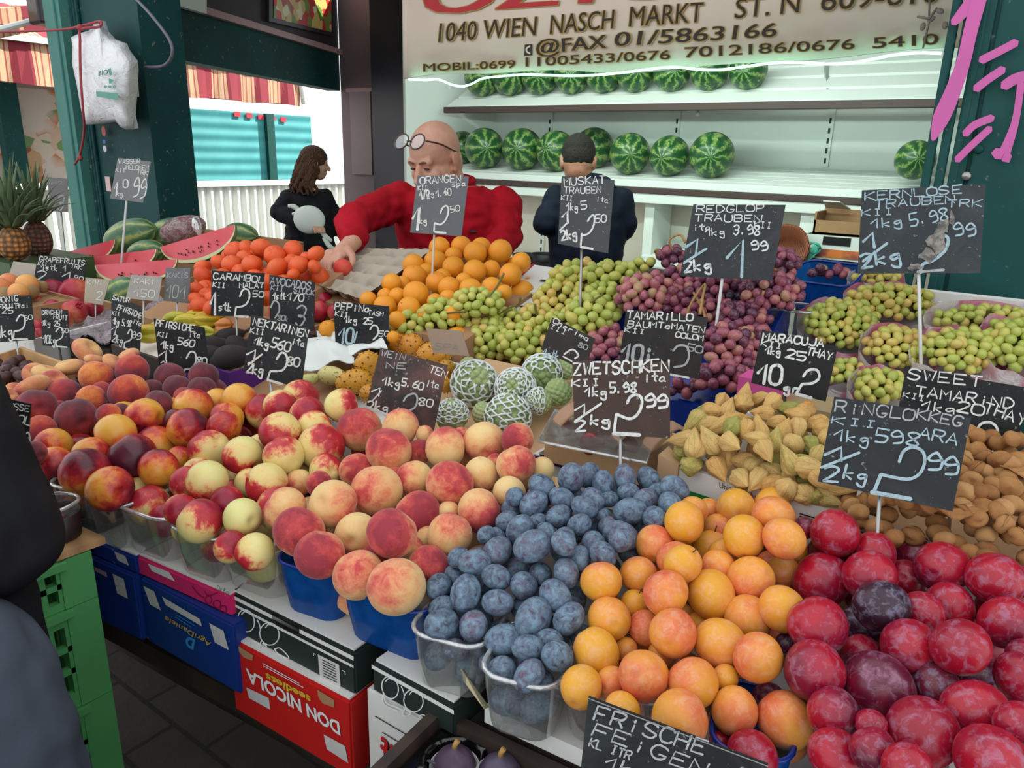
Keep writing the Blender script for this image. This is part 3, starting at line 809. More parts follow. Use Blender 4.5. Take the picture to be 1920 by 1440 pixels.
# --- seller in the red sweater
mn = thing('person', 'bald man in red sweater with glasses on his head reaching over the crates', 'person', (-1.95, 2.3, 0))
hc = D(816, 298, 2.72)
Rm = frame((-0.02, -1.0), 0.42, 0.0)
hg, pt, el = head_geo(hc, Rm, True, 1.06)
shR, shL = V3(-2.02, 2.06, 1.50), V3(-1.68, 2.30, 1.495)
elR, wrR = V3(-1.925, 1.76, 1.425), D(662, 452, 2.37)
elL, wrL = D(950, 440, 2.72), D(905, 500, 2.55)
ax = _n(shL - shR); fw = V3(ax[1], -ax[0], 0)
ang = math.atan2(ax[1], ax[0])
def torso(grow=0.0):
    R_ = []
    for z, w, dp, off in ((0.86, 0.17, 0.12, 0.10), (0.98, 0.185, 0.135, 0.09), (1.12, 0.19, 0.145, 0.08), (1.28, 0.195, 0.135, 0.045), (1.40, 0.20, 0.12, 0.01), (1.48, 0.185, 0.095, -0.02), (1.535, 0.11, 0.075, -0.01)):
        c = (shR + shL) / 2 - fw * (-0.0) + fw * (-off * 0.9)
        R_.append(oval((c[0], c[1], z), w + grow, dp + grow, 28, ang, None, 2.3))
    return loft(R_)
neck = capsule((shR + shL) / 2 + V3(0, 0, 0.02), tuple(Vector(hc) + Rm @ Vector((0, 0.03, -0.07))), 0.062, 0.058)
hipc = (shR + shL) / 2 - fw * 0.09
legs = [chain([V3(hipc[0] + s * 0.09 * ax[0], hipc[1] + s * 0.09 * ax[1], 0.9), V3(hipc[0] + s * 0.1 * ax[0], hipc[1] + s * 0.1 * ax[1], 0.48), V3(hipc[0] + s * 0.1 * ax[0], hipc[1] + s * 0.1 * ax[1], 0.06)], [0.095, 0.065, 0.045]) for s in (-1, 1)]
feet = [capsule(V3(hipc[0] + s * 0.1 * ax[0], hipc[1] + s * 0.1 * ax[1], 0.045), V3(hipc[0] + s * 0.1 * ax[0], hipc[1] + s * 0.1 * ax[1], 0.04) + fw * 0.14, 0.044, 0.035) for s in (-1, 1)]
hd = lambda x, y, d: D(x, y, d)
hand = hand_geo(wrR, hd(641, 476, 2.33), [hd(637, 484, 2.30), hd(629, 481, 2.315), hd(621, 478, 2.33), hd(615, 474, 2.345)],
                [[hd(630, 497, 2.285), hd(631, 507, 2.28), hd(636, 513, 2.275)], [hd(618, 496, 2.30), hd(618, 508, 2.295), hd(624, 515, 2.29)], [hd(610, 491, 2.32), hd(610, 503, 2.315), hd(616, 511, 2.31)], [hd(606, 485, 2.34), hd(604, 494, 2.335), hd(608, 502, 2.33)]],
                [hd(652, 470, 2.32), hd(661, 481, 2.29), hd(662, 492, 2.27), hd(657, 500, 2.262)], 0.0088)
handL = hand_geo(wrL, wrL + V3(-0.03, -0.07, -0.01), [wrL + V3(-0.065 + 0.022 * k, -0.10, -0.005) for k in range(4)], [[wrL + V3(-0.07 + 0.024 * k, -0.13, -0.01), wrL + V3(-0.07 + 0.024 * k, -0.155, -0.025), wrL + V3(-0.07 + 0.024 * k, -0.165, -0.04)] for k in range(4)], [wrL + V3(0.02, -0.04, 0), wrL + V3(0.05, -0.07, -0.01), wrL + V3(0.055, -0.095, -0.015)])
body = join(*hg, neck, torso(-0.008), capsule(shR - V3(0, 0, 0.03) + ax * 0.025, elR, 0.045, 0.042), capsule(elR, wrR, 0.042, 0.03), capsule(shL - V3(0, 0, 0.03) - ax * 0.025, elL, 0.045, 0.042), capsule(elL, wrL, 0.044, 0.03), *hand, *handL, *legs, *feet)
part('body', remesh(body, 0.0042, 3), MT_SKIN, mn, True)
MT_REDSW = cloth('red_sweater', '#b01626', 0.25)
cuffR = elR + (wrR - elR) * 0.86
cuffL = elL + (wrL - elL) * 0.9
sw = join(torso(0.012), capsule(shR - V3(0, 0, 0.025) + ax * 0.02, elR, 0.068, 0.06), capsule(elR, cuffR, 0.060, 0.044), capsule(shL - V3(0, 0, 0.025) - ax * 0.02, elL, 0.068, 0.058), capsule(elL, cuffL, 0.058, 0.046), ell((shR + shL) / 2 + V3(0, 0.01, 0.015), (0.10, 0.085, 0.045), (0, 0, ang)))
swo = part('sweater', remesh(sw, 0.006, 5, 0.010, 13), MT_REDSW, mn, True)
part('sweater_collar', moved(tube([(0.075 * math.cos(a), 0.07 * math.sin(a), 0.012 * math.sin(a)) for a in np.linspace(0, 2 * math.pi, 25)], 0.011, 8), (shR + shL) / 2 + V3(0, 0, 0.055), ang), MT_REDSW, swo, True)
part('chest_badge', moved(ell((0, 0, 0), (0.013, 0.004, 0.006)), (shR + shL) / 2 + ax * 0.085 + fw * 0.128 + V3(0, 0, -0.115), ang), plain('#3a1a20'), swo, True)
part('trousers', remesh(join(loft([oval((hipc[0], hipc[1], z), 0.195, 0.15, 24, ang) for z in (0.84, 0.92, 1.0)]), *[chain([V3(hipc[0] + s * 0.09 * ax[0], hipc[1] + s * 0.09 * ax[1], 0.88), V3(hipc[0] + s * 0.1 * ax[0], hipc[1] + s * 0.1 * ax[1], 0.48), V3(hipc[0] + s * 0.1 * ax[0], hipc[1] + s * 0.1 * ax[1], 0.12)], [0.11, 0.085, 0.07]) for s in (-1, 1)]), 0.012, 4), cloth('dark_trousers', '#22242a'), mn, True)
for s in (-1, 1):
    e = part('eye', el((s * 0.031, -0.0815, 0.001), (0.011, 0.006, 0.0045)), plain('#2a1d18', 0.25), mn, True)
    part('eyebrow', tube([pt(s * 0.014, -0.09, 0.022), pt(s * 0.03, -0.09, 0.027), pt(s * 0.047, -0.079, 0.021)], [0.0035, 0.004, 0.002], 8), plain('#6d5040', 0.8), mn, True)
gl = thing('glasses', 'brown spectacles pushed up on the bald head of the seller in red', 'glasses', D(800, 255, 2.6))
MT_TORT = plain('#4a2d22', 0.25, 0.6)
MT_LENS = clear_plastic('lens_glass', '#f4f6f6', 0.15, 0.0, 0.03)
def gpt(x, y, z): return pt(x, y, z)
for s in (-1, 1):
    rim = [gpt(s * 0.036 + 0.029 * math.cos(a), -0.090 + 0.032 * math.sin(a) * 0.65 + 0.012 * abs(math.cos(a)) * 0, 0.098 + 0.022 * math.sin(a) * 0.75) for a in np.linspace(0, 2 * math.pi, 22)]
    lensring = rim[:-1]
    lf = part('lens', (lensring + [tuple(np.array(p) + np.array([0, 0, 0.0015])) for p in lensring], [tuple(range(21)), tuple(21 + i for i in reversed(range(21)))]), MT_LENS, gl)
    part('rim', tube(rim, 0.0028, 8, 0, False), MT_TORT, gl, True)
    part('temple', tube([gpt(s * 0.066, -0.083, 0.098), gpt(s * 0.082, -0.04, 0.07), gpt(s * 0.086, 0.0, 0.035), gpt(s * 0.085, 0.025, 0.015)], 0.003, 8, 4), MT_TORT, gl, True)
part('bridge', tube([gpt(-0.009, -0.092, 0.10), gpt(0, -0.096, 0.103), gpt(0.009, -0.092, 0.10)], 0.0025, 8), MT_TORT, gl, True)

# --- second seller, back turned
by = thing('person', 'man in dark navy hooded jacket standing with his back turned to the shelves\' melons'.replace(" to the shelves' melons", ', facing the shelves'), 'person', (-1.95, 3.35, 0))
h2 = D(1084, 303, 3.66)
R2 = frame((-0.5, 0.86), 0.5, 0.0)
hg2, pt2, el2 = head_geo(h2, R2, True, 1.0)
s2L, s2R = V3(-2.10, 3.24, 1.475), V3(-1.80, 3.43, 1.475)
a2 = _n(s2R - s2L); f2 = V3(-a2[1], a2[0], 0); ang2 = math.atan2(a2[1], a2[0])
m2 = (s2L + s2R) / 2
e2L, e2R = D(1022, 418, 3.72), D(1172, 425, 3.78)
w2L, w2R = e2L + f2 * 0.2 + a2 * 0.06 + V3(0, 0, -0.05), e2R + f2 * 0.2 - a2 * 0.08 + V3(0, 0, -0.1)
def torso2(g):
    return loft([oval((m2[0] + f2[0] * o_, m2[1] + f2[1] * o_, z), w + g, d + g, 26, ang2, None, 2.3) for z, w, d, o_ in ((0.86, 0.155, 0.11, 0.0), (1.0, 0.16, 0.115, 0.0), (1.15, 0.165, 0.115, 0.0), (1.3, 0.175, 0.115, 0.0), (1.42, 0.17, 0.1, 0.0), (1.5, 0.10, 0.07, 0.01))])
legs2 = [chain([m2 + a2 * s * 0.08 + V3(0, 0, 0.88 - m2[2]), m2 + a2 * s * 0.09 + V3(0, 0, 0.47 - m2[2]), m2 + a2 * s * 0.09 + V3(0, 0, 0.06 - m2[2])], [0.09, 0.062, 0.042]) for s in (-1, 1)]
feet2 = [capsule(m2 + a2 * s * 0.09 + V3(0, 0, 0.045 - m2[2]), m2 + a2 * s * 0.09 + f2 * 0.14 + V3(0, 0, 0.04 - m2[2]), 0.043, 0.034) for s in (-1, 1)]
def hand_simple(w, f, a):
    P = w + f * 0.06
    return hand_geo(w, P, [P + f * 0.04 + a * (0.03 - 0.02 * k) for k in range(4)], [[P + f * (0.07 + 0.004 * (k % 2)) + a * (0.034 - 0.023 * k) + V3(0, 0, -0.01), P + f * 0.09 + a * (0.034 - 0.023 * k) + V3(0, 0, -0.03)] for k in range(4)], [w + f * 0.03 + a * 0.03, w + f * 0.07 + a * 0.055 + V3(0, 0, -0.01), w + f * 0.095 + a * 0.05 + V3(0, 0, -0.02)])
nk2 = capsule(m2 + V3(0, 0, 0.0), tuple(Vector(h2) + R2 @ Vector((0, 0.03, -0.06))), 0.058, 0.055)
part('body', remesh(join(*hg2, nk2, torso2(0), capsule(s2L + a2 * 0.025 - V3(0, 0, 0.03), e2L, 0.044, 0.04), capsule(e2L, w2L, 0.04, 0.028), capsule(s2R - a2 * 0.025 - V3(0, 0, 0.03), e2R, 0.044, 0.04), capsule(e2R, w2R, 0.04, 0.028), *hand_simple(w2L, f2, -a2), *hand_simple(w2R, f2, a2), *legs2, *feet2), 0.0055, 3), MT_SKIN2, by, True)
MT_NAVY = cloth('navy_jacket', '#161c2a', 0.3, 0.75)
hood = [ell(m2 - f2 * 0.075 + V3(0, 0, 0.03), (0.115, 0.06, 0.07), (0.3, 0, ang2)), ell(m2 - f2 * 0.02 + V3(0, 0, 0.035), (0.125, 0.10, 0.05), (0, 0, ang2))]
part('jacket', remesh(join(torso2(0.02), capsule(s2L + a2 * 0.02 - V3(0, 0, 0.03), e2L, 0.066, 0.062), capsule(e2L, w2L - f2 * 0.03, 0.06, 0.048), capsule(s2R - a2 * 0.02 - V3(0, 0, 0.03), e2R, 0.066, 0.062), capsule(e2R, w2R - f2 * 0.03, 0.06, 0.048), *hood), 0.008, 4, 0.008, 9), MT_NAVY, by, True)
part('trousers', remesh(join(loft([oval((m2[0], m2[1], z), 0.165, 0.12, 24, ang2) for z in (0.82, 0.92, 1.05)]), *[chain([m2 + a2 * s * 0.08 + V3(0, 0, 0.86 - m2[2]), m2 + a2 * s * 0.09 + V3(0, 0, 0.47 - m2[2]), m2 + a2 * s * 0.09 + V3(0, 0, 0.12 - m2[2])], [0.1, 0.08, 0.065]) for s in (-1, 1)]), 0.012, 4), cloth('black_trousers', '#141519'), by, True)
MT_HAIR = M('short_dark_hair'); v = MT_HAIR.coord(); MT_HAIR.bump(MT_HAIR.noise(v, 160, 3), 0.8, 0.01)
MT_HAIR = MT_HAIR.done(MT_HAIR.mix(MT_HAIR.noise(v, 60), '#14100e', '#2c231f'), 0.7, 0.2)
hv = [el2((0, 0.018, 0.037), (0.083, 0.10, 0.09)), el2((0, 0.045, 0.0), (0.074, 0.07, 0.075))]
part('hair', remesh(join(*hv), 0.006, 3, 0.002, 40), MT_HAIR, by, True)

# --- woman outside
wo = thing('person', 'woman with long brown curls in black printed jacket walking in the alley', 'person', (-5.3, 4.5, 0))
h3 = D(592, 306, 6.0)
R3 = frame((0.5, 0.85), 0.12, 0.0)
hg3, pt3, el3 = head_geo(h3, R3, True, 1.0)
m3 = V3(h3[0] - 0.05, h3[1] - 0.06, h3[2] - 0.235)
f3 = _n(V3(0.62, -0.25, 0)); a3 = V3(-f3[1], f3[0], 0)
s3R, s3L = m3 - a3 * 0.17, m3 + a3 * 0.17
ang3 = math.atan2(a3[1], a3[0])
e3R = D(524, 398, 5.85); w3R = D(588, 425, 5.72)
e3L = m3 + a3 * 0.24 + V3(0.02, 0, -0.28); w3L = e3L + f3 * 0.2 + V3(0, 0, -0.05)
def torso3(g):
    return loft([oval((m3[0], m3[1], z), w + g, d + g, 26, ang3, None, 2.3) for z, w, d in ((0.78, 0.16, 0.125), (0.92, 0.17, 0.13), (1.06, 0.14, 0.11), (1.2, 0.15, 0.115), (m3[2] - 0.04, 0.155, 0.1), (m3[2] + 0.03, 0.08, 0.065))])
legs3 = [chain([m3 + a3 * s * 0.08 + V3(0, 0, 0.82 - m3[2]), m3 + a3 * s * 0.085 + f3 * s * 0.1 + V3(0, 0, 0.45 - m3[2]), m3 + a3 * s * 0.085 + f3 * s * 0.12 + V3(0, 0, 0.06 - m3[2])], [0.085, 0.058, 0.04]) for s in (-1, 1)]
feet3 = [capsule(m3 + a3 * s * 0.085 + f3 * s * 0.12 + V3(0, 0, 0.045 - m3[2]), m3 + a3 * s * 0.085 + f3 * (s * 0.12 + 0.13) + V3(0, 0, 0.04 - m3[2]), 0.042, 0.032) for s in (-1, 1)]
part('body', remesh(join(*hg3, capsule(m3, tuple(Vector(h3) + R3 @ Vector((0, 0.03, -0.06))), 0.05, 0.048), torso3(0), capsule(s3R - V3(0, 0, 0.03) + a3 * 0.02, e3R, 0.043, 0.038), capsule(e3R, w3R, 0.038, 0.026), capsule(s3L - V3(0, 0, 0.03) - a3 * 0.02, e3L, 0.043, 0.038), capsule(e3L, w3L, 0.038, 0.026), *hand_simple(w3R, f3, a3), *hand_simple(w3L, f3, -a3), *legs3, *feet3), 0.006, 3), MT_SKIN, wo, True)
part('jacket', remesh(join(torso3(0.035), capsule(s3R - V3(0, 0, 0.03) + a3 * 0.02, e3R, 0.066, 0.07), capsule(e3R, w3R - f3 * 0.02, 0.07, 0.056), capsule(s3L - V3(0, 0, 0.03) - a3 * 0.02, e3L, 0.066, 0.066), capsule(e3L, w3L - f3 * 0.02, 0.066, 0.054)), 0.009, 4, 0.01, 8), cloth('black_jacket', '#26262b', 0.3), wo, True)
part('trousers', remesh(join(loft([oval((m3[0], m3[1], z), 0.18, 0.14, 24, ang3) for z in (0.72, 0.8, 0.9)]), *[chain([m3 + a3 * s * 0.08 + V3(0, 0, 0.8 - m3[2]), m3 + a3 * s * 0.085 + f3 * s * 0.1 + V3(0, 0, 0.45 - m3[2]), m3 + a3 * s * 0.085 + f3 * s * 0.12 + V3(0, 0, 0.12 - m3[2])], [0.1, 0.08, 0.07]) for s in (-1, 1)]), 0.012, 4), cloth('grey_trousers', '#4b4c55'), wo, True)
mhr = M('long_brown_curls'); v = mhr.coord(); mhr.bump(mhr.n('TexWave', 1, Vector=v, Scale=30, Distortion=6.0), 0.7, 0.015)
MT_CURL = mhr.done(mhr.mix(mhr.noise(v, 30), '#3a2318', '#6b4630'), 0.6, 0.3)
cur = [el3((0, 0.02, 0.04), (0.09, 0.11, 0.095)), el3((0, 0.06, -0.06), (0.085, 0.075, 0.13))]
rr = random.Random(3)
for k in range(26):
    a_ = math.pi * (0.02 + 0.96 * k / 25)
    P = []
    for j in range(7):
        rad = 0.092 + 0.013 * j + 0.022 * math.sin(j * 2.1 + k * 1.7)
        P.append(pt3(rad * math.cos(a_) * 0.95, 0.01 + rad * math.sin(a_) * 0.95 + 0.022 * math.cos(j * 2.1 + k * 1.7), 0.05 - 0.05 * j))
    cur.append(tube(P, [0.014, 0.017, 0.018, 0.018, 0.016, 0.013, 0.006], 8, 4))
part('hair', remesh(join(*cur), 0.006, 1, 0.003, 30), MT_CURL, wo, True)
pat = [[(540, 386), (552, 388), (566, 398)], [(548, 402), (562, 400), (578, 408)], [(556, 392), (562, 402), (572, 412), (590, 425)], [(600, 432), (612, 445), (622, 452)], [(606, 445), (618, 462), (626, 466)]]
gp = join(*[tube([D(x, y, 5.71 + 0.02 * i) for i, (x, y) in enumerate(P)], [0.012, 0.02, 0.012, 0.02][:len(P)], 8, 3) for P in pat])
part('white_print', gp, MT_WHITE, wo, True)
bagc = D(580, 412, 5.66)
o = part('handbag', moved(ell((0, 0, 0), (0.12, 0.05, 0.105)), bagc, 0.6), MT_WHITE, None, True)
tag(o, 'round white bag held under the arm of the woman in the alley', 'bag')

# --- customer cut off at the left edge
cu = thing('person', 'customer in black jacket and grey trousers cut off at the left edge', 'person', (-1.05, 0.22, 0))
f4 = _n(V3(-0.35, 0.9, 0)); a4 = V3(f4[1], -f4[0], 0); ang4 = math.atan2(a4[1], a4[0])
b0 = D(-95, 1300, 0.86) * np.array([1, 1, 0]) - a4 * 0.11
h4 = V3(-1.40, 0.30, 1.68)
R4 = frame(f4, 0.3)
hg4, pt4, el4 = head_geo(h4, R4, True)
m4 = D(-350, 620, 0.99); s4R = m4 + a4 * 0.16 - V3(0, 0, 0.03)
s4L = m4 - a4 * 0.17 - V3(0, 0, 0.03)
e4R = D(-20, 1003, 0.93); w4R = e4R + V3(-0.12, -0.06, -0.13)
e4L = m4 - a4 * 0.24 + V3(0, 0.03, -0.28); w4L = e4L + f4 * 0.06 + V3(0, 0, -0.22)
def torso4(g):
    return loft([oval((b0[0] * (1 - t) + m4[0] * t, b0[1] * (1 - t) + m4[1] * t, z), w + g, d + g, 26, ang4, None, 2.3) for z, w, d, t in ((0.86, 0.165, 0.125, 0), (0.98, 0.165, 0.125, 0.1), (1.12, 0.16, 0.12, 0.4), (1.28, 0.165, 0.12, 0.7), (1.41, 0.165, 0.105, 1), (1.48, 0.09, 0.07, 1))])
hipR, hipL = D(-100, 1300, 0.86), D(-100, 1300, 0.86) - a4 * 0.19
fR, fL = D(110, 1780, 0.95), hipL + V3(0.02, 0.02, -0.46)
ankles = [V3(fR[0] - 0.03, fR[1] - 0.08, 0.06), V3(fL[0], fL[1] - 0.03, 0.06)]
legs4 = [chain([h, k_, an_], [0.085, 0.06, 0.042]) for h, k_, an_ in ((hipR, fR, ankles[0]), (hipL, fL, ankles[1]))]
feet4 = [capsule(h - V3(0, 0, 0.015), h - V3(0, 0, 0.02) + f4 * 0.14, 0.043, 0.034) for h in ankles]
part('body', remesh(join(*hg4, capsule(m4, tuple(Vector(h4) + R4 @ Vector((0, 0.03, -0.06))), 0.055, 0.052), torso4(0), capsule(s4R, e4R, 0.05, 0.04), capsule(e4R, w4R, 0.04, 0.028), capsule(s4L, e4L, 0.05, 0.04), capsule(e4L, w4L, 0.04, 0.028), *hand_simple(w4R, _n(w4R - e4R), a4), *hand_simple(w4L, _n(w4L - e4L), -a4), *legs4, *feet4), 0.0055, 3), MT_SKIN, cu, True)
MT_BLKJ = cloth('black_quilted_jacket', '#1d1d20', 0.3, 0.8)
part('jacket', remesh(join(torso4(0.03), capsule(s4R, e4R, 0.082, 0.08), capsule(e4R, w4R, 0.078, 0.06), capsule(s4L, e4L, 0.08, 0.07), capsule(e4L, w4L - f4 * 0.02, 0.068, 0.05)), 0.007, 4, 0.009, 9), MT_BLKJ, cu, True)
part('trousers', remesh(join(loft([oval((b0[0], b0[1], z), 0.185, 0.15, 24, ang4) for z in (0.82, 0.92, 1.03)]), *[chain([h, k_, an_ + V3(0, 0, 0.06)], [0.112, 0.095, 0.075]) for h, k_, an_ in ((hipR, fR, ankles[0]), (hipL, fL, ankles[1]))]), 0.009, 4, 0.008, 9), cloth('slate_trousers', '#4a525d', 0.3), cu, True)
part('hair', remesh(join(el4((0, 0.018, 0.037), (0.083, 0.10, 0.09)), el4((0, 0.045, 0.0), (0.074, 0.07, 0.075))), 0.006, 3), MT_HAIR, cu, True)

# shoes
MT_SHOE = plain('#1b1a1c', 0.4, 0.4)
for per, cs, fd, a_ in ((mn, [V3(hipc[0] + s * 0.1 * ax[0], hipc[1] + s * 0.1 * ax[1], 0.05) for s in (-1, 1)], fw, ax), (by, [m2 + a2 * s * 0.09 + V3(0, 0, 0.05 - m2[2]) for s in (-1, 1)], f2, a2), (wo, [m3 + a3 * s * 0.085 + f3 * s * 0.12 + V3(0, 0, 0.05 - m3[2]) for s in (-1, 1)], f3, a3), (cu, [h - V3(0, 0, 0.01) for h in ankles], f4, a4)):
    for c_ in cs:
        part('shoe', remesh(join(capsule(c_ - V3(0, 0, 0.002), c_ + fd * 0.16 - V3(0, 0, 0.008), 0.049, 0.04), capsule(c_, c_ + V3(0, 0, 0.05), 0.049, 0.05)), 0.008, 2), MT_SHOE, per, True)
# ------------------------------------------------------------------ tables that carry the display
MT_DWOOD = M('dark_wood'); v = MT_DWOOD.coord(); wv = MT_DWOOD.n('TexWave', 1, Vector=v, bands_direction='Y', Scale=6, Distortion=5.0, Detail=3.0)
MT_DWOOD.bump(wv, 0.2, 0.004); MT_DWOOD = MT_DWOOD.done(MT_DWOOD.mix(wv, '#2b211c', '#3d2f27'), 0.7)
MT_LWOOD = M('pale_wood'); v = MT_LWOOD.coord(); wv = MT_LWOOD.n('TexWave', 1, Vector=v, bands_direction='Y', Scale=8, Distortion=4.0, Detail=3.0)
MT_LWOOD.bump(wv, 0.2, 0.003); MT_LWOOD = MT_LWOOD.done(MT_LWOOD.mix(wv, '#c39a6b', '#a67d52'), 0.7)
YAW = math.atan(0.086)
def fy(x, off=0.0):
    return 0.645 + 0.086 * x + off
def slab(x0, x1, o0, o1, z0, z1):
    """box whose long side follows the front edge of the display"""
    b = [(x0, fy(x0, o0), z0), (x1, fy(x1, o0), z0), (x1, fy(x1, o1), z0), (x0, fy(x0, o1), z0)]
    return hexa(b, [(p[0], p[1], z1) for p in b])
TZ = 0.80
tbl = thing('market_table', 'long dark wooden table carrying the fruit boxes', 'table', (-1.2, 1.2, 0))
part('table_top', slab(-3.6, 0.9, 0.02, 1.36, TZ - 0.04, TZ), MT_DWOOD, tbl)
for x in (-3.5, -2.0, -0.6, 0.8):
    for o in (0.12, 1.26):
        part('leg', slab(x, x + 0.08, o, o + 0.08, 0, TZ - 0.04), MT_DWOOD, tbl)
part('front_board', slab(-3.5, 0.93, 0.13, 0.155, 0.60, TZ - 0.04), MT_DWOOD, tbl)

# ------------------------------------------------------------------ cartons in the front row
def fbox(name, label, TL, TR, zt, zb, depth, mat, top=None, parent=True):
    """closed carton seen by its front top edge; returns the thing, a point on its face, the face normal and its ground axes"""
    a, b = at(*TL, z=zt), at(*TR, z=zt)
    ax_ = b - a; ax_[2] = 0; L = np.linalg.norm(ax_); ax_ /= L
    bk = np.array([-ax_[1], ax_[0], 0])
    t = thing(name, label, 'box', (a + b) / 2 + bk * depth / 2 - np.array([0, 0, zt - zb]))
    q = [a, b, b + bk * depth, a + bk * depth]
    dz = np.array([0, 0, zb - zt])
    g = hexa([p + dz for p in q], q)
    bm = bmesh.new(); vs = [bm.verts.new(tuple(map(float, p))) for p in g[0]]
    for f_ in g[1]: bm.faces.new([vs[i] for i in f_])
    bmesh.ops.recalc_face_normals(bm, faces=bm.faces)
    bmesh.ops.bevel(bm, geom=list(bm.edges), offset=0.003, segments=2, affect='EDGES')
    bm.verts.index_update()
    g = ([tuple(v.co) for v in bm.verts], [tuple(v.index for v in f.verts) for f in bm.faces]); bm.free()
    t = part('box_body', g, mat, t)
    if top:
        q2 = [p + np.array([0, 0, 0.0005]) for p in (a + ax_ * 0.004 + bk * 0.004, b - ax_ * 0.004 + bk * 0.004, b - ax_ * 0.004 + bk * (depth - 0.004), a + ax_ * 0.004 + bk * (depth - 0.004))]
        part('lid', hexa(q2, [p + np.array([0, 0, 0.003]) for p in q2]), top, t.parent)
    return t, a, -bk, ax_

MT_CARTONW = plain('#dcdcd6', 0.7, 0.2, 0.12, 10.0, name='white_carton')
MT_CGREEN = plain('#232f2b', 0.6, 0.3, 0.2, 8.0, name='dark_green_print')
MT_CRED = plain('#c41f1c', 0.5, 0.3, 0.15, 6.0, name='red_print')
MT_CBLUE = M('blue_print'); v = MT_CBLUE.coord(); nz = MT_CBLUE.noise(v, 26, 6, 0.7)
MT_CBLUE = MT_CBLUE.done(MT_CBLUE.mix(MT_CBLUE.ramp(nz, [(0.66, 0.0), (0.7, 0.85)]), '#12307a', '#c9ccd2'), 0.45, 0.4)
MT_CPINK = plain('#cf2a68', 0.5, 0.3, 0.15, 6.0, name='pink_print')
MT_PLUMP = plain('#5b2a80', 0.5, 0.3, 0.1, 6.0, name='purple_print')
MT_LABEL = plain('#c9c7c4', 0.6, 0.3, 0.1, 40.0, name='paper_label')
MT_WHITEINK = plain('#e4e6e2', 0.6)
MT_YELL = plain('#d9b13a', 0.5); MT_CYAN = plain('#2e8fc9', 0.5)

def decal(t, name, pxs, a, nrm, mat, lift=0.0012):
    return part(name, to_plane((list(pxs), [tuple(range(len(pxs)))]), a, nrm, lift), mat, t)
def lines(t, name, strokes, w, a, nrm, mat, lift=0.0015, k=4):
    return part(name, join(*[to_plane(ribbon2(smoothpath(s, k), w), a, nrm, lift) for s in strokes]), mat, t)
def ring(cx, cy, rx, ry, rot=0.0, a0=0, a1=6.28, n=14):
    return [(cx + rx * math.cos(q) * math.cos(rot) - ry * math.sin(q) * math.sin(rot), cy + rx * math.cos(q) * math.sin(rot) + ry * math.sin(q) * math.cos(rot)) for q in np.linspace(a0, a1, n)]
def words_on(t, name, s, p0, p1, h, a, nrm, mat, off=0.0, shear=0.0, space=1.0, lift=0.0015):
    return part(name, print_text(s, p0, p1, h, a, nrm, lift, off, shear, space), mat, t)

# dark green melon cartons with a white lid
def melon_art(t, a, nrm, dx, dy, sc):
    P = lambda x, y: (dx + x * sc, dy + y * sc)
    S_ = [ring(*P(0, 0), 16 * sc, 22 * sc, -0.25), ring(*P(46, 26), 19 * sc, 22 * sc, -0.2), [P(-14, 10), P(-8, 30), P(10, 38), P(28, 46)], [P(-16, 14), P(-12, 34), P(14, 46)], [P(30, 40), P(24, 54), P(34, 56), P(40, 50), P(32, 44)],
          [P(56, 56), P(66, 54), P(78, 64), P(84, 74), P(66, 68), P(56, 56)], [P(22, -2), P(27, 10), P(28, 22)], [P(-9, -12), P(-3, -18), P(4, -16)], [P(38, 14), P(43, 8), P(50, 8)]]
    lines(t, 'melon_drawing', S_, 2.0, a, nrm, MT_WHITEINK)
t, a, nrm, axA = fbox('fruit_carton', 'dark green carton with white lid and melon drawing under the blue punnets', (432, 1110), (664, 1226), 1.0, 0.932, 0.30, MT_CGREEN, MT_CARTONW)
decal(t, 'white_stripe', [(433, 1113), (664, 1230), (664, 1238), (434, 1120)], a, nrm, MT_CARTONW)
decal(t, 'white_stripe', [(434, 1128), (664, 1247), (664, 1252), (434, 1133)], a, nrm, MT_CARTONW)
melon_art(t, a, nrm, 463, 1163, 0.95)
decal(t, 'paper_label', [(597, 1226), (637, 1246), (640, 1290), (601, 1268)], a, nrm, MT_LABEL)
lines(t, 'label_print', [[(606 + 0.4 * k, 1236 + 5 * k), (630 + 0.6 * k, 1248 + 5 * k)] for k in range(7)], 1.4, a, nrm, MT_BLACK, 0.0018, 1)
lines(t, 'corner_mark', [[(590, 1228), (589, 1224), (593, 1226)], [(643, 1256), (648, 1258), (649, 1264)], [(594, 1264), (595, 1270), (599, 1272)]], 1.4, a, nrm, MT_WHITEINK, 0.0015, 1)
decal(t, 'hand_hole', [(511, 1146), (520, 1150), (524, 1158), (555, 1172), (562, 1170), (563, 1186), (552, 1186), (518, 1168), (511, 1158)], a, nrm, MT_BLACK)
t, a, nrm, _x = fbox('fruit_carton', 'dark green carton with melon drawing under the clear plum punnets', (697, 1241), (852, 1325), 1.0, 0.955, 0.26, MT_CGREEN, MT_CARTONW)
decal(t, 'white_stripe', [(698, 1245), (852, 1331), (852, 1339), (698, 1252)], a, nrm, MT_CARTONW)
melon_art(t, a, nrm, 733, 1288, 0.95)
t, a, nrm, _x = fbox('fruit_carton', 'red seedless grape carton with white upside-down lettering below the green melon carton', (428, 1197), (656, 1318), 0.93, TZ, 0.34, MT_CRED, MT_CARTONW)
words_on(t, 'lettering', 'DON NICOLA', (637, 1354), (462, 1252), (3, 24), a, nrm, MT_WHITEINK, 0.03)
words_on(t, 'lettering', 'seedless', (583, 1305), (499, 1260), (2, 14), a, nrm, MT_YELL, 0.03)
lines(t, 'small_print', [[(496, 1248), (570, 1288)], [(494, 1243), (562, 1280)]], 1.3, a, nrm, MT_WHITEINK, 0.0015, 1)
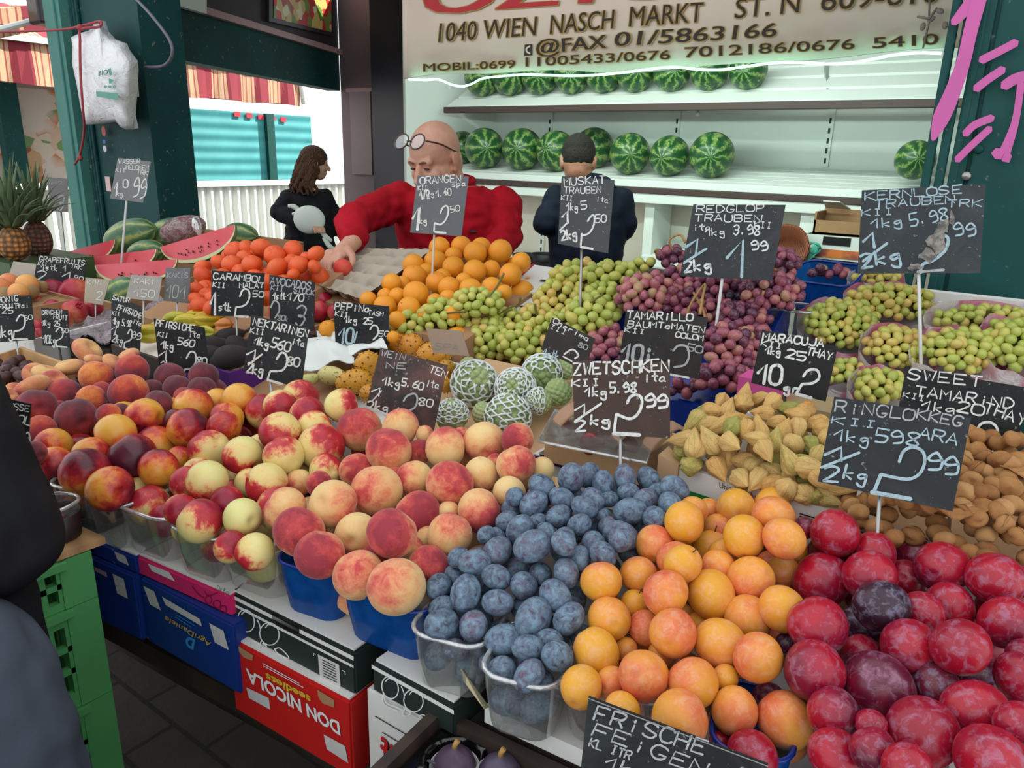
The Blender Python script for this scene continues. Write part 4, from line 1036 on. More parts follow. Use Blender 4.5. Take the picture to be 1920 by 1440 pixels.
decal(t, 'hand_hole', [(446, 1210), (454, 1214), (476, 1228), (474, 1238), (458, 1232), (450, 1222)], a, nrm, MT_CARD)
decal(t, 'hand_hole', [(596, 1292), (604, 1297), (628, 1312), (628, 1326), (606, 1318), (598, 1306)], a, nrm, MT_CARD)
decal(t, 'paper_label', [(463, 1288), (505, 1308), (508, 1330), (468, 1308)], a, nrm, MT_LABEL)
decal(t, 'paper_label', [(608, 1376), (648, 1398), (654, 1430), (614, 1404)], a, nrm, MT_LABEL)
t, a, nrm, _x = fbox('fruit_carton', 'plain white carton with red gothic letters at the fig tray', (686, 1290), (830, 1368), 0.952, TZ, 0.28, MT_CARTONW)
words_on(t, 'lettering', 'fruit', (790, 1446), (714, 1378), (2, 34), a, nrm, MT_BLACK, 0.05, 0.2)
words_on(t, 'lettering', 'fruit', (789, 1444), (713, 1376), (2, 34), a, nrm, MT_CRED, 0.03, 0.2, 1.0, 0.002)
lines(t, 'small_print', [[(705, 1342), (790, 1392)], [(718, 1372), (765, 1400)]], 1.6, a, nrm, MT_BLACK, 0.0015, 1)
t, a, nrm, _x = fbox('fruit_carton', 'blue carton with yellow script and white labels left of the red one', (262, 1083), (438, 1174), 0.965, 0.842, 0.34, MT_CBLUE)
words_on(t, 'lettering', 'AgriDaniele', (398, 1204), (310, 1153), (2, 11), a, nrm, MT_YELL, 0.0, 0.35)
for P in ([(270, 1098), (290, 1108), (303, 1144), (283, 1133)], [(305, 1118), (376, 1160), (380, 1174), (312, 1134)], [(393, 1167), (420, 1182), (430, 1218), (404, 1204)]):
    decal(t, 'paper_label', P, a, nrm, MT_LABEL)
lines(t, 'small_print', [[(332, 1152), (368, 1173)], [(330, 1156), (360, 1175)]], 1.2, a, nrm, MT_CYAN, 0.0015, 1)
words_on(t, 'blue_mark', 'D', (368, 1200), (349, 1190), (1, 20), a, nrm, MT_CYAN, 0.05, 0.3)
part('box_foot', slab(a[0] + 0.02, a[0] + 0.2, 0.03, 0.3, TZ, 0.842), MT_CARD, t.parent)
t, a, nrm, _x = fbox('fruit_carton', 'pink cherry carton on top of the blue script carton', (255, 1042), (431, 1120), 1.0, 0.966, 0.3, MT_CPINK, MT_CARTONW)
lines(t, 'cherry_drawing', [ring(392, 1124, 6, 7), ring(408, 1132, 7, 7), ring(420, 1142, 6, 7), [(385, 1108), (392, 1116), (410, 1110)], [(362, 1098), (372, 1112), (384, 1120)]], 1.6, a, nrm, plain('#7d1038'))
decal(t, 'white_patch', [(278, 1056), (318, 1072), (330, 1090), (286, 1070)], a, nrm, MT_CARTONW)
words_on(t, 'green_print', 'Da Ro', (408, 1104), (430, 1114), (0, -9), a, nrm, plain('#2f7a4a'), 0.01, 0.3, 1.0, 0.002)
t, a, nrm, _x = fbox('fruit_carton', 'dark blue carton standing deepest left beside the green crates', (168, 1044), (250, 1080), 0.968, 0.842, 0.34, MT_CBLUE)
decal(t, 'paper_label', [(212, 1075), (233, 1085), (241, 1122), (221, 1112)], a, nrm, MT_LABEL)
decal(t, 'paper_label', [(178, 1062), (201, 1073), (202, 1082), (180, 1070)], a, nrm, plain('#b8929a'))
part('box_foot', slab(a[0] + 0.02, a[0] + 0.1, 0.03, 0.3, TZ, 0.842), MT_CARD, t.parent)
t, a, nrm, _x = fbox('fruit_carton', 'flat blue carton on top of the deepest blue one', (168, 1010), (254, 1046), 1.0, 0.969, 0.3, MT_CBLUE, MT_CARTONW)
decal(t, 'paper_label', [(215, 1033), (236, 1042), (243, 1060), (222, 1050)], a, nrm, MT_LABEL)
# white board under the punnets to the right and to the left of the cartons
for x0, x1, lb in ((-0.47, 0.75, 'white carton lid under the yellow and red plum punnets'), (-1.75, -1.30, 'white carton lid under the peaches at the end beside the customer')):
    tag(part('white_carton', slab(x0, x1, 0.012, 0.30, 0.976, 1.0), MT_CARTONW), lb, 'box')
tag(part('wooden_crate', slab(-0.47, 0.75, 0.02, 0.3, TZ, 0.975), MT_DWOOD), 'dark wooden crate under the white lid at the right of the front row', 'crate')
tag(part('wooden_crate', slab(-1.75, -1.30, 0.03, 0.3, TZ, 0.975), MT_DWOOD), 'dark wooden crate under the white lid behind the green crates', 'crate')

# ------------------------------------------------------------------ green plastic crates at the left with a board on top
XC = -1.17
MT_GCR = plain('#58a763', 0.45, 0.4, 0.2, 6.0, name='green_crate_plastic')
def crate(z0, z1, label, name='plastic_crate'):
    t = thing(name, label, 'crate', (XC - 0.2, 0.24, z0))
    y0, y1, x0, x1 = -0.06, 0.488, XC - 0.38, XC
    h = z1 - z0
    for x, y in ((x0, y0), (x0, y1 - 0.05), (x1 - 0.04, y0), (x1 - 0.04, y1 - 0.05)):
        b = [(x, y), (x + 0.04, y), (x + 0.04, y + 0.05), (x, y + 0.05)]
        part('corner_post', hexa([(p[0], p[1], z0) for p in b], [(p[0], p[1], z1) for p in b]), MT_GCR, t)
    def wall(xa, ya, xb, yb, nb):
        d = np.array([xb - xa, yb - ya]); L = np.linalg.norm(d); d /= L; nn = np.array([-d[1], d[0]]) * 0.006
        gs = []
        def pc_(u0, u1, w0, w1):
            p, q = np.array([xa, ya]) + d * u0, np.array([xa, ya]) + d * u1
            b = [p - nn, q - nn, q + nn, p + nn]
            gs.append(hexa([(r[0], r[1], z0 + w0) for r in b], [(r[0], r[1], z0 + w1) for r in b]))
        rows = 3 if h > 0.12 else 2
        pc_(0, L, 0, h * 0.16); pc_(0, L, h * 0.84, h)
        for r in range(1, rows): pc_(0, L, h * (0.16 + 0.68 * r / rows) - 0.005, h * (0.16 + 0.68 * r / rows) + 0.005)
        for k in range(nb + 1): pc_(max(0, L * k / nb - 0.006), min(L, L * k / nb + 0.006), h * 0.16, h * 0.84)
        return join(*gs)
    for w_ in (wall(x1 - 0.008, y0 + 0.05, x1 - 0.008, y1 - 0.05, 16), wall(x0 + 0.008, y0 + 0.05, x0 + 0.008, y1 - 0.05, 16), wall(x0 + 0.04, y0 + 0.008, x1 - 0.04, y0 + 0.008, 11), wall(x0 + 0.04, y1 - 0.008, x1 - 0.04, y1 - 0.008, 11)):
        part('lattice_wall', w_, MT_GCR, t)
    part('crate_floor', box(x0 + 0.01, x1 - 0.01, y0 + 0.01, y1 - 0.01, z0, z0 + 0.006), MT_GCR, t)
    part('rim', join(box(x1 - 0.002, x1 + 0.008, y0 + 0.03, y1 - 0.04, z1 - 0.012, z1), box(x0 - 0.008, x0 + 0.002, y0 + 0.03, y1 - 0.04, z1 - 0.012, z1)), MT_GCR, t)
zs = [0.0, 0.195, 0.385, 0.575, 0.759, 0.942, 1.026]
nm = ['lowest', 'second', 'third', 'fourth', 'fifth']
for k in range(5):
    crate(zs[k], zs[k + 1] - 0.001, ('green slotted plastic crate, ' + nm[k] + ' from the ground in the stack by the customer'))
crate(zs[5], zs[6] - 0.001, 'shallow green plastic crate at the top of the stack under the wooden board')
bd = at(197, 1006, z=1.04)
tag(part('board', hexa([(bd[0], bd[1], 1.027), (XC - 0.36, bd[1] - 0.03, 1.027), (XC - 0.36, 0.0, 1.027), (XC - 0.02, 0.02, 1.027)], [(bd[0], bd[1], 1.039), (XC - 0.36, bd[1] - 0.03, 1.039), (XC - 0.36, 0.0, 1.039), (XC - 0.02, 0.02, 1.039)]), MT_LWOOD), 'pale plywood board lying on the green crates', 'board')

# ------------------------------------------------------------------ punnets
MT_CLEAR = clear_plastic('clear_punnet_plastic', '#eef1ef', 0.4, 0.12, 0.1)
MT_CLEARRIM = clear_plastic('clear_rim_plastic', '#e9ecea', 0.8, 0.6, 0.12)
mb = M('blue_punnet_plastic'); v = mb.coord()
wv = mb.noise(v, 45, 3)
tr = mb.n('BsdfTranslucent', 0, Color='#1268c8'); gb = mb.b
mb.done(mb.mix(mb.ramp(wv, [(0.35, 0.0), (0.75, 1.0)]), '#1f6cc8', '#124f9e'), 0.22, 0.6)
tp = mb.n('BsdfTransparent', 0, Color='#2f7fd0')
s1 = mb.n('MixShader', 0, i0=0.4, i1=gb.outputs[0], i2=tr)
mb.put(mb.o.inputs[0], mb.n('MixShader', 0, i0=0.25, i1=s1, i2=tp))
MT_BLUEP = mb.m
MT_BLUERIM = plain('#0c2f86', 0.25, 0.6)

def rrect(w, d, r, n=5):
    P = []
    for sx, sy, a0 in ((1, 1, 0), (-1, 1, 1), (-1, -1, 2), (1, -1, 3)):
        for k in range(n + 1):
            a_ = math.pi / 2 * (a0 + k / n)
            P.append((sx * (w / 2 - r) + r * math.cos(a_), sy * (d / 2 - r) + r * math.sin(a_)))
    return P
def punnet(c, yaw, w, d, h, kind, label, group=None, thick=0.0):
    """tapered punnet of thin plastic with a rolled rim; c is the middle of its floor"""
    t = thing('punnet', label, 'punnet', c, (0, 0, yaw), group)
    V, n = [], 24
    for z, s in ((0.0, 0.80), (0.004, 0.83), (h * 0.5, 0.92), (h * 0.93, 0.985), (h, 1.0)):
        P = rrect(w * s, d * s, 0.028 * s)
        for i, p in enumerate(P):
            k = 1 + (0.012 if (i % 2 and 0.001 < z < h * 0.9) else 0)
            V.append((p[0] * k, p[1] * k, z))
    Fc = [(j * n + i, j * n + (i + 1) % n, (j + 1) * n + (i + 1) % n, (j + 1) * n + i) for j in range(4) for i in range(n)] + [tuple(reversed(range(n)))]
    part('shell', (V, Fc), MT_BLUEP if kind == 'blue' else MT_CLEAR, t, True, False)
    P = rrect(w * 1.0, d * 1.0, 0.028)
    part('rim', tube([(p[0], p[1], h) for p in P] + [(P[0][0], P[0][1], h)], 0.003, 6, 0, False), MT_BLUERIM if kind == 'blue' else MT_CLEARRIM, t, True, False)
    return t
PUN = []
def punnet_px(L, Rr, zr, h, d, kind, label):
    a, b = at(*L, z=zr), at(*Rr, z=zr)
    ax_ = b - a; ax_[2] = 0; w = np.linalg.norm(ax_); ax_ /= w
    bk = np.array([-ax_[1], ax_[0], 0])
    c = (a + b) / 2 + bk * d / 2; c[2] = zr - h
    punnet(c, math.atan2(ax_[1], ax_[0]), w, d, h, kind, label)
    PUN.append((c, ax_, bk, w, d, h))
    return c
ZR, PH = 1.085, 0.083
for L, Rr, kind, lb in (((82, 905), (146, 924), 'clear', 'clear plastic punnet of orange red peaches next to the customer sleeve'), ((148, 925), (214, 957), 'clear', 'clear plastic punnet of dark nectarines above the plywood board'),
                        ((211, 946), (307, 980), 'clear', 'clear ribbed punnet holding two pale red nectarines on top'), ((308, 985), (408, 1018), 'clear', 'clear punnet of pale yellow nectarines above the pink carton'),
                        ((397, 1008), (512, 1046), 'clear', 'clear punnet of pale nectarines standing left of the blue punnets'), ((508, 1050), (624, 1086), 'blue', 'blue punnet of peaches standing nearer the pale nectarines'),
                        ((626, 1096), (793, 1158), 'blue', 'blue punnet of peaches standing beside the blue plums'), ((760, 1184), (903, 1222), 'clear', 'clear punnet of blue plums next to the blue peach punnet'),
                        ((893, 1262), (1042, 1300), 'clear', 'clear punnet of blue plums behind the fig tray'), ((1044, 1276), (1252, 1328), 'clear', 'clear punnet of yellow plums behind the black fig price sign')):
    punnet_px(L, Rr, ZR, PH, 0.115, kind, lb)
for L, Rr, kind, lb in (((1330, 1400), (1490, 1440), 'blue', 'dark blue punnet under the red plums at the lower edge'), ((1530, 1452), (1760, 1520), 'blue', 'blue punnet of red plums half below the lower edge'), ((1790, 1530), (1990, 1590), 'clear', 'clear punnet of red plums at the lower corner')):
    punnet_px(L, Rr, 1.085, 0.083, 0.115, kind, lb)
for (px, py, zz, kind, lb) in ((1850, 1150, 1.085, 'clear', 'clear punnet corner showing between red plums on the right'), (1285, 940, 1.085, 'blue', 'blue punnet edge behind the yellow plums')):
    c = at(px, py, z=zz)
    punnet((c[0], c[1] - 0.02, 1.001), YAW, 0.15, 0.11, 0.084, kind, lb)
# small dark punnet on the board, cut by the customer
c = at(118, 1012, z=1.041)
t = punnet((c[0] - 0.02, c[1], 1.0395), 0.4, 0.07, 0.07, 0.06, 'clear', 'small dark punnet of berries on the plywood board')
part('berries', join(*[ell((0.012 * math.cos(k * 2.4) * (k % 3), 0.012 * math.sin(k * 2.4) * (k % 3), 0.035 + 0.004 * (k % 2)), (0.011, 0.011, 0.011), None, 10, 7) for k in range(8)]), plain('#8a1420', 0.3), t, True, False)
part('dark_sleeve', lathe([(0.036, 0.002), (0.04, 0.045), (0.038, 0.045), (0.034, 0.002)], 20, False), plain('#2a1d1b', 0.4), t, True, False)
# popsicle-like wooden stick between the plum punnets
st = part('wooden_stick', hexa([tuple(at(x, y, d=0.955 - 0.02 * k)) for k, (x, y) in enumerate(((855, 1258), (866, 1254), (918, 1326), (908, 1330)))], [tuple(at(x, y, d=0.950 - 0.02 * k)) for k, (x, y) in enumerate(((855, 1258), (866, 1254), (918, 1326), (908, 1330)))]), plain('#d8c9a0', 0.7))
tag(st, 'flat wooden stick leaning between the two clear blue plum punnets', 'stick')

# ------------------------------------------------------------------ fig tray in front
zf = 0.97
fa, fb_ = at(852, 1322, z=zf), at(1120, 1448, z=zf)
fx = _n(fb_ - fa); fbk = np.array([-fx[1], fx[0], 0])
fo = fa - fbk * 0.272
ft = thing('crate', 'low dark wooden crate with the fig tray in front of the plums', 'crate', (fo[0] + 0.15, fo[1] + 0.1, 0.78))
def fpn(u, w, z): return tuple(np.array([fo[0], fo[1], 0]) + fx * u + fbk * w + np.array([0, 0, z]))
def fbx(u0, u1, w0, w1, z0, z1):
    q = [(u0, w0), (u1, w0), (u1, w1), (u0, w1)]
    return hexa([fpn(a_, b_, z0) for a_, b_ in q], [fpn(a_, b_, z1) for a_, b_ in q])
part('crate_side', fbx(-0.02, 0.34, 0.245, 0.26, 0.80, zf), MT_DWOOD, ft)
part('crate_side', fbx(-0.02, -0.005, 0.0, 0.245, 0.80, zf), MT_DWOOD, ft)
part('crate_side', fbx(0.325, 0.34, 0.0, 0.245, 0.80, zf), MT_DWOOD, ft)
part('crate_side', fbx(-0.005, 0.325, 0.0, 0.015, 0.80, zf), MT_DWOOD, ft)
part('crate_floor', fbx(-0.02, 0.34, 0.0, 0.26, 0.78, 0.80), MT_DWOOD, ft)
part('crate_foot', fbx(0.0, 0.32, 0.02, 0.24, 0.0, 0.78), MT_DWOOD, ft)
tr_ = thing('fig_tray', 'glossy black plastic tray with round wells holding figs', 'tray', fpn(0.15, 0.12, 0.92))
MT_GBLACK = plain('#0b0b0c', 0.12, 0.7)
TV, TF, NG = [], [], 90
FIG = [at(853, 1430, z=0.945), at(962, 1426, z=0.945)]
FIG = [FIG[0] - fbk * 0.008 + fx * 0.005, FIG[1] - fbk * 0.03]
FIG += [FIG[0] - fbk * 0.075, FIG[1] - fbk * 0.075]
for j in range(NG + 1):
    for i in range(NG + 1):
        u, w_ = 0.0 + 0.32 * i / NG, 0.018 + 0.225 * j / NG
        p = np.array(fpn(u, w_, 0.955))
        dd = min(np.hypot(p[0] - q[0], p[1] - q[1]) for q in FIG)
        if dd < 0.034: p[2] -= 0.028 * (1 - (dd / 0.034) ** 4)
        elif dd < 0.040: p[2] += 0.003
        TV.append(tuple(p))
TF = [(j * (NG + 1) + i, j * (NG + 1) + i + 1, (j + 1) * (NG + 1) + i + 1, (j + 1) * (NG + 1) + i) for j in range(NG) for i in range(NG)]
nT = len(TV)
TV += [(x, y, z - 0.002) for x, y, z in TV]
TF += [tuple(nT + i for i in reversed(q)) for q in TF]
part('well_sheet', (TV, TF), MT_GBLACK, tr_, True)
part('tray_rib', tube([np.array(fpn(0.02, 0.19, 0.9575)), np.array(fpn(0.16, 0.195, 0.9575)), np.array(fpn(0.27, 0.15, 0.9575))], 0.002, 6, 4), plain('#55585a', 0.2, 0.7), tr_, True)
tag(part('tray_support', fbx(0.0, 0.32, 0.02, 0.24, 0.801, 0.92), MT_DWOOD), 'dark inner box under the fig tray', 'box')

# ------------------------------------------------------------------ cartons of the second row
def ocarton(name, label, cat, L, Rr, zt, h, depth, mat, inner=None, th=0.006, bottom=None, rise=0.0):
    """open carton known by its front top edge; returns thing, face point, face normal, axes"""
    a, b = at(*L, z=zt), at(*Rr, z=zt)
    ax_ = b - a; ax_[2] = 0; Lw = np.linalg.norm(ax_); ax_ /= Lw
    bk = np.array([-ax_[1], ax_[0], 0]); zb = zt - h
    lo = TZ if bottom is None else bottom
    t = thing(name, label, cat, (a + b) / 2 + bk * depth / 2 - np.array([0, 0, zt - lo]))
    def bx(u0, u1, w0, w1, z0, z1, r0=0, r1=0):
        q = [(u0, w0), (u1, w0), (u1, w1), (u0, w1)]
        f = lambda u, w, z: tuple(a + ax_ * u + bk * w + np.array([0, 0, z - zt + rise * w / depth]))
        return hexa([f(u, w, z0) for u, w in q], [f(u, w, z1) for u, w in q])
    part('carton_side', bx(0, Lw, 0, th, zb, zt), mat, t)
    part('carton_side', bx(0, Lw, depth - th, depth, zb, zt), mat, t)
    part('carton_side', bx(0, th, th, depth - th, zb, zt), mat, t)
    part('carton_side', bx(Lw - th, Lw, th, depth - th, zb, zt), mat, t)
    part('carton_floor', bx(th, Lw - th, th, depth - th, zb, zb + 0.005), inner or mat, t)
    if zb - lo > 0.02:
        q = [a + bk * 0.01, b + bk * 0.01, b + bk * (depth - 0.01), a + bk * (depth - 0.01)]
        part('carton_base', hexa([(p[0], p[1], lo) for p in q], [(p[0], p[1], zb - 0.001 + (rise * (0 if i < 2 else 1))) for i, p in enumerate(q)]), inner or mat, t)
    return t, a, -bk, ax_
t, a, nrm, axp = ocarton('carton', 'white carton with red and black brand lettering full of physalis', 'carton', (1240, 866), (1592, 966), 1.205, 0.075, 0.24, MT_CARTONW, MT_CARD, 0.008, None, 0.03)
words_on(t, 'lettering', 'UnicoVero', (1350, 914), (1403, 930), (-1, -11), a, nrm, MT_BLACK, 0.0)
words_on(t, 'lettering', 'Amore', (1406, 932), (1446, 944), (-1, -11), a, nrm, MT_CRED, 0.0)
decal(t, 'green_block', [(1288, 918), (1334, 933), (1334, 958), (1290, 944)], a, nrm, plain('#1d7a35'))
lines(t, 'small_print', [[(1500, 962), (1530, 971)], [(1500, 967), (1524, 974)], [(1545, 978), (1575, 986)]], 2.2, a, nrm, MT_BLACK, 0.0015, 1)
cp = a - nrm * 0.0
part('carton_corner', hexa([tuple(a + axp * u - nrm * w + np.array([0, 0, z])) for u, w, z in ((-0.004, -0.004, -0.07), (0.03, -0.004, -0.07), (0.03, 0.012, -0.07), (-0.004, 0.03, -0.07))], [tuple(a + axp * u - nrm * w + np.array([0, 0, z])) for u, w, z in ((-0.004, -0.004, 0.012), (0.03, -0.004, 0.004), (0.03, 0.012, 0.004), (-0.004, 0.03, 0.016))]), MT_CARD2, t)
t, a, nrm, _x = ocarton('carton', 'white crate with green and red border print full of brown tamarind pods', 'carton', (1592, 968), (2010, 1092), 1.19, 0.07, 0.30, MT_CARTONW, MT_CARD, 0.008, None, 0.04)
decal(t, 'black_label', [(1628, 984), (1660, 993), (1659, 1003), (1627, 995)], a, nrm, MT_BLACK)
lines(t, 'small_print', [[(1612, 984 + 4 * k), (1648, 995 + 4 * k)] for k in range(3, 6)], 1.4, a, nrm, MT_BLACK, 0.0015, 1)
for k in range(9):
    decal(t, 'red_mark', [(1652 + 40 * k, 984 + 11.7 * k), (1660 + 40 * k, 986 + 11.7 * k), (1660 + 40 * k, 992 + 11.7 * k), (1656 + 40 * k, 996 + 11.7 * k), (1652 + 40 * k, 990 + 11.7 * k)], a, nrm, MT_CRED)
    lines(t, 'green_wave', [[(1664 + 40 * k, 988 + 11.7 * k), (1672 + 40 * k, 994 + 11.7 * k), (1686 + 40 * k, 996 + 11.7 * k)]], 1.8, a, nrm, plain('#2f7a4a'))
words_on(t, 'lettering', 'ITA', (1808, 1053), (1830, 1060), (0, -8), a, nrm, plain('#2f7a4a'))
t, a, nrm, axz = ocarton('carton', 'white carton with purple stripe behind the blue plums', 'carton', (1000, 850), (1240, 918), 1.15, 0.06, 0.17, MT_CARTONW, None, 0.006)
decal(t, 'purple_stripe', [(1002, 853), (1238, 920), (1238, 930), (1002, 862)], a, nrm, MT_PLUMP)
decal(t, 'hand_hole', [(1012, 850), (1024, 853), (1026, 861), (1016, 858)], a, nrm, MT_BLACK, 0.002)
zc = a - nrm * 0.085 + axz * 0.14
t, a2_, n2_, ax2_ = ocarton('fruit_tray', 'brown paper-lined tray of red tree tomatoes under the plum price sign', 'tray', (1022, 812), (1215, 858), 1.20, 0.05, 0.13, MT_CARD2, MT_CARD, 0.004, 1.151)
for k in range(4):
    q = a2_ + ax2_ * (0.01 + 0.055 * k)
    part('paper_flap', tube([q + V3(0, 0, 0.0), q + V3(0.01, 0.02, 0.03), q + V3(0.03, 0.05, 0.045), q + V3(0.06, 0.07, 0.02)], [0.012, 0.018, 0.018, 0.006], 8, 3, True, 0.15), plain('#a8856c', 0.8), t, True)
pt_ = a2_ + ax2_ * 0.005
ct = thing('clamshell', 'clear plastic lid lying over the tray of red tree tomatoes', 'lid', a2_ + V3(0.1, 0.06, 0.0))
q = [at(1010, 828, z=1.205), at(1212, 868, z=1.205), at(1235, 800, z=1.225), at(1040, 770, z=1.225)]
part('lid_sheet', hexa([tuple(p) for p in q], [tuple(p + V3(0, 0, 0.003)) for p in q]), MT_CLEAR, ct)
part('lid_edge', tube([tuple(p) for p in q] + [tuple(q[0])], 0.0025, 6, 0, False), MT_CLEARRIM, ct)
# ------------------------------------------------------------------ fruit skins
def skin(name, stops, noise_s=2.2, amp=0.9, axis=0.42, rnd=0.5, bias=0.5, rough=0.45, spec=0.45, speck=None, bloom=None, sheen=0.0, bump=0.0, fine=0.25, coat=0.0):
    """ripening colours that run from one cheek to the other with mottling, different on every fruit"""
    m = M(name); co = m.coord(); v = m.shift(co)
    x = m.n('SeparateXYZ', 0, Vector=co)
    t = m.math('MULTIPLY', x, axis)
    t = m.math('ADD', t, m.math('MULTIPLY', m.math('SUBTRACT', m.noise(v, noise_s, 4, 0.6, 0.4), 0.5), amp))
    t = m.math('ADD', t, m.math('MULTIPLY', m.math('SUBTRACT', m.noise(v, noise_s * 7, 4, 0.7), 0.5), fine))
    t = m.math('ADD', t, m.math('ADD', m.math('MULTIPLY', m.math('SUBTRACT', m.rnd(), 0.5), rnd), bias), True)
    c = m.ramp(t, stops)
    if bloom:
        bc, lo, hi, sc, mx = bloom
        f = m.ramp(m.noise(m.shift(co, 91.0), sc, 5, 0.65, 0.6), [(lo, 0.0), (hi, mx)])
        c = m.mix(f, c, bc)
    if speck:
        sc, th, col = speck
        c = m.mix(m.ramp(m.noise(v, sc, 2, 0.5), [(th, 0.0), (th + 0.03, 0.8)]), c, col)
    if bump: m.bump(m.noise(co, 60, 2), bump, 0.02)
    kw = {}
    if sheen: kw = dict(Sheen_Weight=sheen, Sheen_Roughness=0.5)
    m.done(c, rough, spec, **kw)
    if coat: m.b.inputs['Coat Weight'].default_value = coat; m.b.inputs['Coat Roughness'].default_value = 0.25
    return m.m

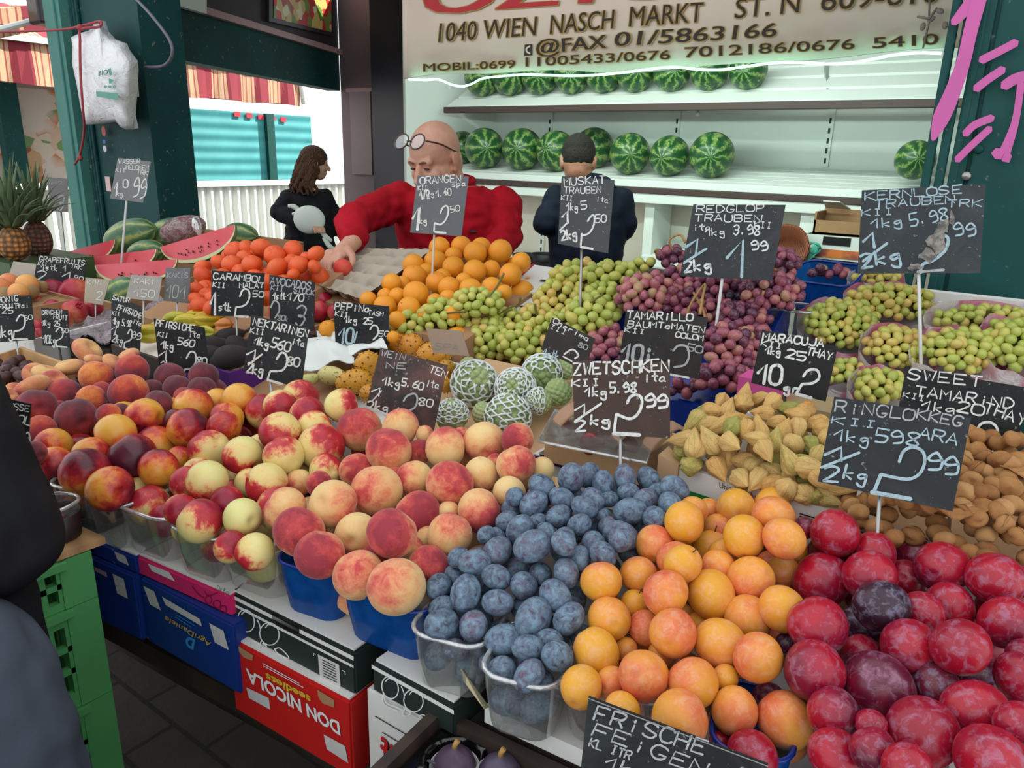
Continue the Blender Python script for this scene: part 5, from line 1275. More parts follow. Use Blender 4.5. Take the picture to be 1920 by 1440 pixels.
MF = {
 'white_peach': skin('white_peach_skin', [(0.0, '#e3c489'), (0.35, '#e0ac74'), (0.55, '#d98263'), (0.75, '#c04a48'), (1.0, '#963540')], 1.6, 1.1, 0.45, 0.55, 0.42, 0.75, 0.2, sheen=0.15),
 'nectarine': skin('pale_nectarine_skin', [(0.0, '#dcd68c'), (0.42, '#e3c27c'), (0.55, '#d9805a'), (0.66, '#be2c34'), (1.0, '#8d1630')], 1.7, 1.0, 0.5, 0.6, 0.42, 0.38, 0.45, (30, 0.74, '#9a6a3a')),
 'orange_nectarine': skin('ripe_nectarine_skin', [(0.0, '#e2a944'), (0.3, '#df8535'), (0.5, '#c8462e'), (0.7, '#a3202c'), (1.0, '#55182a')], 1.7, 1.1, 0.5, 0.5, 0.52, 0.32, 0.5),
 'dark_peach': skin('dark_peach_skin', [(0.0, '#dd8d48'), (0.25, '#c95a3c'), (0.5, '#a83c40'), (0.75, '#823a42'), (1.0, '#63343c')], 1.6, 1.0, 0.4, 0.4, 0.62, 0.8, 0.15, sheen=0.25),
 'flat_peach': skin('flat_peach_skin', [(0.0, '#e0b87a'), (0.4, '#d99a6a'), (0.7, '#c46a58'), (1.0, '#a24a4a')], 1.5, 1.0, 0.3, 0.5, 0.45, 0.8, 0.15, sheen=0.2),
 'red_plum': skin('red_plum_skin', [(0.0, '#5e1830'), (0.3, '#8e1030'), (0.6, '#ac1029'), (1.0, '#940f2a')], 1.5, 0.8, 0.3, 0.9, 0.5, 0.3, 0.5, (34, 0.75, '#c9934a'), ('#a8748f', 0.5, 0.66, 2.6, 0.58)),
 'dark_plum': skin('dark_plum_skin', [(0.0, '#2e1626'), (0.5, '#4a1830'), (1.0, '#6d1830')], 1.5, 0.8, 0.3, 0.6, 0.45, 0.35, 0.5, None, ('#8d8aa4', 0.5, 0.68, 3.0, 0.6)),
 'yellow_plum': skin('yellow_plum_skin', [(0.0, '#e0a02c'), (0.4, '#e3963c'), (0.65, '#df7f48'), (1.0, '#d25a40')], 1.4, 0.9, 0.35, 0.7, 0.42, 0.42, 0.4, (26, 0.72, '#a0602c'), ('#e3b08c', 0.48, 0.7, 2.4, 0.55)),
 'blue_plum': skin('blue_plum_skin', [(0.0, '#2c2436'), (0.5, '#3a2a44'), (0.8, '#55283e'), (1.0, '#7a2c40')], 2.2, 0.9, 0.2, 0.5, 0.45, 0.55, 0.35, None, ('#7590a3', 0.30, 0.64, 2.2, 0.95)),
 'orange': skin('orange_peel', [(0.0, '#ee9418'), (0.6, '#f0a022'), (1.0, '#e6861a')], 1.5, 0.6, 0.2, 0.5, 0.45, 0.4, 0.5, None, None, 0, 0.25),
 'tangerine': skin('tangerine_peel', [(0.0, '#e5571c'), (0.6, '#e8622a'), (1.0, '#d9481a')], 1.5, 0.6, 0.2, 0.6, 0.45, 0.38, 0.5, None, None, 0, 0.25),
 'pomegranate': skin('pomegranate_skin', [(0.0, '#c9704a'), (0.3, '#b8363e'), (0.7, '#a81c3c'), (1.0, '#8a1834')], 1.8, 1.0, 0.4, 0.5, 0.55, 0.35, 0.45, (18, 0.72, '#8a5a3a')),
 'grapefruit': skin('grapefruit_peel', [(0.0, '#e6ac5a'), (0.6, '#e09058'), (1.0, '#d67c50')], 1.5, 0.6, 0.3, 0.4, 0.45, 0.45, 0.4, None, None, 0, 0.2),
 'avocado': skin('avocado_skin', [(0.0, '#352c2e'), (0.6, '#463b3d'), (1.0, '#5a504c')], 2.0, 0.8, 0.2, 0.5, 0.45, 0.5, 0.5, None, None, 0, 0.8),
 'pepino': skin('pepino_skin', [(0.0, '#b9bd74'), (0.5, '#d2c67c'), (1.0, '#dccb86')], 1.5, 0.7, 0.3, 0.5, 0.5, 0.4, 0.45, (5, 0.62, '#6a5048')),
 'kiwano': skin('kiwano_skin', [(0.0, '#c9822a'), (0.5, '#d99a2e'), (1.0, '#b5842a')], 3.0, 0.8, 0.3, 0.6, 0.5, 0.45, 0.45, (9, 0.6, '#8a6a2a')),
 'carambola': skin('carambola_skin', [(0.0, '#8c9420'), (0.5, '#c9b52a'), (1.0, '#d98a26')], 1.2, 0.8, 0.4, 0.6, 0.45, 0.3, 0.5),
 'cherimoya': skin('cherimoya_skin', [(0.0, '#8aa066'), (0.6, '#a9b880'), (1.0, '#b3a878')], 2.0, 0.8, 0.3, 0.5, 0.45, 0.6, 0.35, (26, 0.7, '#5a5a3a')),
 'tamarind': skin('tamarind_pod', [(0.0, '#8a5c38'), (0.5, '#a87848'), (1.0, '#bd905f')], 2.0, 0.9, 0.2, 0.7, 0.5, 0.75, 0.2, (14, 0.74, '#5c3a24'), None, 0, 0.3),
 'green_grape': skin('green_grape_skin', [(0.0, '#a3b04c'), (0.4, '#b4bb56'), (0.75, '#c2bd5c'), (1.0, '#cbb058')], 1.2, 0.5, 0.2, 0.8, 0.4, 0.3, 0.5, None, ('#cfcf9a', 0.5, 0.75, 3.0, 0.35)),
 'amber_grape': skin('amber_grape_skin', [(0.0, '#b5b550'), (0.4, '#c4b95c'), (0.75, '#cdb25c'), (1.0, '#cba05a')], 1.2, 0.5, 0.2, 0.8, 0.45, 0.3, 0.5, None, ('#d8c890', 0.5, 0.75, 3.0, 0.35)),
 'red_grape': skin('red_grape_skin', [(0.0, '#46182e'), (0.4, '#712a44'), (0.75, '#8f3c50'), (1.0, '#a65a5a')], 1.2, 0.5, 0.3, 1.0, 0.5, 0.35, 0.5, None, ('#a58a9c', 0.45, 0.7, 3.0, 0.5)),
 'pink_grape': skin('pink_grape_skin', [(0.0, '#80344a'), (0.4, '#a2505c'), (0.75, '#b06a62'), (1.0, '#a8875a')], 1.2, 0.5, 0.3, 1.0, 0.45, 0.35, 0.5, None, ('#c0a0a4', 0.45, 0.7, 3.0, 0.5)),
 'black_grape': skin('black_grape_skin', [(0.0, '#1c1626'), (1.0, '#35243a')], 1.2, 0.5, 0.3, 0.8, 0.4, 0.35, 0.5, None, ('#5a5a78', 0.45, 0.7, 3.0, 0.5)),
 'kiwi': skin('kiwi_skin', [(0.0, '#8a6f4a'), (1.0, '#a3885e')], 2.0, 0.8, 0.2, 0.5, 0.5, 0.8, 0.2),
 'fig': skin('fig_skin', [(0.0, '#33263a'), (0.6, '#4a3448'), (1.0, '#6b4a52')], 2.5, 0.9, 0.3, 0.4, 0.4, 0.5, 0.4, None, ('#8c88a0', 0.5, 0.7, 3.0, 0.5)),
}
mph = M('physalis_husk'); co = mph.coord(); sx = mph.t.nodes.new('ShaderNodeSeparateXYZ'); mph.put(sx.inputs[0], co)
an = mph.math('ARCTAN2', sx.outputs[1], sx.outputs[0])
nz = mph.noise(mph.shift(co), 2.5, 4, 0.6); n2 = mph.noise(mph.shift(co), 8, 4, 0.7)
vein = mph.math('ABSOLUTE', mph.math('SINE', mph.math('ADD', mph.math('MULTIPLY', an, 5.0), mph.math('MULTIPLY', nz, 1.6))))
t_ = mph.math('ADD', mph.math('ADD', mph.math('MULTIPLY', mph.math('SUBTRACT', nz, 0.5), 0.6), mph.math('MULTIPLY', mph.math('SUBTRACT', n2, 0.5), 0.4)), mph.math('ADD', mph.math('MULTIPLY', mph.rnd(), 0.75), 0.12), True)
c_ = mph.ramp(t_, [(0.0, '#8f9a50'), (0.25, '#b9b062'), (0.42, '#e2be7a'), (0.78, '#e0b26c'), (1.0, '#cc9655')])
c_ = mph.mix(mph.ramp(vein, [(0.0, 0.7), (0.12, 0.0)]), c_, '#9c6a38')
mph.bump(mph.math('ADD', mph.math('MULTIPLY', mph.ramp(vein, [(0.0, 1.0), (0.25, 0.0)]), 0.6), n2), 0.5, 0.03)
MF['physalis'] = mph.done(c_, 0.75, 0.2)
mwm = M('watermelon_rind'); co = mwm.coord(); sx = mwm.t.nodes.new('ShaderNodeSeparateXYZ'); mwm.put(sx.inputs[0], co)
an = mwm.math('ARCTAN2', sx.outputs[1], sx.outputs[0])
ns = mwm.noise(mwm.shift(co), 3.2, 4, 0.6); n2 = mwm.noise(mwm.shift(co), 9, 4, 0.7)
ww = mwm.math('SINE', mwm.math('ADD', mwm.math('MULTIPLY', an, 9.0), mwm.math('ADD', mwm.math('MULTIPLY', ns, 8.0), mwm.math('MULTIPLY', n2, 6.5))))
ww = mwm.math('ADD', mwm.math('MULTIPLY', ww, 0.5), 0.5)
mwm.done(mwm.ramp(ww, [(0.0, '#214a2a'), (0.5, '#2e5c30'), (0.74, '#44743a'), (0.9, '#6d8d48'), (1.0, '#93a25c')]), 0.3, 0.5)
MT_MELON = mwm.m
mpm = M('pale_watermelon_rind'); co = mpm.coord(); sx = mpm.t.nodes.new('ShaderNodeSeparateXYZ'); mpm.put(sx.inputs[0], co)
an = mpm.math('ARCTAN2', sx.outputs[1], sx.outputs[0])
ns = mpm.noise(mpm.shift(co), 2.6, 4, 0.6); n2 = mpm.noise(mpm.shift(co), 9, 4, 0.7)
ww = mpm.math('ADD', mpm.math('MULTIPLY', mpm.math('SINE', mpm.math('ADD', mpm.math('MULTIPLY', an, 7.0), mpm.math('ADD', mpm.math('MULTIPLY', ns, 5.0), mpm.math('MULTIPLY', n2, 2.2)))), 0.5), 0.5)
mpm.done(mpm.ramp(ww, [(0.0, '#3c6440'), (0.5, '#557a52'), (0.85, '#6f8f5c'), (1.0, '#a9ad62')]), 0.35, 0.5)
MT_MELON2 = mpm.m

# ------------------------------------------------------------------ fruit shapes (unit radius, stem axis Z, suture towards +X)
def fruit_geo(kind, seed=0, nu=30, nv=20):
    r_ = random.Random(seed * 13 + 5)
    ph0 = [r_.uniform(0, 6.28) for _ in range(4)]
    def fn(x, y, z):
        rad = math.hypot(x, y); a = math.atan2(y, x)
        wob = 1 + 0.012 * math.sin(2 * a + ph0[0]) + 0.012 * math.sin(3 * a + ph0[1]) * rad
        if kind in ('peach', 'nectarine'):
            s = 1 - 0.085 * math.exp(-(a / 0.22) ** 2) * rad ** 0.7
            dz = -0.20 * math.exp(-(rad / 0.24) ** 2) if z > 0 else 0.05 * math.exp(-(rad / 0.15) ** 2)
            return (x * s * wob, y * s * wob, z * (0.94 if kind == 'peach' else 0.97) + dz)
        if kind == 'flat':
            dz = -0.34 * math.exp(-(rad / 0.3) ** 2) if z > 0 else 0.16 * math.exp(-(rad / 0.3) ** 2)
            return (x * wob * (1 - 0.03 * math.cos(a)), y * wob, z * 0.58 + dz)
        if kind == 'plum':
            s = 1 - 0.03 * math.exp(-(a / 0.2) ** 2) * rad
            dz = -0.09 * math.exp(-(rad / 0.16) ** 2) if z > 0 else 0
            return (x * s * wob * 0.97, y * s * wob * 0.97, z * 1.05 + dz)
        if kind == 'oval':
            s = 1 - 0.035 * math.exp(-(a / 0.2) ** 2) * rad
            dz = -0.07 * math.exp(-(rad / 0.13) ** 2) if z > 0 else 0
            k = 0.90 - 0.03 * z
            return (x * s * wob * k, y * s * wob * k, z * 1.15 + dz)
        if kind == 'orange':
            dz = -0.05 * math.exp(-(rad / 0.12) ** 2) if z > 0 else 0.03 * math.exp(-(rad / 0.08) ** 2)
            return (x * wob, y * wob, z * 0.97 + dz)
        if kind == 'tangerine':
            dz = -0.10 * math.exp(-(rad / 0.2) ** 2) + 0.04 * math.exp(-((rad - 0.33) / 0.12) ** 2) * (1 + math.sin(5 * a)) if z > 0 else 0.1 * math.exp(-(rad / 0.22) ** 2)
            w2 = 1 + 0.03 * math.sin(2 * a + ph0[2]) + 0.02 * math.sin(5 * a + ph0[3])
            return (x * w2 * 1.03, y * w2 * 1.03, z * 0.82 + dz)
        if kind == 'pomegranate':
            w2 = 1 + 0.035 * math.cos(5 * a + ph0[0]) * rad
            return (x * w2, y * w2, z * 0.93)
        if kind == 'avocado':
            k = 0.72 * (1 - 0.20 * z)
            return (x * k, y * k, z * 1.15)
        if kind == 'pepino':
            k = 0.66 * (1 - 0.22 * z)
            return (x * k, y * k, z * 1.2)
        if kind == 'carambola':
            k = 0.62 * (0.62 + 0.55 * abs(math.cos(2.5 * a)) ** 1.3)
            return (x * k, y * k, z * 1.1)
        if kind == 'physalis':
            tz = (1 - z) / 2                      # 0 at the stalk, 1 at the tip
            prof = 1.95 * max(0.0, tz) ** 0.5 * (1 - tz) ** 0.9 * (1.12 - 0.45 * tz) + 0.05 * (1 - tz)
            k = 1.06 - 0.17 * abs(math.sin(2.5 * a + ph0[0])) + 0.05 * math.sin(3 * a + 5 * z + ph0[1]) + 0.03 * math.sin(9 * a + 7 * z)
            R_ = prof * k + 0.008 if 0.0 < tz < 1 else 0.0
            rr_ = max(rad, 1e-6)
            return (x / rr_ * R_ if rad > 1e-5 else 0, y / rr_ * R_ if rad > 1e-5 else 0, z * 1.15 + 0.03 * math.sin(4 * a + ph0[2]))
        if kind == 'melon':
            return (x * 0.88, y * 0.88, z * 1.12)
        return (x, y, z)
    return sphere(nu, nv, fn)

MESHES = {}
def fmesh(key, geo, mat, smooth=True):
    if key not in MESHES: MESHES[key] = mesh(key.split('#')[0], geo[0], geo[1], mat, smooth)
    return MESHES[key]
def fruit(kind, shape, mat, seed=0, nu=30, nv=20):
    k = kind + '#%d' % seed
    if k not in MESHES: fmesh(k, fruit_geo(shape, seed, nu, nv), MF[mat] if isinstance(mat, str) else mat)
    return MESHES[k]
def rrot(r_):
    return (r_.uniform(-3.14, 3.14), r_.uniform(-3.14, 3.14), r_.uniform(-3.14, 3.14))

# ------------------------------------------------------------------ piles
PILE = []      # every ball of the display: kind, centre, radius
class Plane:
    def __init__(s, z0, k, y0, sk=0.0): s.z0, s.k, s.y0, s.sk = z0, k, y0, sk     # sk: skew along the display edge
    def hit(s, px, py):
        r = ray(px, py)
        # z0 + k (y - y0) = z
        t = (s.z0 + s.k * (CAMP[1] - s.y0) - CAMP[2]) / (r[2] - s.k * (r[1] - s.sk * r[0]))
        return CAMP + r * t, t
def parse(s):
    out = []
    for q in s.replace('\n', ' ').split(';'):
        q = q.strip()
        if not q: continue
        b = 0
        while q.endswith('b'): b += 1; q = q[:-1]
        x, y, d = [float(i) for i in q.split(',')]
        out.append((x, y, d, b))
    return out
def add(zone, kind, plane, s, big=1.0):
    for x, y, d, b in parse(s):
        p, t = plane.hit(x, y)
        d *= big; R_ = d / 2 * t / FPX
        t += b * R_ * 1.0
        PILE.append(dict(zone=zone, kind=kind, px=x, py=y, rp=d / 2, t=t, ray=ray(x, y), b=b))

PF = Plane(1.077, 0.46, 0.645, 0.086)
add('red plums', 'red_plum', PF, '''1507,990,44b;1566,1000,90;1555,1040,78b;1540,1088,104;1640,1035,76;1710,1038,74;1767,1063,98;1865,1085,100;1630,1080,98;1697,1085,74b;1730,1147,76b;1780,1137,88b;
1533,1173,112;1705,1213,106;1800,1213,104;1840,1205,86b;1887,1167,98;1527,1257,114;1617,1227,76b;1646,1287,128;1912,1270,90;1562,1337,98;1828,1333,116;1910,1357,84;1633,1358,56b;1730,1373,130;1567,1417,100;1637,1407,86;1410,1417,94;1860,1427,132;
1700,1437,86;1350,1390,40bb;1918,1090,60b;1918,1228,60b''')
add('red plums', 'dark_plum', PF, '''1653,1137,100;1617,1172,78b;1757,1288,84b;1843,1280,84bb;1440,1310,60bb;1477,1207,44bb;1640,1030,50bb;1700,1330,50bb''')
add('yellow plums', 'yellow_plum', PF, '''1380,952,74;1447,947,66b;1450,967,76;1470,1010,78;1395,1006,80;1283,979,76;1300,957,54b;1328,958,50bb;1344,990,52;1227,1020,72;1450,985,60bb;1267,1050,70b;1280,1057,72;1333,1032,72b;1347,1063,66b;1407,1087,88;
1127,1090,76;1197,1077,68;1248,1112,84;1333,1114,90;1188,1133,54b;1142,1160,84;1210,1177,64b;1262,1187,92;1275,1168,70bb;1310,1170,46bb;1350,1207,96;1403,1158,86;1468,1073,62b;1467,1142,86;1118,1222,88;1173,1217,46bb;1207,1268,98;1147,1280,62b;1090,1288,80;
1300,1280,96;1360,1270,50bb;1421,1233,94;1377,1333,88;1473,1350,108;1275,1348,108;1167,1330,66b;1360,1043,66b;1490,1035,50bb;1330,1200,50bb;1240,1225,50bb''')
add('blue plums', 'blue_plum', Plane(1.077, 0.50, 0.645, 0.086), '''1071,897,56;1103,891,48b;1016,912,50;965,932,40;959,955,44b;1001,945,52;1054,936,48;1112,936,46;1131,907,46;1143,936,34b;1172,894,46;1217,899,46;1265,917,52;1179,923,38;1211,938,50;1256,944,48;1235,925,44b;1096,951,46;1181,958,56;
1048,968,48;1086,985,46;1131,968,36b;1227,971,50;975,993,54;1025,999,38;1057,1014,50;1115,1017,46;1141,987,44;1164,1005,62;998,1024,66;1007,979,36b;952,977,44;949,1025,34b;1127,1031,42b;1180,1040,40bb;977,992,40bb;1023,998,40;1057,1018,50;1163,1013,50;933,1033,58;
890,1055,56;860,1045,42;912,1003,38;932,1010,40b;1113,1018,50;1131,1040,50;1087,1048,46;1062,1075,52;930,1082,52;1013,1077,48b;982,1098,58;1042,1118,62;873,1112,64;822,1100,52;933,1130,56;1000,1160,74;1067,1160,60;980,1140,50bb;830,1140,50b;828,1170,64;888,1173,60;945,1200,66;
990,1215,54;1030,1200,46b;1045,1230,62;940,1257,56;992,1267,60;1020,1275,40b;853,1217,44b;915,1243,40bb;905,1095,44bb;850,1080,40bb;1100,1075,44bb;1090,1190,44bb''')
PP = Plane(1.072, 0.45, 0.645, 0.086)
add('white peaches', 'white_peach', PP, '''675,805,82;751,801,70;729,845,85;797,815,34b;835,840,77;865,821,40b;908,829,76;970,824,62;967,871,73;1016,882,50b;902,891,66;786,847,46b;776,896,66b;843,908,88;706,919,95;669,882,66b;625,945,88;783,963,85;899,958,82;955,923,60b;841,960,42bb;
735,1000,94;669,1002,80;843,1003,82;561,997,94;600,1040,92;672,1078,94;743,1100,108;803,1062,78;599,908,50b;535,953,78;560,905,50bb;700,1045,50bb;770,1030,50bb;640,1010,50bb;800,1010,46bb;880,930,40bb;930,870,40bb;620,860,50bb;740,900,50bb''', 1.04)
PN = Plane(1.070, 0.45, 0.645, 0.086)
add('nectarines', 'nectarine', PN, '''564,745,62;640,760,58;576,776,60;590,802,60b;526,763,60;525,810,70;602,837,80;519,810,54b;532,855,70;495,772,62b;392,843,70;455,854,68;388,902,72;371,887,54b;340,957,58;376,976,78;426,944,60b;455,970,66;500,908,74;470,905,54b;
522,953,76b;478,1035,66;432,1025,56b;280,948,70;259,928,64b;310,975,60b;350,990,50bb;440,925,50bb;560,800,50bb;490,840,50bb;353,905,60;611,880,56b;555,895,56bb''', 1.1)
add('orange nectarines', 'orange_nectarine', PN, '''362,763,66;449,752,62;408,754,48b;424,785,58b;420,801,58;271,783,66;217,815,72;248,856,80;292,836,70b;353,803,70;297,877,66;160,885,84;207,917,78;171,853,62b;102,877,72;99,836,62;163,812,54b;335,860,44b;330,790,44b;320,770,46bb;250,810,46bb;150,840,50bb;232,780,50bb''', 1.1)
PD = Plane(1.16, 0.20, 0.75)
add('dark peaches', 'dark_peach', PD, '''182,707,64;248,696,64;241,737,72;172,751,58;124,742,66;143,783,74;69,763,70;77,807,58;319,708,58;382,705,54;333,729,54b;379,731,52b;297,757,52;286,730,40b;204,777,44;225,776,42b;35,807,60b;64,850,46b;30,780,46b;110,770,40bb;190,735,40bb;280,770,40bb;215,690,40b;262,745,40bb;345,745,40bb''')
add('flat peaches', 'flat_peach', PD, '''164,658,58;131,688,52;90,701,54;58,728,68;102,715,50b;215,683,48;241,668,42b;146,692,40b;30,735,40b;15,745,40b;65,700,44b;180,676,40bb''')
PO = Plane(1.29, 0.32, 1.45)
add('oranges', 'orange', PO, '''824,464,40;865,462,40;902,465,40;938,471,45;891,475,45;816,490,43;850,501,42;890,509,45;775,497,42;777,519,46;819,530,43;842,540,43;780,552,50;734,531,38;755,532,30b;745,555,33;722,555,30;722,575,43;690,562,33;767,577,43;815,565,30;882,542,42;840,560,34;870,527,32b;977,492,38;921,505,35b;957,515,43;922,540,42;946,548,30b;
615,617,34;737,632,24;745,600,34b;700,590,36b;800,590,34b;850,590,34b;910,560,34bb;800,510,34bb;850,480,34bb;830,520,34bb''')
PT = Plane(1.30, 0.45, 1.35)
add('tangerines', 'tangerine', PT, '''440,470,38;464,465,32;461,484,34;491,465,40;515,479,40;549,469,38;472,495,38;520,502,40;560,497,40;576,487,30b;592,477,34;550,515,26;411,492,32;434,494,36;380,502,32b;380,517,36;367,542,30;387,540,32b;387,554,30;368,562,30;375,572,34;395,577,30;420,520,34b;500,530,34;500,560,30b;480,520,34b;530,530,34b;450,510,34bb;590,500,26b;545,490,30bb;400,560,30b;430,480,30bb;480,480,30bb''')
PL = Plane(1.17, 0.15, 1.2)
add('pomegranates', 'pomegranate', PL, '''100,545,44;141,549,56;175,577,36b;140,584,46;100,583,42b;70,572,34b;70,612,26b;74,627,26b;115,600,40bb''')
add('red pomegranates', 'pomegranate', Plane(1.2, 0.2, 1.3), '''605,563,36;598,583,38b;630,585,34b;497,570,24b;497,590,24b''')
add('grapefruits', 'grapefruit', Plane(1.225, 0.15, 1.1), '''18,533,42;51,534,40;0,540,40b;35,548,36b''')
add('kiwis', 'kiwi', Plane(1.205, 0.15, 1.1), '''12,553,28;35,555,30;58,548,28;80,538,22;25,565,26''')
add('avocados', 'avocado', Plane(1.165, 0.15, 1.1), '''400,648,42;430,632,42;447,648,40;398,666,42;437,669,54;455,632,34b;420,650,34b;470,650,34b;415,680,36bb''')

# settle the balls: those that overlap slide apart along their lines of sight, the nearer one forward
n = len(PILE)
T = np.array([q['t'] for q in PILE]); RY = np.array([q['ray'] for q in PILE]); RP = np.array([q['rp'] for q in PILE]) / FPX
T0 = T.copy()
XY = np.array([[q['px'], q['py']] for q in PILE]); rpx = RP * FPX
close = [(i, j) for i in range(n) for j in range(i + 1, n) if np.hypot(*(XY[i] - XY[j])) < (rpx[i] + rpx[j]) * 0.97 and abs(T0[i] - T0[j]) < 0.5]
for it in range(150):
    mv = np.zeros(n)
    for i, j in close:
        ci, cj = RY[i] * T[i], RY[j] * T[j]
        dd = ci - cj; dist = math.sqrt(dd.dot(dd)); ov = 0.95 * (RP[i] * T[i] + RP[j] * T[j]) - dist
        if ov > 0:
            s = 1 if T0[i] > T0[j] else -1
            mv[i] += s * ov * 0.3; mv[j] -= s * ov * 0.3
    T += np.clip(mv, -0.01, 0.01) + (T0 - T) * 0.004
for k, q in enumerate(PILE):
    q['c'] = CAMP + RY[k] * T[k]; q['R'] = RP[k] * T[k]

SHAPE = dict(red_plum='plum', dark_plum='plum', yellow_plum='plum', blue_plum='oval', white_peach='peach', nectarine='nectarine', orange_nectarine='nectarine', dark_peach='peach', flat_peach='flat', orange='orange',
             tangerine='tangerine', pomegranate='pomegranate', grapefruit='orange', kiwi='oval', avocado='avocado')
CATN = dict(red_plum=('red_plum', 'plum', 'glossy red plum', 'red plum pile'), dark_plum=('dark_plum', 'plum', 'dark purple plum with grey bloom', 'red plum pile'), yellow_plum=('yellow_plum', 'plum', 'orange yellow plum', 'yellow plum pile'),
            blue_plum=('blue_plum', 'plum', 'dusty blue plum', 'blue plum pile'), white_peach=('peach', 'peach', 'pinkish cream peach', 'white peach pile'), nectarine=('nectarine', 'nectarine', 'pale red-cheeked nectarine', 'pale nectarine pile'),
            orange_nectarine=('ripe_nectarine', 'nectarine', 'orange red nectarine', 'ripe nectarine pile'), dark_peach=('dark_peach', 'peach', 'dark fuzzy peach', 'dark peach pile'), flat_peach=('flat_peach', 'peach', 'flattened doughnut peach', 'flat peach pile'),
            orange=('orange', 'orange', 'round bright orange', 'orange pile'), tangerine=('tangerine', 'tangerine', 'deep orange tangerine', 'tangerine pile'), pomegranate=('pomegranate', 'pomegranate', 'red pomegranate', 'pomegranate heap'),
            grapefruit=('grapefruit', 'grapefruit', 'pale orange grapefruit', 'grapefruit heap'), kiwi=('kiwi', 'kiwi', 'brown kiwi', 'kiwi heap'), avocado=('avocado', 'avocado', 'dark rough avocado', 'avocado tray'))
RF = random.Random(11)
zones = {}
for q in PILE: zones.setdefault((q['zone'], q['kind']), []).append(q)
stalk = mesh('stalk', *tube([(0, 0, 0.93), (0.02, 0.0, 1.1), (0.06, 0.02, 1.32)], [0.035, 0.03, 0.04], 7), MT_DWOOD)
crown = mesh('crown', *join(*[tube([(0.16 * math.cos(a), 0.16 * math.sin(a), 0.86), (0.2 * math.cos(a), 0.2 * math.sin(a), 1.05), (0.27 * math.cos(a), 0.27 * math.sin(a), 1.2)], [0.09, 0.08, 0.02], 6) for a in np.linspace(0, 5.2, 6)]), MF['pomegranate'])
navel = mesh('stem_scar', *moved(sphere(8, 5), (0, 0, 0.925), 0, (0.055, 0.055, 0.02)), plain('#5c5a2a'))
for (zn, kind), L in zones.items():
    nm, cat, look, where = CATN[kind]
    if zn.startswith('red pom'): where = 'heap behind avocado sign'
    rows = row_labels([(q['px'], q['py']) for q in L], np.mean([q['rp'] for q in L]) * 1.15)
    for q, (r, k) in zip(L, rows):
        sd = RF.randrange(4)
        o = link(nm, fruit(kind, SHAPE[kind], kind, sd), None, tuple(q['c']), rrot(RF), q['R'])
        if kind == 'flat_peach': o.rotation_euler = (RF.uniform(-0.9, 0.9), RF.uniform(-0.7, 0.7), RF.uniform(0, 6))
        if kind == 'tangerine': o.rotation_euler = (RF.uniform(-0.9, 1.0), RF.uniform(-0.7, 0.7), RF.uniform(0, 6))
        if kind == 'avocado': o.rotation_euler = (RF.uniform(1.3, 1.8), RF.uniform(-0.3, 0.3), RF.uniform(1.7, 2.6)); o.scale = (q['R'] * 1.18,) * 3
        tag(o, '%s, %s from left, %s row from front, %s' % (look, ordw(k), ordw(r), where), cat, where)
        if kind == 'yellow_plum' and (int(q['px']), int(q['py'])) in ((1333, 1032), (1280, 1057), (1188, 1133)):
            link('stalk', stalk, o); o.rotation_euler = (RF.uniform(-0.4, 0.5), 0.3, 1)
        if kind == 'white_peach' and (int(q['px']), int(q['py'])) in ((743, 1100), (672, 1078), (600, 1040), (560, 997), (561, 997), (706, 919), (783, 963), (967, 871), (675, 805), (669, 882), (733, 1000), (735, 1000), (843, 908)):
            o.rotation_euler = (RF.uniform(-0.8, 0.8), -0.5 + RF.uniform(-0.4, 0.2), -0.96 + RF.uniform(-0.9, 0.9))
        if kind == 'pomegranate': link('crown', crown, o)
        if kind in ('orange', 'tangerine') and not q['b'] and RF.random() < 0.55:
            link('stem_scar', navel, o)
            if kind == 'orange': o.rotation_euler = (RF.uniform(0.3, 1.9), RF.uniform(-0.6, 0.6), RF.uniform(-1.2, 0.2))

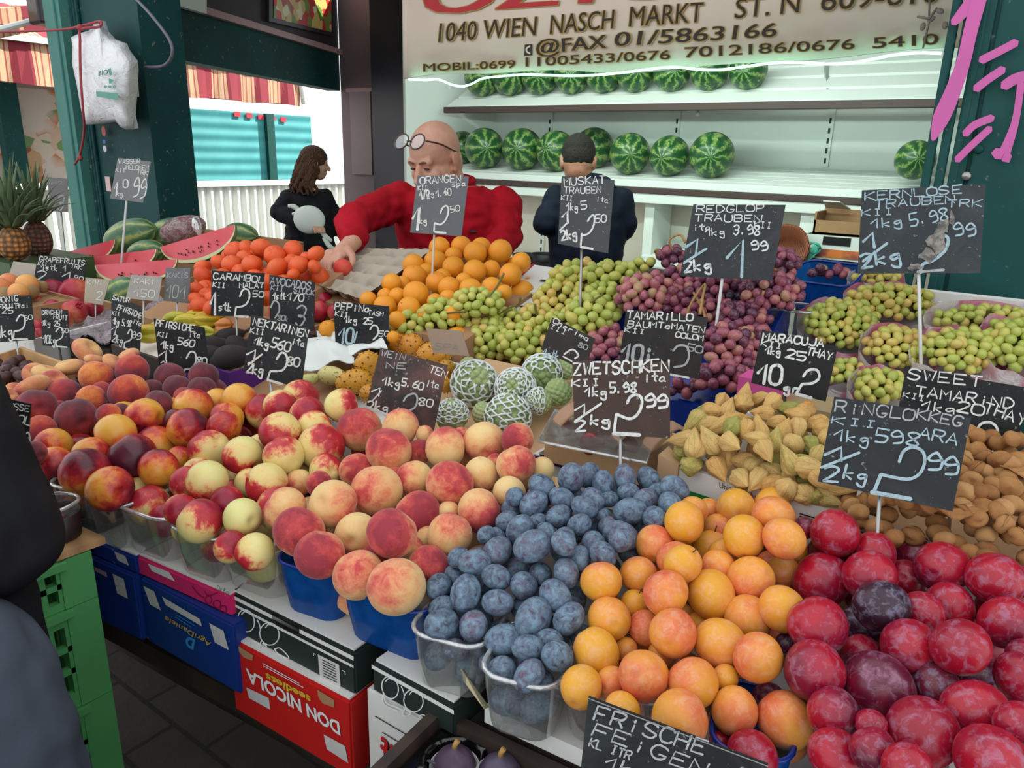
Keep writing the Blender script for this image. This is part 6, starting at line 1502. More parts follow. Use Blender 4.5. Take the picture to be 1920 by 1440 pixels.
# fruit of the lower layers, glimpsed in the gaps and inside the clear punnets
PC = np.array([q['c'] for q in PILE]); PR = np.array([q['R'] for q in PILE])
FC, FR_ = list(PC), list(PR)
def free(p, r, tol=0.9):
    A = np.array(FC); B = np.array(FR_)
    return bool(np.all(np.linalg.norm(A - p, axis=1) > tol * (B + r)))
def lower(kind, pts, r, label_where):
    nm, cat, look, where = CATN[kind]
    for p in pts:
        o = link(nm, fruit(kind, SHAPE[kind], kind, RF.randrange(4)), None, tuple(p), rrot(RF), r)
        tag(o, '%s half hidden %s' % (look, label_where), cat, where + ' lower layer')
for idx, kind, r, cnt in ((0, 'dark_peach', 0.03, 8), (1, 'orange_nectarine', 0.029, 8), (2, 'nectarine', 0.029, 8), (3, 'nectarine', 0.029, 8), (4, 'nectarine', 0.029, 8), (5, 'white_peach', 0.03, 6), (6, 'white_peach', 0.03, 6), (7, 'blue_plum', 0.0195, 34), (8, 'blue_plum', 0.0195, 34), (9, 'yellow_plum', 0.026, 20), (10, 'red_plum', 0.027, 10), (11, 'red_plum', 0.027, 12), (12, 'red_plum', 0.027, 10)):
    c, ax_, bk, w, d, h = PUN[idx]
    got = []
    for _ in range(900):
        zz = RF.uniform(r + 0.004, h + 0.01); s = 0.82 + 0.16 * zz / h
        u, v_ = RF.uniform(-1, 1) * max(0, w / 2 * s - r - 0.002), RF.uniform(-1, 1) * max(0, d / 2 * s - r - 0.002)
        if _ < 450: v_ = -max(0, d / 2 * s - r - 0.002)
        p = c + ax_ * u + bk * v_ + np.array([0, 0, zz])
        if free(p, r, 0.95):
            got.append(p); FC.append(p); FR_.append(r)
            if len(got) >= cnt: break

    lower(kind, got, r, 'inside the ' + ('punnet of dark peaches', 'punnet above the plywood board', 'ribbed clear punnet', 'punnet above the pink carton', 'clear punnet left of the blue ones', 'nearer blue punnet', 'blue punnet beside the plums', 'clear punnet beside the blue one', 'clear punnet behind the fig tray', 'clear punnet behind the fig sign', 'dark blue punnet at the lower edge', 'blue punnet at the lower edge', 'clear punnet at the lower corner')[idx])

for zn, kind, base, r in (('red plums', 'red_plum', 1.0, 0.029), ('yellow plums', 'yellow_plum', 1.0, 0.026), ('blue plums', 'blue_plum', 1.0, 0.0205), ('white peaches', 'white_peach', 1.0, 0.034), ('nectarines', 'nectarine', 1.0, 0.03), ('orange nectarines', 'orange_nectarine', 1.0, 0.03), ('dark peaches', 'dark_peach', 1.02, 0.034), ('oranges', 'orange', 1.1, 0.033), ('tangerines', 'tangerine', 1.15, 0.03)):
    L = [q for q in PILE if q['zone'] == zn and q['kind'] == kind]
    got = []
    for depth in (1.55, 2.6):
        for q in L:
            for _ in range(5):
                p = q['c'] + np.array([RF.uniform(-1, 1) * q['R'], RF.uniform(-0.6, 1.2) * q['R'], -depth * q['R'] + RF.uniform(-0.2, 0.2) * q['R']])
                if p[2] - r < base: p[2] = base + r
                if p[1] - r < fy(p[0], 0.02): continue
                x_, y_, d_ = proj(p)
                if free(p, r, 0.93):
                    got.append(p); FC.append(p); FR_.append(r); break
    lower(kind, got, r, 'under the top layer of the ' + CATN[kind][3])
# crates that carry the piles behind the front row
def autocrate(zs_, label, mat, wall=0.04, drop=1.25, grow=0.01, name='crate', inner=None, pts=None):
    L = [q for q in PILE if q['zone'] in zs_] if pts is None else pts
    C_ = np.array([q['c'] for q in L]); R_ = np.array([q['R'] for q in L])
    x0, x1 = (C_[:, 0] - R_).min() - grow, (C_[:, 0] + R_).max() + grow
    y0, y1 = (C_[:, 1] - R_).min() - grow, (C_[:, 1] + R_).max() + grow
    k = np.polyfit(C_[:, 1], C_[:, 2] - R_, 1) if len(L) > 3 else (0.0, (C_[:, 2] - R_).min())
    k = (max(0.0, min(0.6, k[0])), 0)
    b = min((C_[:, 2] - R_) - k[0] * C_[:, 1]) - 0.004 - (drop - 1.25) * R_.mean()
    f = lambda y: k[0] * y + b
    cx = (x0 + x1) / 2
    t = thing(name, label, 'crate', (cx, (y0 + y1) / 2, TZ))
    th = 0.008
    def bx(xa, xb, ya, yb, za, zb):
        return hexa([(xa, ya, za(ya)), (xb, ya, za(ya)), (xb, yb, za(yb)), (xa, yb, za(yb))], [(xa, ya, zb(ya)), (xb, ya, zb(ya)), (xb, yb, zb(yb)), (xa, yb, zb(yb))])
    lowz = lambda y: TZ
    top = lambda y: f(y) + wall
    part('crate_floor', bx(x0 + th, x1 - th, y0 + th, y1 - th, lambda y: f(y) - 0.008, f), inner or mat, t)
    part('crate_side', bx(x0, x1, y0, y0 + th, lowz, top), mat, t)
    part('crate_side', bx(x0, x1, y1 - th, y1, lowz, top), mat, t)
    part('crate_side', bx(x0, x0 + th, y0 + th, y1 - th, lowz, top), mat, t)
    part('crate_side', bx(x1 - th, x1, y0 + th, y1 - th, lowz, top), mat, t)
    return t, f, (x0, x1, y0, y1)
autocrate((), 'brown cardboard crate of oranges', MT_CARD, 0.0, 1.25, 0.0, 'crate', None, [q for q in PILE if q['zone'] == 'oranges' and q['py'] < 585 and q['px'] < 950])
autocrate(('tangerines',), 'brown cardboard crate of tangerines', MT_CARD, 0.0, 1.25, 0.0)
autocrate(('pomegranates',), 'white carton of pomegranates', MT_CARTONW, 0.03)
autocrate(('red pomegranates',), 'brown crate of red fruit behind the avocado sign', MT_CARD, 0.03)
autocrate(('grapefruits', 'kiwis'), 'crate of grapefruits and kiwis at the left edge', MT_CARD, 0.01)
autocrate(('avocados',), 'purple carton of avocados', MT_PLUMP, 0.03, inner=MT_CARD)
autocrate(('dark peaches', 'flat peaches'), 'dark wooden crate under the dark and flat peaches', MT_DWOOD, 0.02, 2.6)

# ------------------------------------------------------------------ watermelons on the white shelves
def melon_at(px, py, w, y, label, group, mat=None, sq=1.0, zs=None, tilt=0.35):
    c = at(px, py, y=y); d = (c - CAMP).dot(-ROT[:, 2]); R_ = w / 2 * d / FPX
    if zs is not None: c[2] = zs + R_ * 0.97
    o = link('watermelon', fruit('watermelon' if mat is None else 'watermelon_pale', 'melon', MT_MELON if mat is None else mat, 1, 36, 24), None, tuple(c))
    tocam = Vector(CAMP - c); tocam.z = 0; tocam.normalize()
    axis = (tocam + Vector((RF.uniform(-tilt, tilt) - 0.2, 0, RF.uniform(-0.15, 0.15)))).normalized()
    q = axis.to_track_quat('Z', 'Y') @ Euler((0, 0, RF.uniform(0, 6))).to_quaternion()
    o.rotation_euler = q.to_euler(); o.scale = (R_ * 1.1, R_ * 1.1, R_)
    return tag(o, label, 'watermelon', group)
for k, (x, y, w) in enumerate(((866, 276, 60), (908, 286, 76), (979, 288, 78), (1043, 289, 76), (1113, 282, 76), (1181, 287, 78), (1256, 286, 76), (1335, 288, 86))):
    yy = 4.37 if k not in (0, 4) else 4.52
    melon_at(x, y, w, yy, 'striped watermelon, %s from the left on the lower white shelf' % ordw(k + 1), 'watermelons on the lower shelf', None, 1.0, 1.512 + 0.10 * (yy - 4.2) / 0.55)
melon_at(1716, 300, 74, 4.34, 'yellowish watermelon half hidden behind the graffiti post', None, None)
for k, x in enumerate((905, 957, 1012, 1072, 1131, 1190, 1258, 1328, 1400)):  # solid melons added in place of the lower row's mirror reflection
    melon_at(x, 160, 72, 4.35, 'added watermelon in place of a mirror reflection, %s from the left, behind the banner' % ordw(k + 1), 'melons in place of a mirror reflection', None, 1.0, 1.953 + 0.28 * 0.22, 0.5)

# ------------------------------------------------------------------ watermelon corner at the left
mfl_ = M('watermelon_flesh'); v = mfl_.coord()
vo = mfl_.n('TexVoronoi', 0, Vector=v, Scale=9.0)
fl = mfl_.mix(mfl_.ramp(mfl_.noise(v, 5, 4), [(0.35, 0.0), (0.75, 1.0)]), '#d23c48', '#dd6068')
MT_FLESH = mfl_.done(fl, 0.28, 0.6)
MT_RINDW = plain('#ccd09a', 0.5)
def wedge(a_front, a_back, n=24, m=10):
    """lengthwise cut of a melon: long axis X, apex along the axis, skin between two angles"""
    V, Fc, mi = [], [], []
    S_ = (0.0, 0.45, 0.86, 0.95, 1.0)
    def face(ang, flip):
        b = len(V)
        for s in S_:
            for i in range(n + 1):
                th = math.pi * i / n
                k = s if s > 0 else 0.0
                V.append(((0.86 + 0.14 * k if s else 0.9) * math.cos(th) * (1 if s else 1.0), k * math.sin(th) * math.cos(ang), k * math.sin(th) * math.sin(ang)))
        for j in range(len(S_) - 1):
            for i in range(n):
                q = (b + j * (n + 1) + i, b + j * (n + 1) + i + 1, b + (j + 1) * (n + 1) + i + 1, b + (j + 1) * (n + 1) + i)
                Fc.append(tuple(reversed(q)) if flip else q); mi.append(0 if j < 2 else (1))
    face(a_front, False); face(a_back, True)
    b = len(V)
    for j in range(m + 1):
        ang = a_front + (a_back - a_front) * j / m
        for i in range(n + 1):
            th = math.pi * i / n
            V.append((math.cos(th), math.sin(th) * math.cos(ang), math.sin(th) * math.sin(ang)))
    for j in range(m):
        for i in range(n):
            Fc.append((b + j * (n + 1) + i, b + j * (n + 1) + i + 1, b + (j + 1) * (n + 1) + i + 1, b + (j + 1) * (n + 1) + i)); mi.append(2)
    return (V, Fc), mi
WG, WMI = wedge(math.radians(-112), math.radians(-15))
def slice_(L, Rr, dL, dR, depth, label):
    a, b = at(*L, d=dL), at(*Rr, d=dR)
    ax_ = (b - a) / 2; Lh = np.linalg.norm(ax_); ax_ = ax_ / Lh
    c = (a + b) / 2
    dd = np.array([0.33, -0.62, 0.0]); dd -= ax_ * dd.dot(ax_)      # local -Y faces the shopper
    yv = -dd / np.linalg.norm(dd); zv = np.cross(ax_, yv)
    d0 = (dL + dR) / 2; rr_ = depth * d0 / FPX
    t = thing('watermelon_slice', label, 'watermelon slice', c, None, 'cut watermelon slices')
    m = np.eye(4); m[:3, 0] = ax_ * Lh; m[:3, 1] = yv * rr_; m[:3, 2] = zv * rr_; m[:3, 3] = c
    # the cut face looks at -Y: mirror the wedge so that its front angle points down and forward
    g = ([tuple(m[:3, :3] @ np.array(v_) + m[:3, 3]) for v_ in WG[0]], list(WG[1]))
    part('flesh_and_rind', g, [MT_FLESH, MT_RINDW, MT_MELON2], t, True, True, None, WMI)
    sd = []
    for k in range(16):
        u, s = RF.uniform(-0.6, 0.6), RF.uniform(0.45, 0.72)
        th = math.acos(u); an_ = math.radians(-112)
        p = np.array([u * 0.9, s * math.sin(th) * math.cos(an_) - 0.012, s * math.sin(th) * math.sin(an_)])
        q = m[:3, :3] @ p + m[:3, 3]
        sd.append(ell(q + np.array([0.002, -0.004, 0.002]), (0.0045, 0.002, 0.003), (0, RF.uniform(0, 3), 0), 8, 5))
    part('seeds', join(*sd), plain('#1f1412', 0.3), t, True)
slice_((300, 463), (440, 421), 2.86, 2.82, 50, 'watermelon slice leaning highest at the right of the melon crate')
slice_((96, 480), (215, 449), 2.95, 2.9, 40, 'watermelon slice furthest back left under the melon price sign')
slice_((138, 486), (293, 467), 2.82, 2.8, 44, 'watermelon slice in the middle of the three stacked ones')
slice_((178, 497), (332, 486), 2.68, 2.68, 44, 'watermelon slice in front above the kiwi sign')
def whole(px, py, w, h, d, roll, label):
    c = at(px, py, d=d)
    o = link('watermelon', fruit('watermelon_pale', 'melon', MT_MELON2, 1, 36, 24), None, tuple(c))
    ax_ = ROT[:, 0] * math.cos(roll) + ROT[:, 1] * math.sin(roll) + ROT[:, 2] * 0.25
    o.rotation_euler = Vector(ax_).to_track_quat('Z', 'Y').to_euler()
    o.scale = (h / 2 * d / FPX / 0.88,) * 2 + (w / 2 * d / FPX / 1.12,)
    return tag(o, label, 'watermelon')
whole(245, 445, 112, 66, 3.15, 0.25, 'whole watermelon behind the slices at the green post')
whole(322, 440, 90, 62, 3.2, 0.1, 'whole watermelon under the film-wrapped melon half')
whole(275, 475, 80, 50, 3.02, 0.1, 'whole watermelon low between the slices in the middle of the crate')
whole(452, 440, 70, 44, 3.2, -0.2, 'dark whole watermelon right of the highest slice')
whole(228, 552, 84, 62, 2.62, 0.5, 'whole watermelon low in front behind the flat peach sign')
whole(18, 508, 76, 56, 2.75, 0.3, 'pale green melon at the left edge behind the blank card')
t = thing('melon_half', 'melon half wrapped in shiny clear film lying above the slices', 'melon half', at(343, 430, d=3.0))
c = at(343, 430, d=3.0)
mfw = M('film_wrapped_flesh'); v = mfw.coord(); mfw.bump(mfw.noise(v, 45, 5, 0.7, 2.0), 1.0, 0.02)
part('wrapped_fruit', ell(c, (0.095, 0.06, 0.052), (0, -0.3, 0.6), 28, 18), mfw.done(mfw.mix(mfw.ramp(mfw.noise(v, 30, 5, 0.7, 2.0), [(0.42, 0.0), (0.62, 1.0)]), '#9c5a62', '#d9cdc9'), 0.15, 0.7), t, True)
part('film', tube([c + V3(0.06, 0.02, 0.045), c + V3(0.1, 0.0, 0.02), c + V3(0.115, 0.0, -0.02)], [0.012, 0.02, 0.004], 8, 3), MT_CLEARRIM, t, True)
autocrate((), 'large brown cardboard bin of watermelons at the left', MT_CARD, 0.07, 1.25, 0.02, 'crate', None, [dict(c=at(x, y, d=d), R=0.07) for x, y, d in ((120, 480, 2.9), (245, 450, 3.1), (330, 445, 3.15), (452, 440, 3.15), (400, 470, 2.85), (230, 545, 2.6), (260, 500, 2.7))])

# ------------------------------------------------------------------ pineapples
MPi = M('pineapple_skin'); co = MPi.coord(); vo = MPi.n('TexVoronoi', 0, Vector=co, Scale=62, Randomness=0.25)
MPi.bump(vo, 0.9, 0.01)
MT_PINE = MPi.done(MPi.ramp(vo, [(0.0, '#c78a3a'), (0.35, '#a86f33'), (0.6, '#5c4028')]), 0.6)
MPj = M('dark_pineapple_skin'); co = MPj.coord(); vo = MPj.n('TexVoronoi', 0, Vector=co, Scale=68, Randomness=0.25)
MPj.bump(vo, 0.9, 0.01)
MT_PINE2 = MPj.done(MPj.ramp(vo, [(0.0, '#93603f'), (0.35, '#7c4a3a'), (0.6, '#45302a')]), 0.6)
MT_LEAF = plain('#5d7350', 0.5, 0.4, 0.3, 6.0, name='pineapple_leaf')
def pineapple(px, py, w, h, d, mat, label, lean=0.0):
    c = at(px, py, d=d); R_ = w / 2 * d / FPX; H = h / 2 * d / FPX
    t = thing('pineapple', label, 'pineapple', c)
    part('fruit_body', moved(sphere(28, 20, lambda x, y, z: (x * (1 - 0.1 * z), y * (1 - 0.1 * z), z)), c, 0, (R_, R_, H)), mat, t, True)
    bl = []
    for k in range(46):
        a = k * 2.4; tier = k / 46
        r0 = 0.03 * (1 - tier); out = 0.13 * (1 - tier * 0.7); up = 0.045 + 0.115 * tier + RF.uniform(-0.01, 0.02)
        b = c + V3(0, 0, H * 0.93)
        ca, sa = math.cos(a), math.sin(a)
        P = [b + V3(r0 * ca, r0 * sa, 0), b + V3((r0 + out * 0.45) * ca, (r0 + out * 0.45) * sa, up * 0.75), b + V3((r0 + out) * ca + lean * up, (r0 + out) * sa, up * (0.9 + 0.5 * tier))]
        bl.append(tube(P, [0.011, 0.009, 0.001], 6, 3, True, 0.25))
    part('leaf_crown', join(*bl), MT_LEAF, t, True)
pineapple(26, 456, 56, 66, 2.6, MT_PINE, 'golden pineapple with grey green crown at the left edge')
pineapple(70, 448, 50, 72, 2.75, MT_PINE2, 'dark reddish pineapple beside the golden one')
pineapple(-6, 466, 40, 60, 2.7, MT_PINE, 'pineapple mostly cut off by the left picture border')
pbx = at(40, 480, d=2.62)
tag(part('plastic_crate', box(pbx[0] - 0.35, pbx[0] + 0.05, pbx[1] - 0.06, pbx[1] + 0.22, TZ, at(40, 478, d=2.62)[2] - 0.02), plain('#3f5a34', 0.5)), 'dark green crate carrying the pineapples', 'crate')

# ------------------------------------------------------------------ exotic fruit of the second row
PX_ = Plane(1.15, 0.3, 1.1)
def rest(kind, name, cat, shape, lst, label, group, plane, mat=None, seeds=3, up=None, nu=28, nv=18):
    L = parse(lst); rows = row_labels([(x, y) for x, y, d, b in L], 14)
    out = []
    for (x, y, d, b), (r, k) in zip(L, rows):
        p, tt = plane.hit(x, y); R_ = d / 2 * tt / FPX
        p = p + ray(x, y) * b * R_ * 0.8
        o = link(name, fruit(kind, shape, mat or kind, RF.randrange(seeds), nu, nv), None, tuple(p), (RF.uniform(1.3, 1.8), RF.uniform(-0.4, 0.4), RF.uniform(1.5, 2.9)) if up is None else up(RF), R_)
        tag(o, label % (ordw(k), ordw(r)), cat, group)
        out.append(dict(c=p, R=R_, o=o))
    return out
cara = rest('carambola', 'carambola', 'star fruit', 'carambola', '279,626,52;327,600,46;350,604,46;372,594,46;388,598,44;420,610,40;382,624,40;300,612,40b;400,590,36b', 'yellow green star fruit, %s from left, %s row from front of the star fruit tray', 'star fruit tray', Plane(1.19, 0.2, 1.15))
for q in cara[5:6]: q['o'].data = fruit('carambola', 'carambola', skin('ripe_carambola', [(0, '#d98a26'), (1, '#c96a2a')], rough=0.3), 9)
autocrate((), 'black wooden tray of star fruit', MT_DWOOD, 0.02, 1.25, 0.02, 'crate', MT_CREAM, cara)
pep = rest('pepino', 'pepino_melon', 'pepino melon', 'pepino', '625,705,54;579,713,38;470,690,34;440,705,36b;500,680,34b;625,640,26b', 'yellow pepino melon, %s from left, %s row from front of the tissue lined carton', 'pepino melons', PX_)
autocrate((), 'dark carton of pepino melons lined with white tissue', MT_DWOOD, 0.015, 1.25, 0.02, 'crate', MT_CARD, pep)
MT_TISSUE = plain('#dfe4de', 0.7, 0.2, 0.04, 3.0, name='white_tissue')
def tissue(pxs, label, seed):
    r_ = random.Random(seed); a, b, c, d = [PX_.hit(x, y)[0] for x, y in pxs]
    V, N = [], 14
    for j in range(N + 1):
        for i in range(N + 1):
            u, w = i / N, j / N
            p = (a * (1 - u) + b * u) * (1 - w) + (d * (1 - u) + c * u) * w
            q = Vector((u * 2.5 + seed, w * 2.5, seed * 0.7))
            V.append(tuple(p + V3(0, -0.01, 0.03) * (0.6 + 0.7 * mnoise.noise(q * 0.8)) + V3(0.004, 0, 0.004) * mnoise.noise(q * 2)))
    Fc = [(j * (N + 1) + i, j * (N + 1) + i + 1, (j + 1) * (N + 1) + i + 1, (j + 1) * (N + 1) + i) for j in range(N) for i in range(N)]
    n_ = len(V); V += [tuple(np.array(v) - V3(0, 0, 0.0015)) for v in V]; Fc += [tuple(n_ + i for i in reversed(q)) for q in Fc]
    tag(part('tissue_paper', (V, Fc), MT_TISSUE, None, True), label, 'tissue paper')
tissue([(572, 700), (668, 692), (660, 652), (572, 640)], 'white tissue paper nearest in the pepino carton', 1)
tissue([(605, 672), (640, 665), (640, 640), (617, 618)], 'folded white tissue with pointed corner under the pepino sign', 2)
tissue([(640, 680), (730, 668), (715, 640), (680, 628)], 'white tissue paper at the right end of the pepino carton', 3)
tissue([(598, 655), (672, 650), (668, 636), (598, 632)], 'white tissue paper furthest back in the pepino carton', 4)
# horned melons
def kiwano_geo():
    g = [sphere(28, 20, lambda x, y, z: (x * 0.72, y * 0.72, z * 1.05))]
    for k in range(46):
        z = 1 - 2 * (k + 0.5) / 46; a = k * 2.39996; r = math.sqrt(1 - z * z)
        b = V3(0.70 * r * math.cos(a), 0.70 * r * math.sin(a), 1.02 * z); n_ = _n(V3(r * math.cos(a), r * math.sin(a), z * 0.7))
        g.append(tube([b, b + n_ * 0.08, b + n_ * 0.17], [0.075, 0.04, 0.006], 6))
    return join(*g)
kv = kiwano_geo()
km = fmesh('horned_melon#0', kv, [MF['kiwano'], plain('#3a2f1c', 0.6)])
n0 = len(sphere(28, 20)[1])
per = 6 * 2 + 2
for i, p in enumerate(km.polygons):
    if i >= n0 and (i - n0) % per in range(6, 12): p.material_index = 1
KW = []
for k, (x, y, d, rz, rx) in enumerate(((770, 648, 62, 1.2, 1.3), (814, 664, 66, 1.9, 1.4), (838, 694, 50, 0.4, 0.9), (693, 690, 76, 0.3, 0.7), (663, 716, 66, 2.2, 1.3), (692, 738, 50, 1.0, 1.2), (835, 722, 40, 0.2, 1.0))):
    p, tt = PX_.hit(x, y); R_ = d / 2 * tt / FPX
    o = link('horned_melon', km, None, tuple(p), (rx, 0.2, rz), R_)
    tag(o, 'spiky orange horned melon, ' + ('furthest back of the heap', 'second from the back of the heap', 'right behind the corner of the brown peach sign', 'standing left of the brown peach sign', 'lying nearest on the white card', 'half hidden under the brown peach sign', 'showing orange between the peach sign and the nets')[k], 'horned melon', 'horned melons')
    KW.append(dict(c=p, R=R_))
autocrate((), 'pale card tray of horned melons', MT_CARTONW, 0.0, 1.25, 0.02, 'crate', None, KW)
# cherimoyas in foam nets
def cher_geo(seed):
    r_ = random.Random(seed); pts = []
    for k in range(90):
        z = 1 - 2 * (k + 0.5) / 90; a = k * 2.39996; r = math.sqrt(1 - z * z); pts.append((r * math.cos(a), r * math.sin(a), z))
    A = np.array(pts)
    def fn(x, y, z):
        dd = np.sort(np.linalg.norm(A - np.array([x, y, z]), axis=1))
        e = min(1.0, (dd[1] - dd[0]) / 0.10)
        s = 0.93 + 0.07 * e ** 0.6 - 0.06 * (dd[0] / 0.2) ** 2
        return (x * s * (1 - 0.12 * z), y * s * (1 - 0.12 * z), z * s * 1.0)
    return sphere(72, 48, fn)
cm = fmesh('cherimoya#0', cher_geo(1), MF['cherimoya'])
MT_FOAM = plain('#e3e8e6', 0.8, 0.15, 0.04, 20.0, name='white_foam_net')
def net_geo(z0, z1, n=9, tw=1.5):
    g = []
    for k in range(n):
        for s in (-1, 1):
            P = []
            for j in range(15):
                u = j / 14; z = z0 + (z1 - z0) * u; a = 2 * math.pi * k / n + s * tw * 0.5 * math.asin(math.sin(u * 9.0)) * 0.55 + 0.0
                r = math.sqrt(max(0.02, 1 - min(1, abs(z)) ** 2)) * (1 - 0.12 * z) * 1.04 + 0.02
                P.append((r * math.cos(a), r * math.sin(a), z))
            g.append(tube(P, 0.045, 5))
    return join(*g)
netm = fmesh('foam_net#0', net_geo(-0.75, 0.9), MT_FOAM)
netm2 = fmesh('foam_net#1', net_geo(-0.1, 0.95), MT_FOAM)
CH = []
for k, (x, y, d, nt, rx, ry, lb) in enumerate(((847, 778, 62, netm2, 0.1, 0.0, 'green cherimoya with foam net over its top, lowest left'), (891, 718, 84, netm, 0.9, 0.3, 'cherimoya in white foam net at the upper left of the cluster'), (966, 728, 74, netm2, 0.5, -1.0, 'large cherimoya with net slipped to its left side'), (953, 778, 82, netm, 0.2, 0.4, 'cherimoya in dense white net lowest in the middle'),
                                            (1016, 699, 72, netm, 0.6, 1.1, 'cherimoya in white net at the top right of the cluster'), (1046, 735, 54, None, 0.5, 0.3, 'bare green cherimoya at the right end of the cluster'), (906, 774, 44, None, 0.3, 0.2, 'small brownish cherimoya between the two lowest nets'), (1010, 752, 50, netm2, 0.8, 1.4, 'small cherimoya with loose net strands on the right'), (880, 690, 44, None, 0.3, 0.1, 'cherimoya hidden behind the upper left net'), (1062, 690, 44, None, 0.2, 0.1, 'cherimoya hidden under the cherimoya sign'))):
    p, tt = PX_.hit(x, y); R_ = d / 2 * tt / FPX; p = p - ray(x, y) * R_ * 0.4
    o = link('cherimoya', cm, None, tuple(p), (rx, ry, 0.7 * k), R_); tag(o, lb, 'cherimoya', 'cherimoyas in foam nets')
    if nt is not None: link('foam_net', nt, o)
    CH.append(dict(c=p, R=R_))
autocrate((), 'grey card tray of cherimoyas', MT_CARD2, 0.0, 1.25, 0.02, 'crate', None, CH)
# red tree tomatoes in the paper tray
for k, (x, y, d) in enumerate(((1060, 800, 40), (1110, 832, 56), (1170, 838, 52), (1195, 800, 46), (1140, 805, 46))):
    p = at(x, y, z=1.195); R_ = d / 2 * 1.15 / FPX
    o = link('tree_tomato', fruit('tree_tomato', 'oval', skin('tree_tomato_skin', [(0, '#b01828'), (1, '#8e1024')], rough=0.25) if k == 0 else bpy.data.materials['tree_tomato_skin'], 1), None, tuple(p), rrot(RF), R_)
    tag(o, 'red tree tomato, %s from the left in the paper tray' % ordw((1, 2, 4, 5, 3)[k]), 'tree tomato', 'tree tomatoes in the paper tray')
# pulp tray and the peach the seller is putting down
PTR = Plane(1.265, 0.30, 1.45)
q4 = [PTR.hit(x, y)[0] for x, y in ((556, 528), (676, 568), (812, 474), (636, 472))]
NG = 60; V = []
for j in range(NG + 1):
    for i in range(NG + 1):
        u, w = i / NG, j / NG
        p = (q4[0] * (1 - u) + q4[1] * u) * (1 - w) + (q4[3] * (1 - u) + q4[2] * u) * w
        hgt = -0.026 * max(0.0, math.sin(u * math.pi * 5) * math.sin(w * math.pi * 5 + (0.5 * math.pi if False else 0))) - 0.026 * max(0.0, -math.sin(u * math.pi * 5) * math.sin(w * math.pi * 5)) + 0.004 * mnoise.noise(Vector((u * 20, w * 20, 0)))
        V.append(tuple(p + V3(0, 0, hgt + 0.012)))
Fc = [(j * (NG + 1) + i, j * (NG + 1) + i + 1, (j + 1) * (NG + 1) + i + 1, (j + 1) * (NG + 1) + i) for j in range(NG) for i in range(NG)]
nT = len(V); V += [(a, b, c - 0.003) for a, b, c in V]; Fc += [tuple(nT + i for i in reversed(q)) for q in Fc]
MPu = M('moulded_pulp'); v = MPu.coord(); MPu.bump(MPu.noise(v, 90, 4), 0.3, 0.004)
tag(part('pulp_tray', (V, Fc), MPu.done(MPu.mix(MPu.noise(v, 7, 4), '#bfb3a2', '#a3988a'), 0.9, 0.1), None, True), 'empty beige moulded pulp fruit tray under the seller\'s hand', 'tray')
b4 = [p - V3(0, 0, 0.03) for p in q4]
tag(part('crate', hexa([(p[0], p[1], TZ) for p in b4], [tuple(p) for p in b4]), MT_CARD), 'cardboard crate under the pulp tray', 'crate')
held = at(643, 503, d=2.262)
o = link('peach', fruit('nectarine', 'nectarine', 'nectarine', 2), None, tuple(held), (0.5, 0.4, 2.6), 18.5 * 2.262 / FPX)
o.data = fruit('held_peach', 'peach', skin('held_peach_skin', [(0, '#d9563a'), (0.5, '#cf3c3c'), (1, '#b8303a')], rough=0.6), 1)
tag(o, 'red peach held in the seller\'s hand over the pulp tray', 'peach')
gb_ = [at(x, y, d=d) for x, y, d in ((690, 475, 2.42), (765, 470, 2.48), (765, 484, 2.45), (680, 486, 2.40))]
tag(part('crate', hexa([(p[0], p[1], TZ) for p in gb_], [tuple(p) for p in gb_]), plain('#2f7a4a', 0.5)), 'green plastic crate edge behind the pulp tray', 'crate')
# flattened white cartons between oranges and grapes
PWC = Plane(1.285, 0.30, 1.62)
def card(pxs, label, dz=0.0):
    p = [PWC.hit(x, y)[0] + V3(0, 0, dz) for x, y in pxs]
    t = thing('flat_carton', label, 'carton', np.mean(p, axis=0))
    part('card_sheet', hexa([tuple(q - V3(0, 0, 0.006)) for q in p], [tuple(q) for q in p]), MT_CARTONW, t)
    e0, e1 = p[0], p[-1]
    part('red_edge', tube([e0 + V3(0, 0, 0.001), e1 + V3(0, 0, 0.001)], 0.003, 6), MT_CRED, t)
    c_ = np.mean(p, axis=0) + V3(0.02, -0.01, 0.001)
    part('hand_hole', hexa([tuple(c_ + V3(a, b, -0.001)) for a, b in ((-0.015, -0.008), (0.015, -0.004), (0.015, 0.008), (-0.015, 0.004))], [tuple(c_ + V3(a, b, 0.0005)) for a, b in ((-0.015, -0.008), (0.015, -0.004), (0.015, 0.008), (-0.015, 0.004))]), MT_BLACK, t)
card([(1000, 504), (1062, 514), (1046, 562), (950, 551)], 'flattened white carton with red edge beside the oranges', 0.012)
card([(950, 551), (1040, 566), (1010, 596), (915, 580)], 'second white carton panel nearer the green grapes')
wb = [PWC.hit(x, y)[0] - V3(0, 0, 0.012) for x, y in ((1000, 504), (1062, 514), (1010, 596), (915, 580))]
tag(part('crate', hexa([(p[0], p[1], TZ) for p in wb], [tuple(p) for p in wb]), MT_CARD), 'cardboard crate under the flattened white cartons', 'crate')

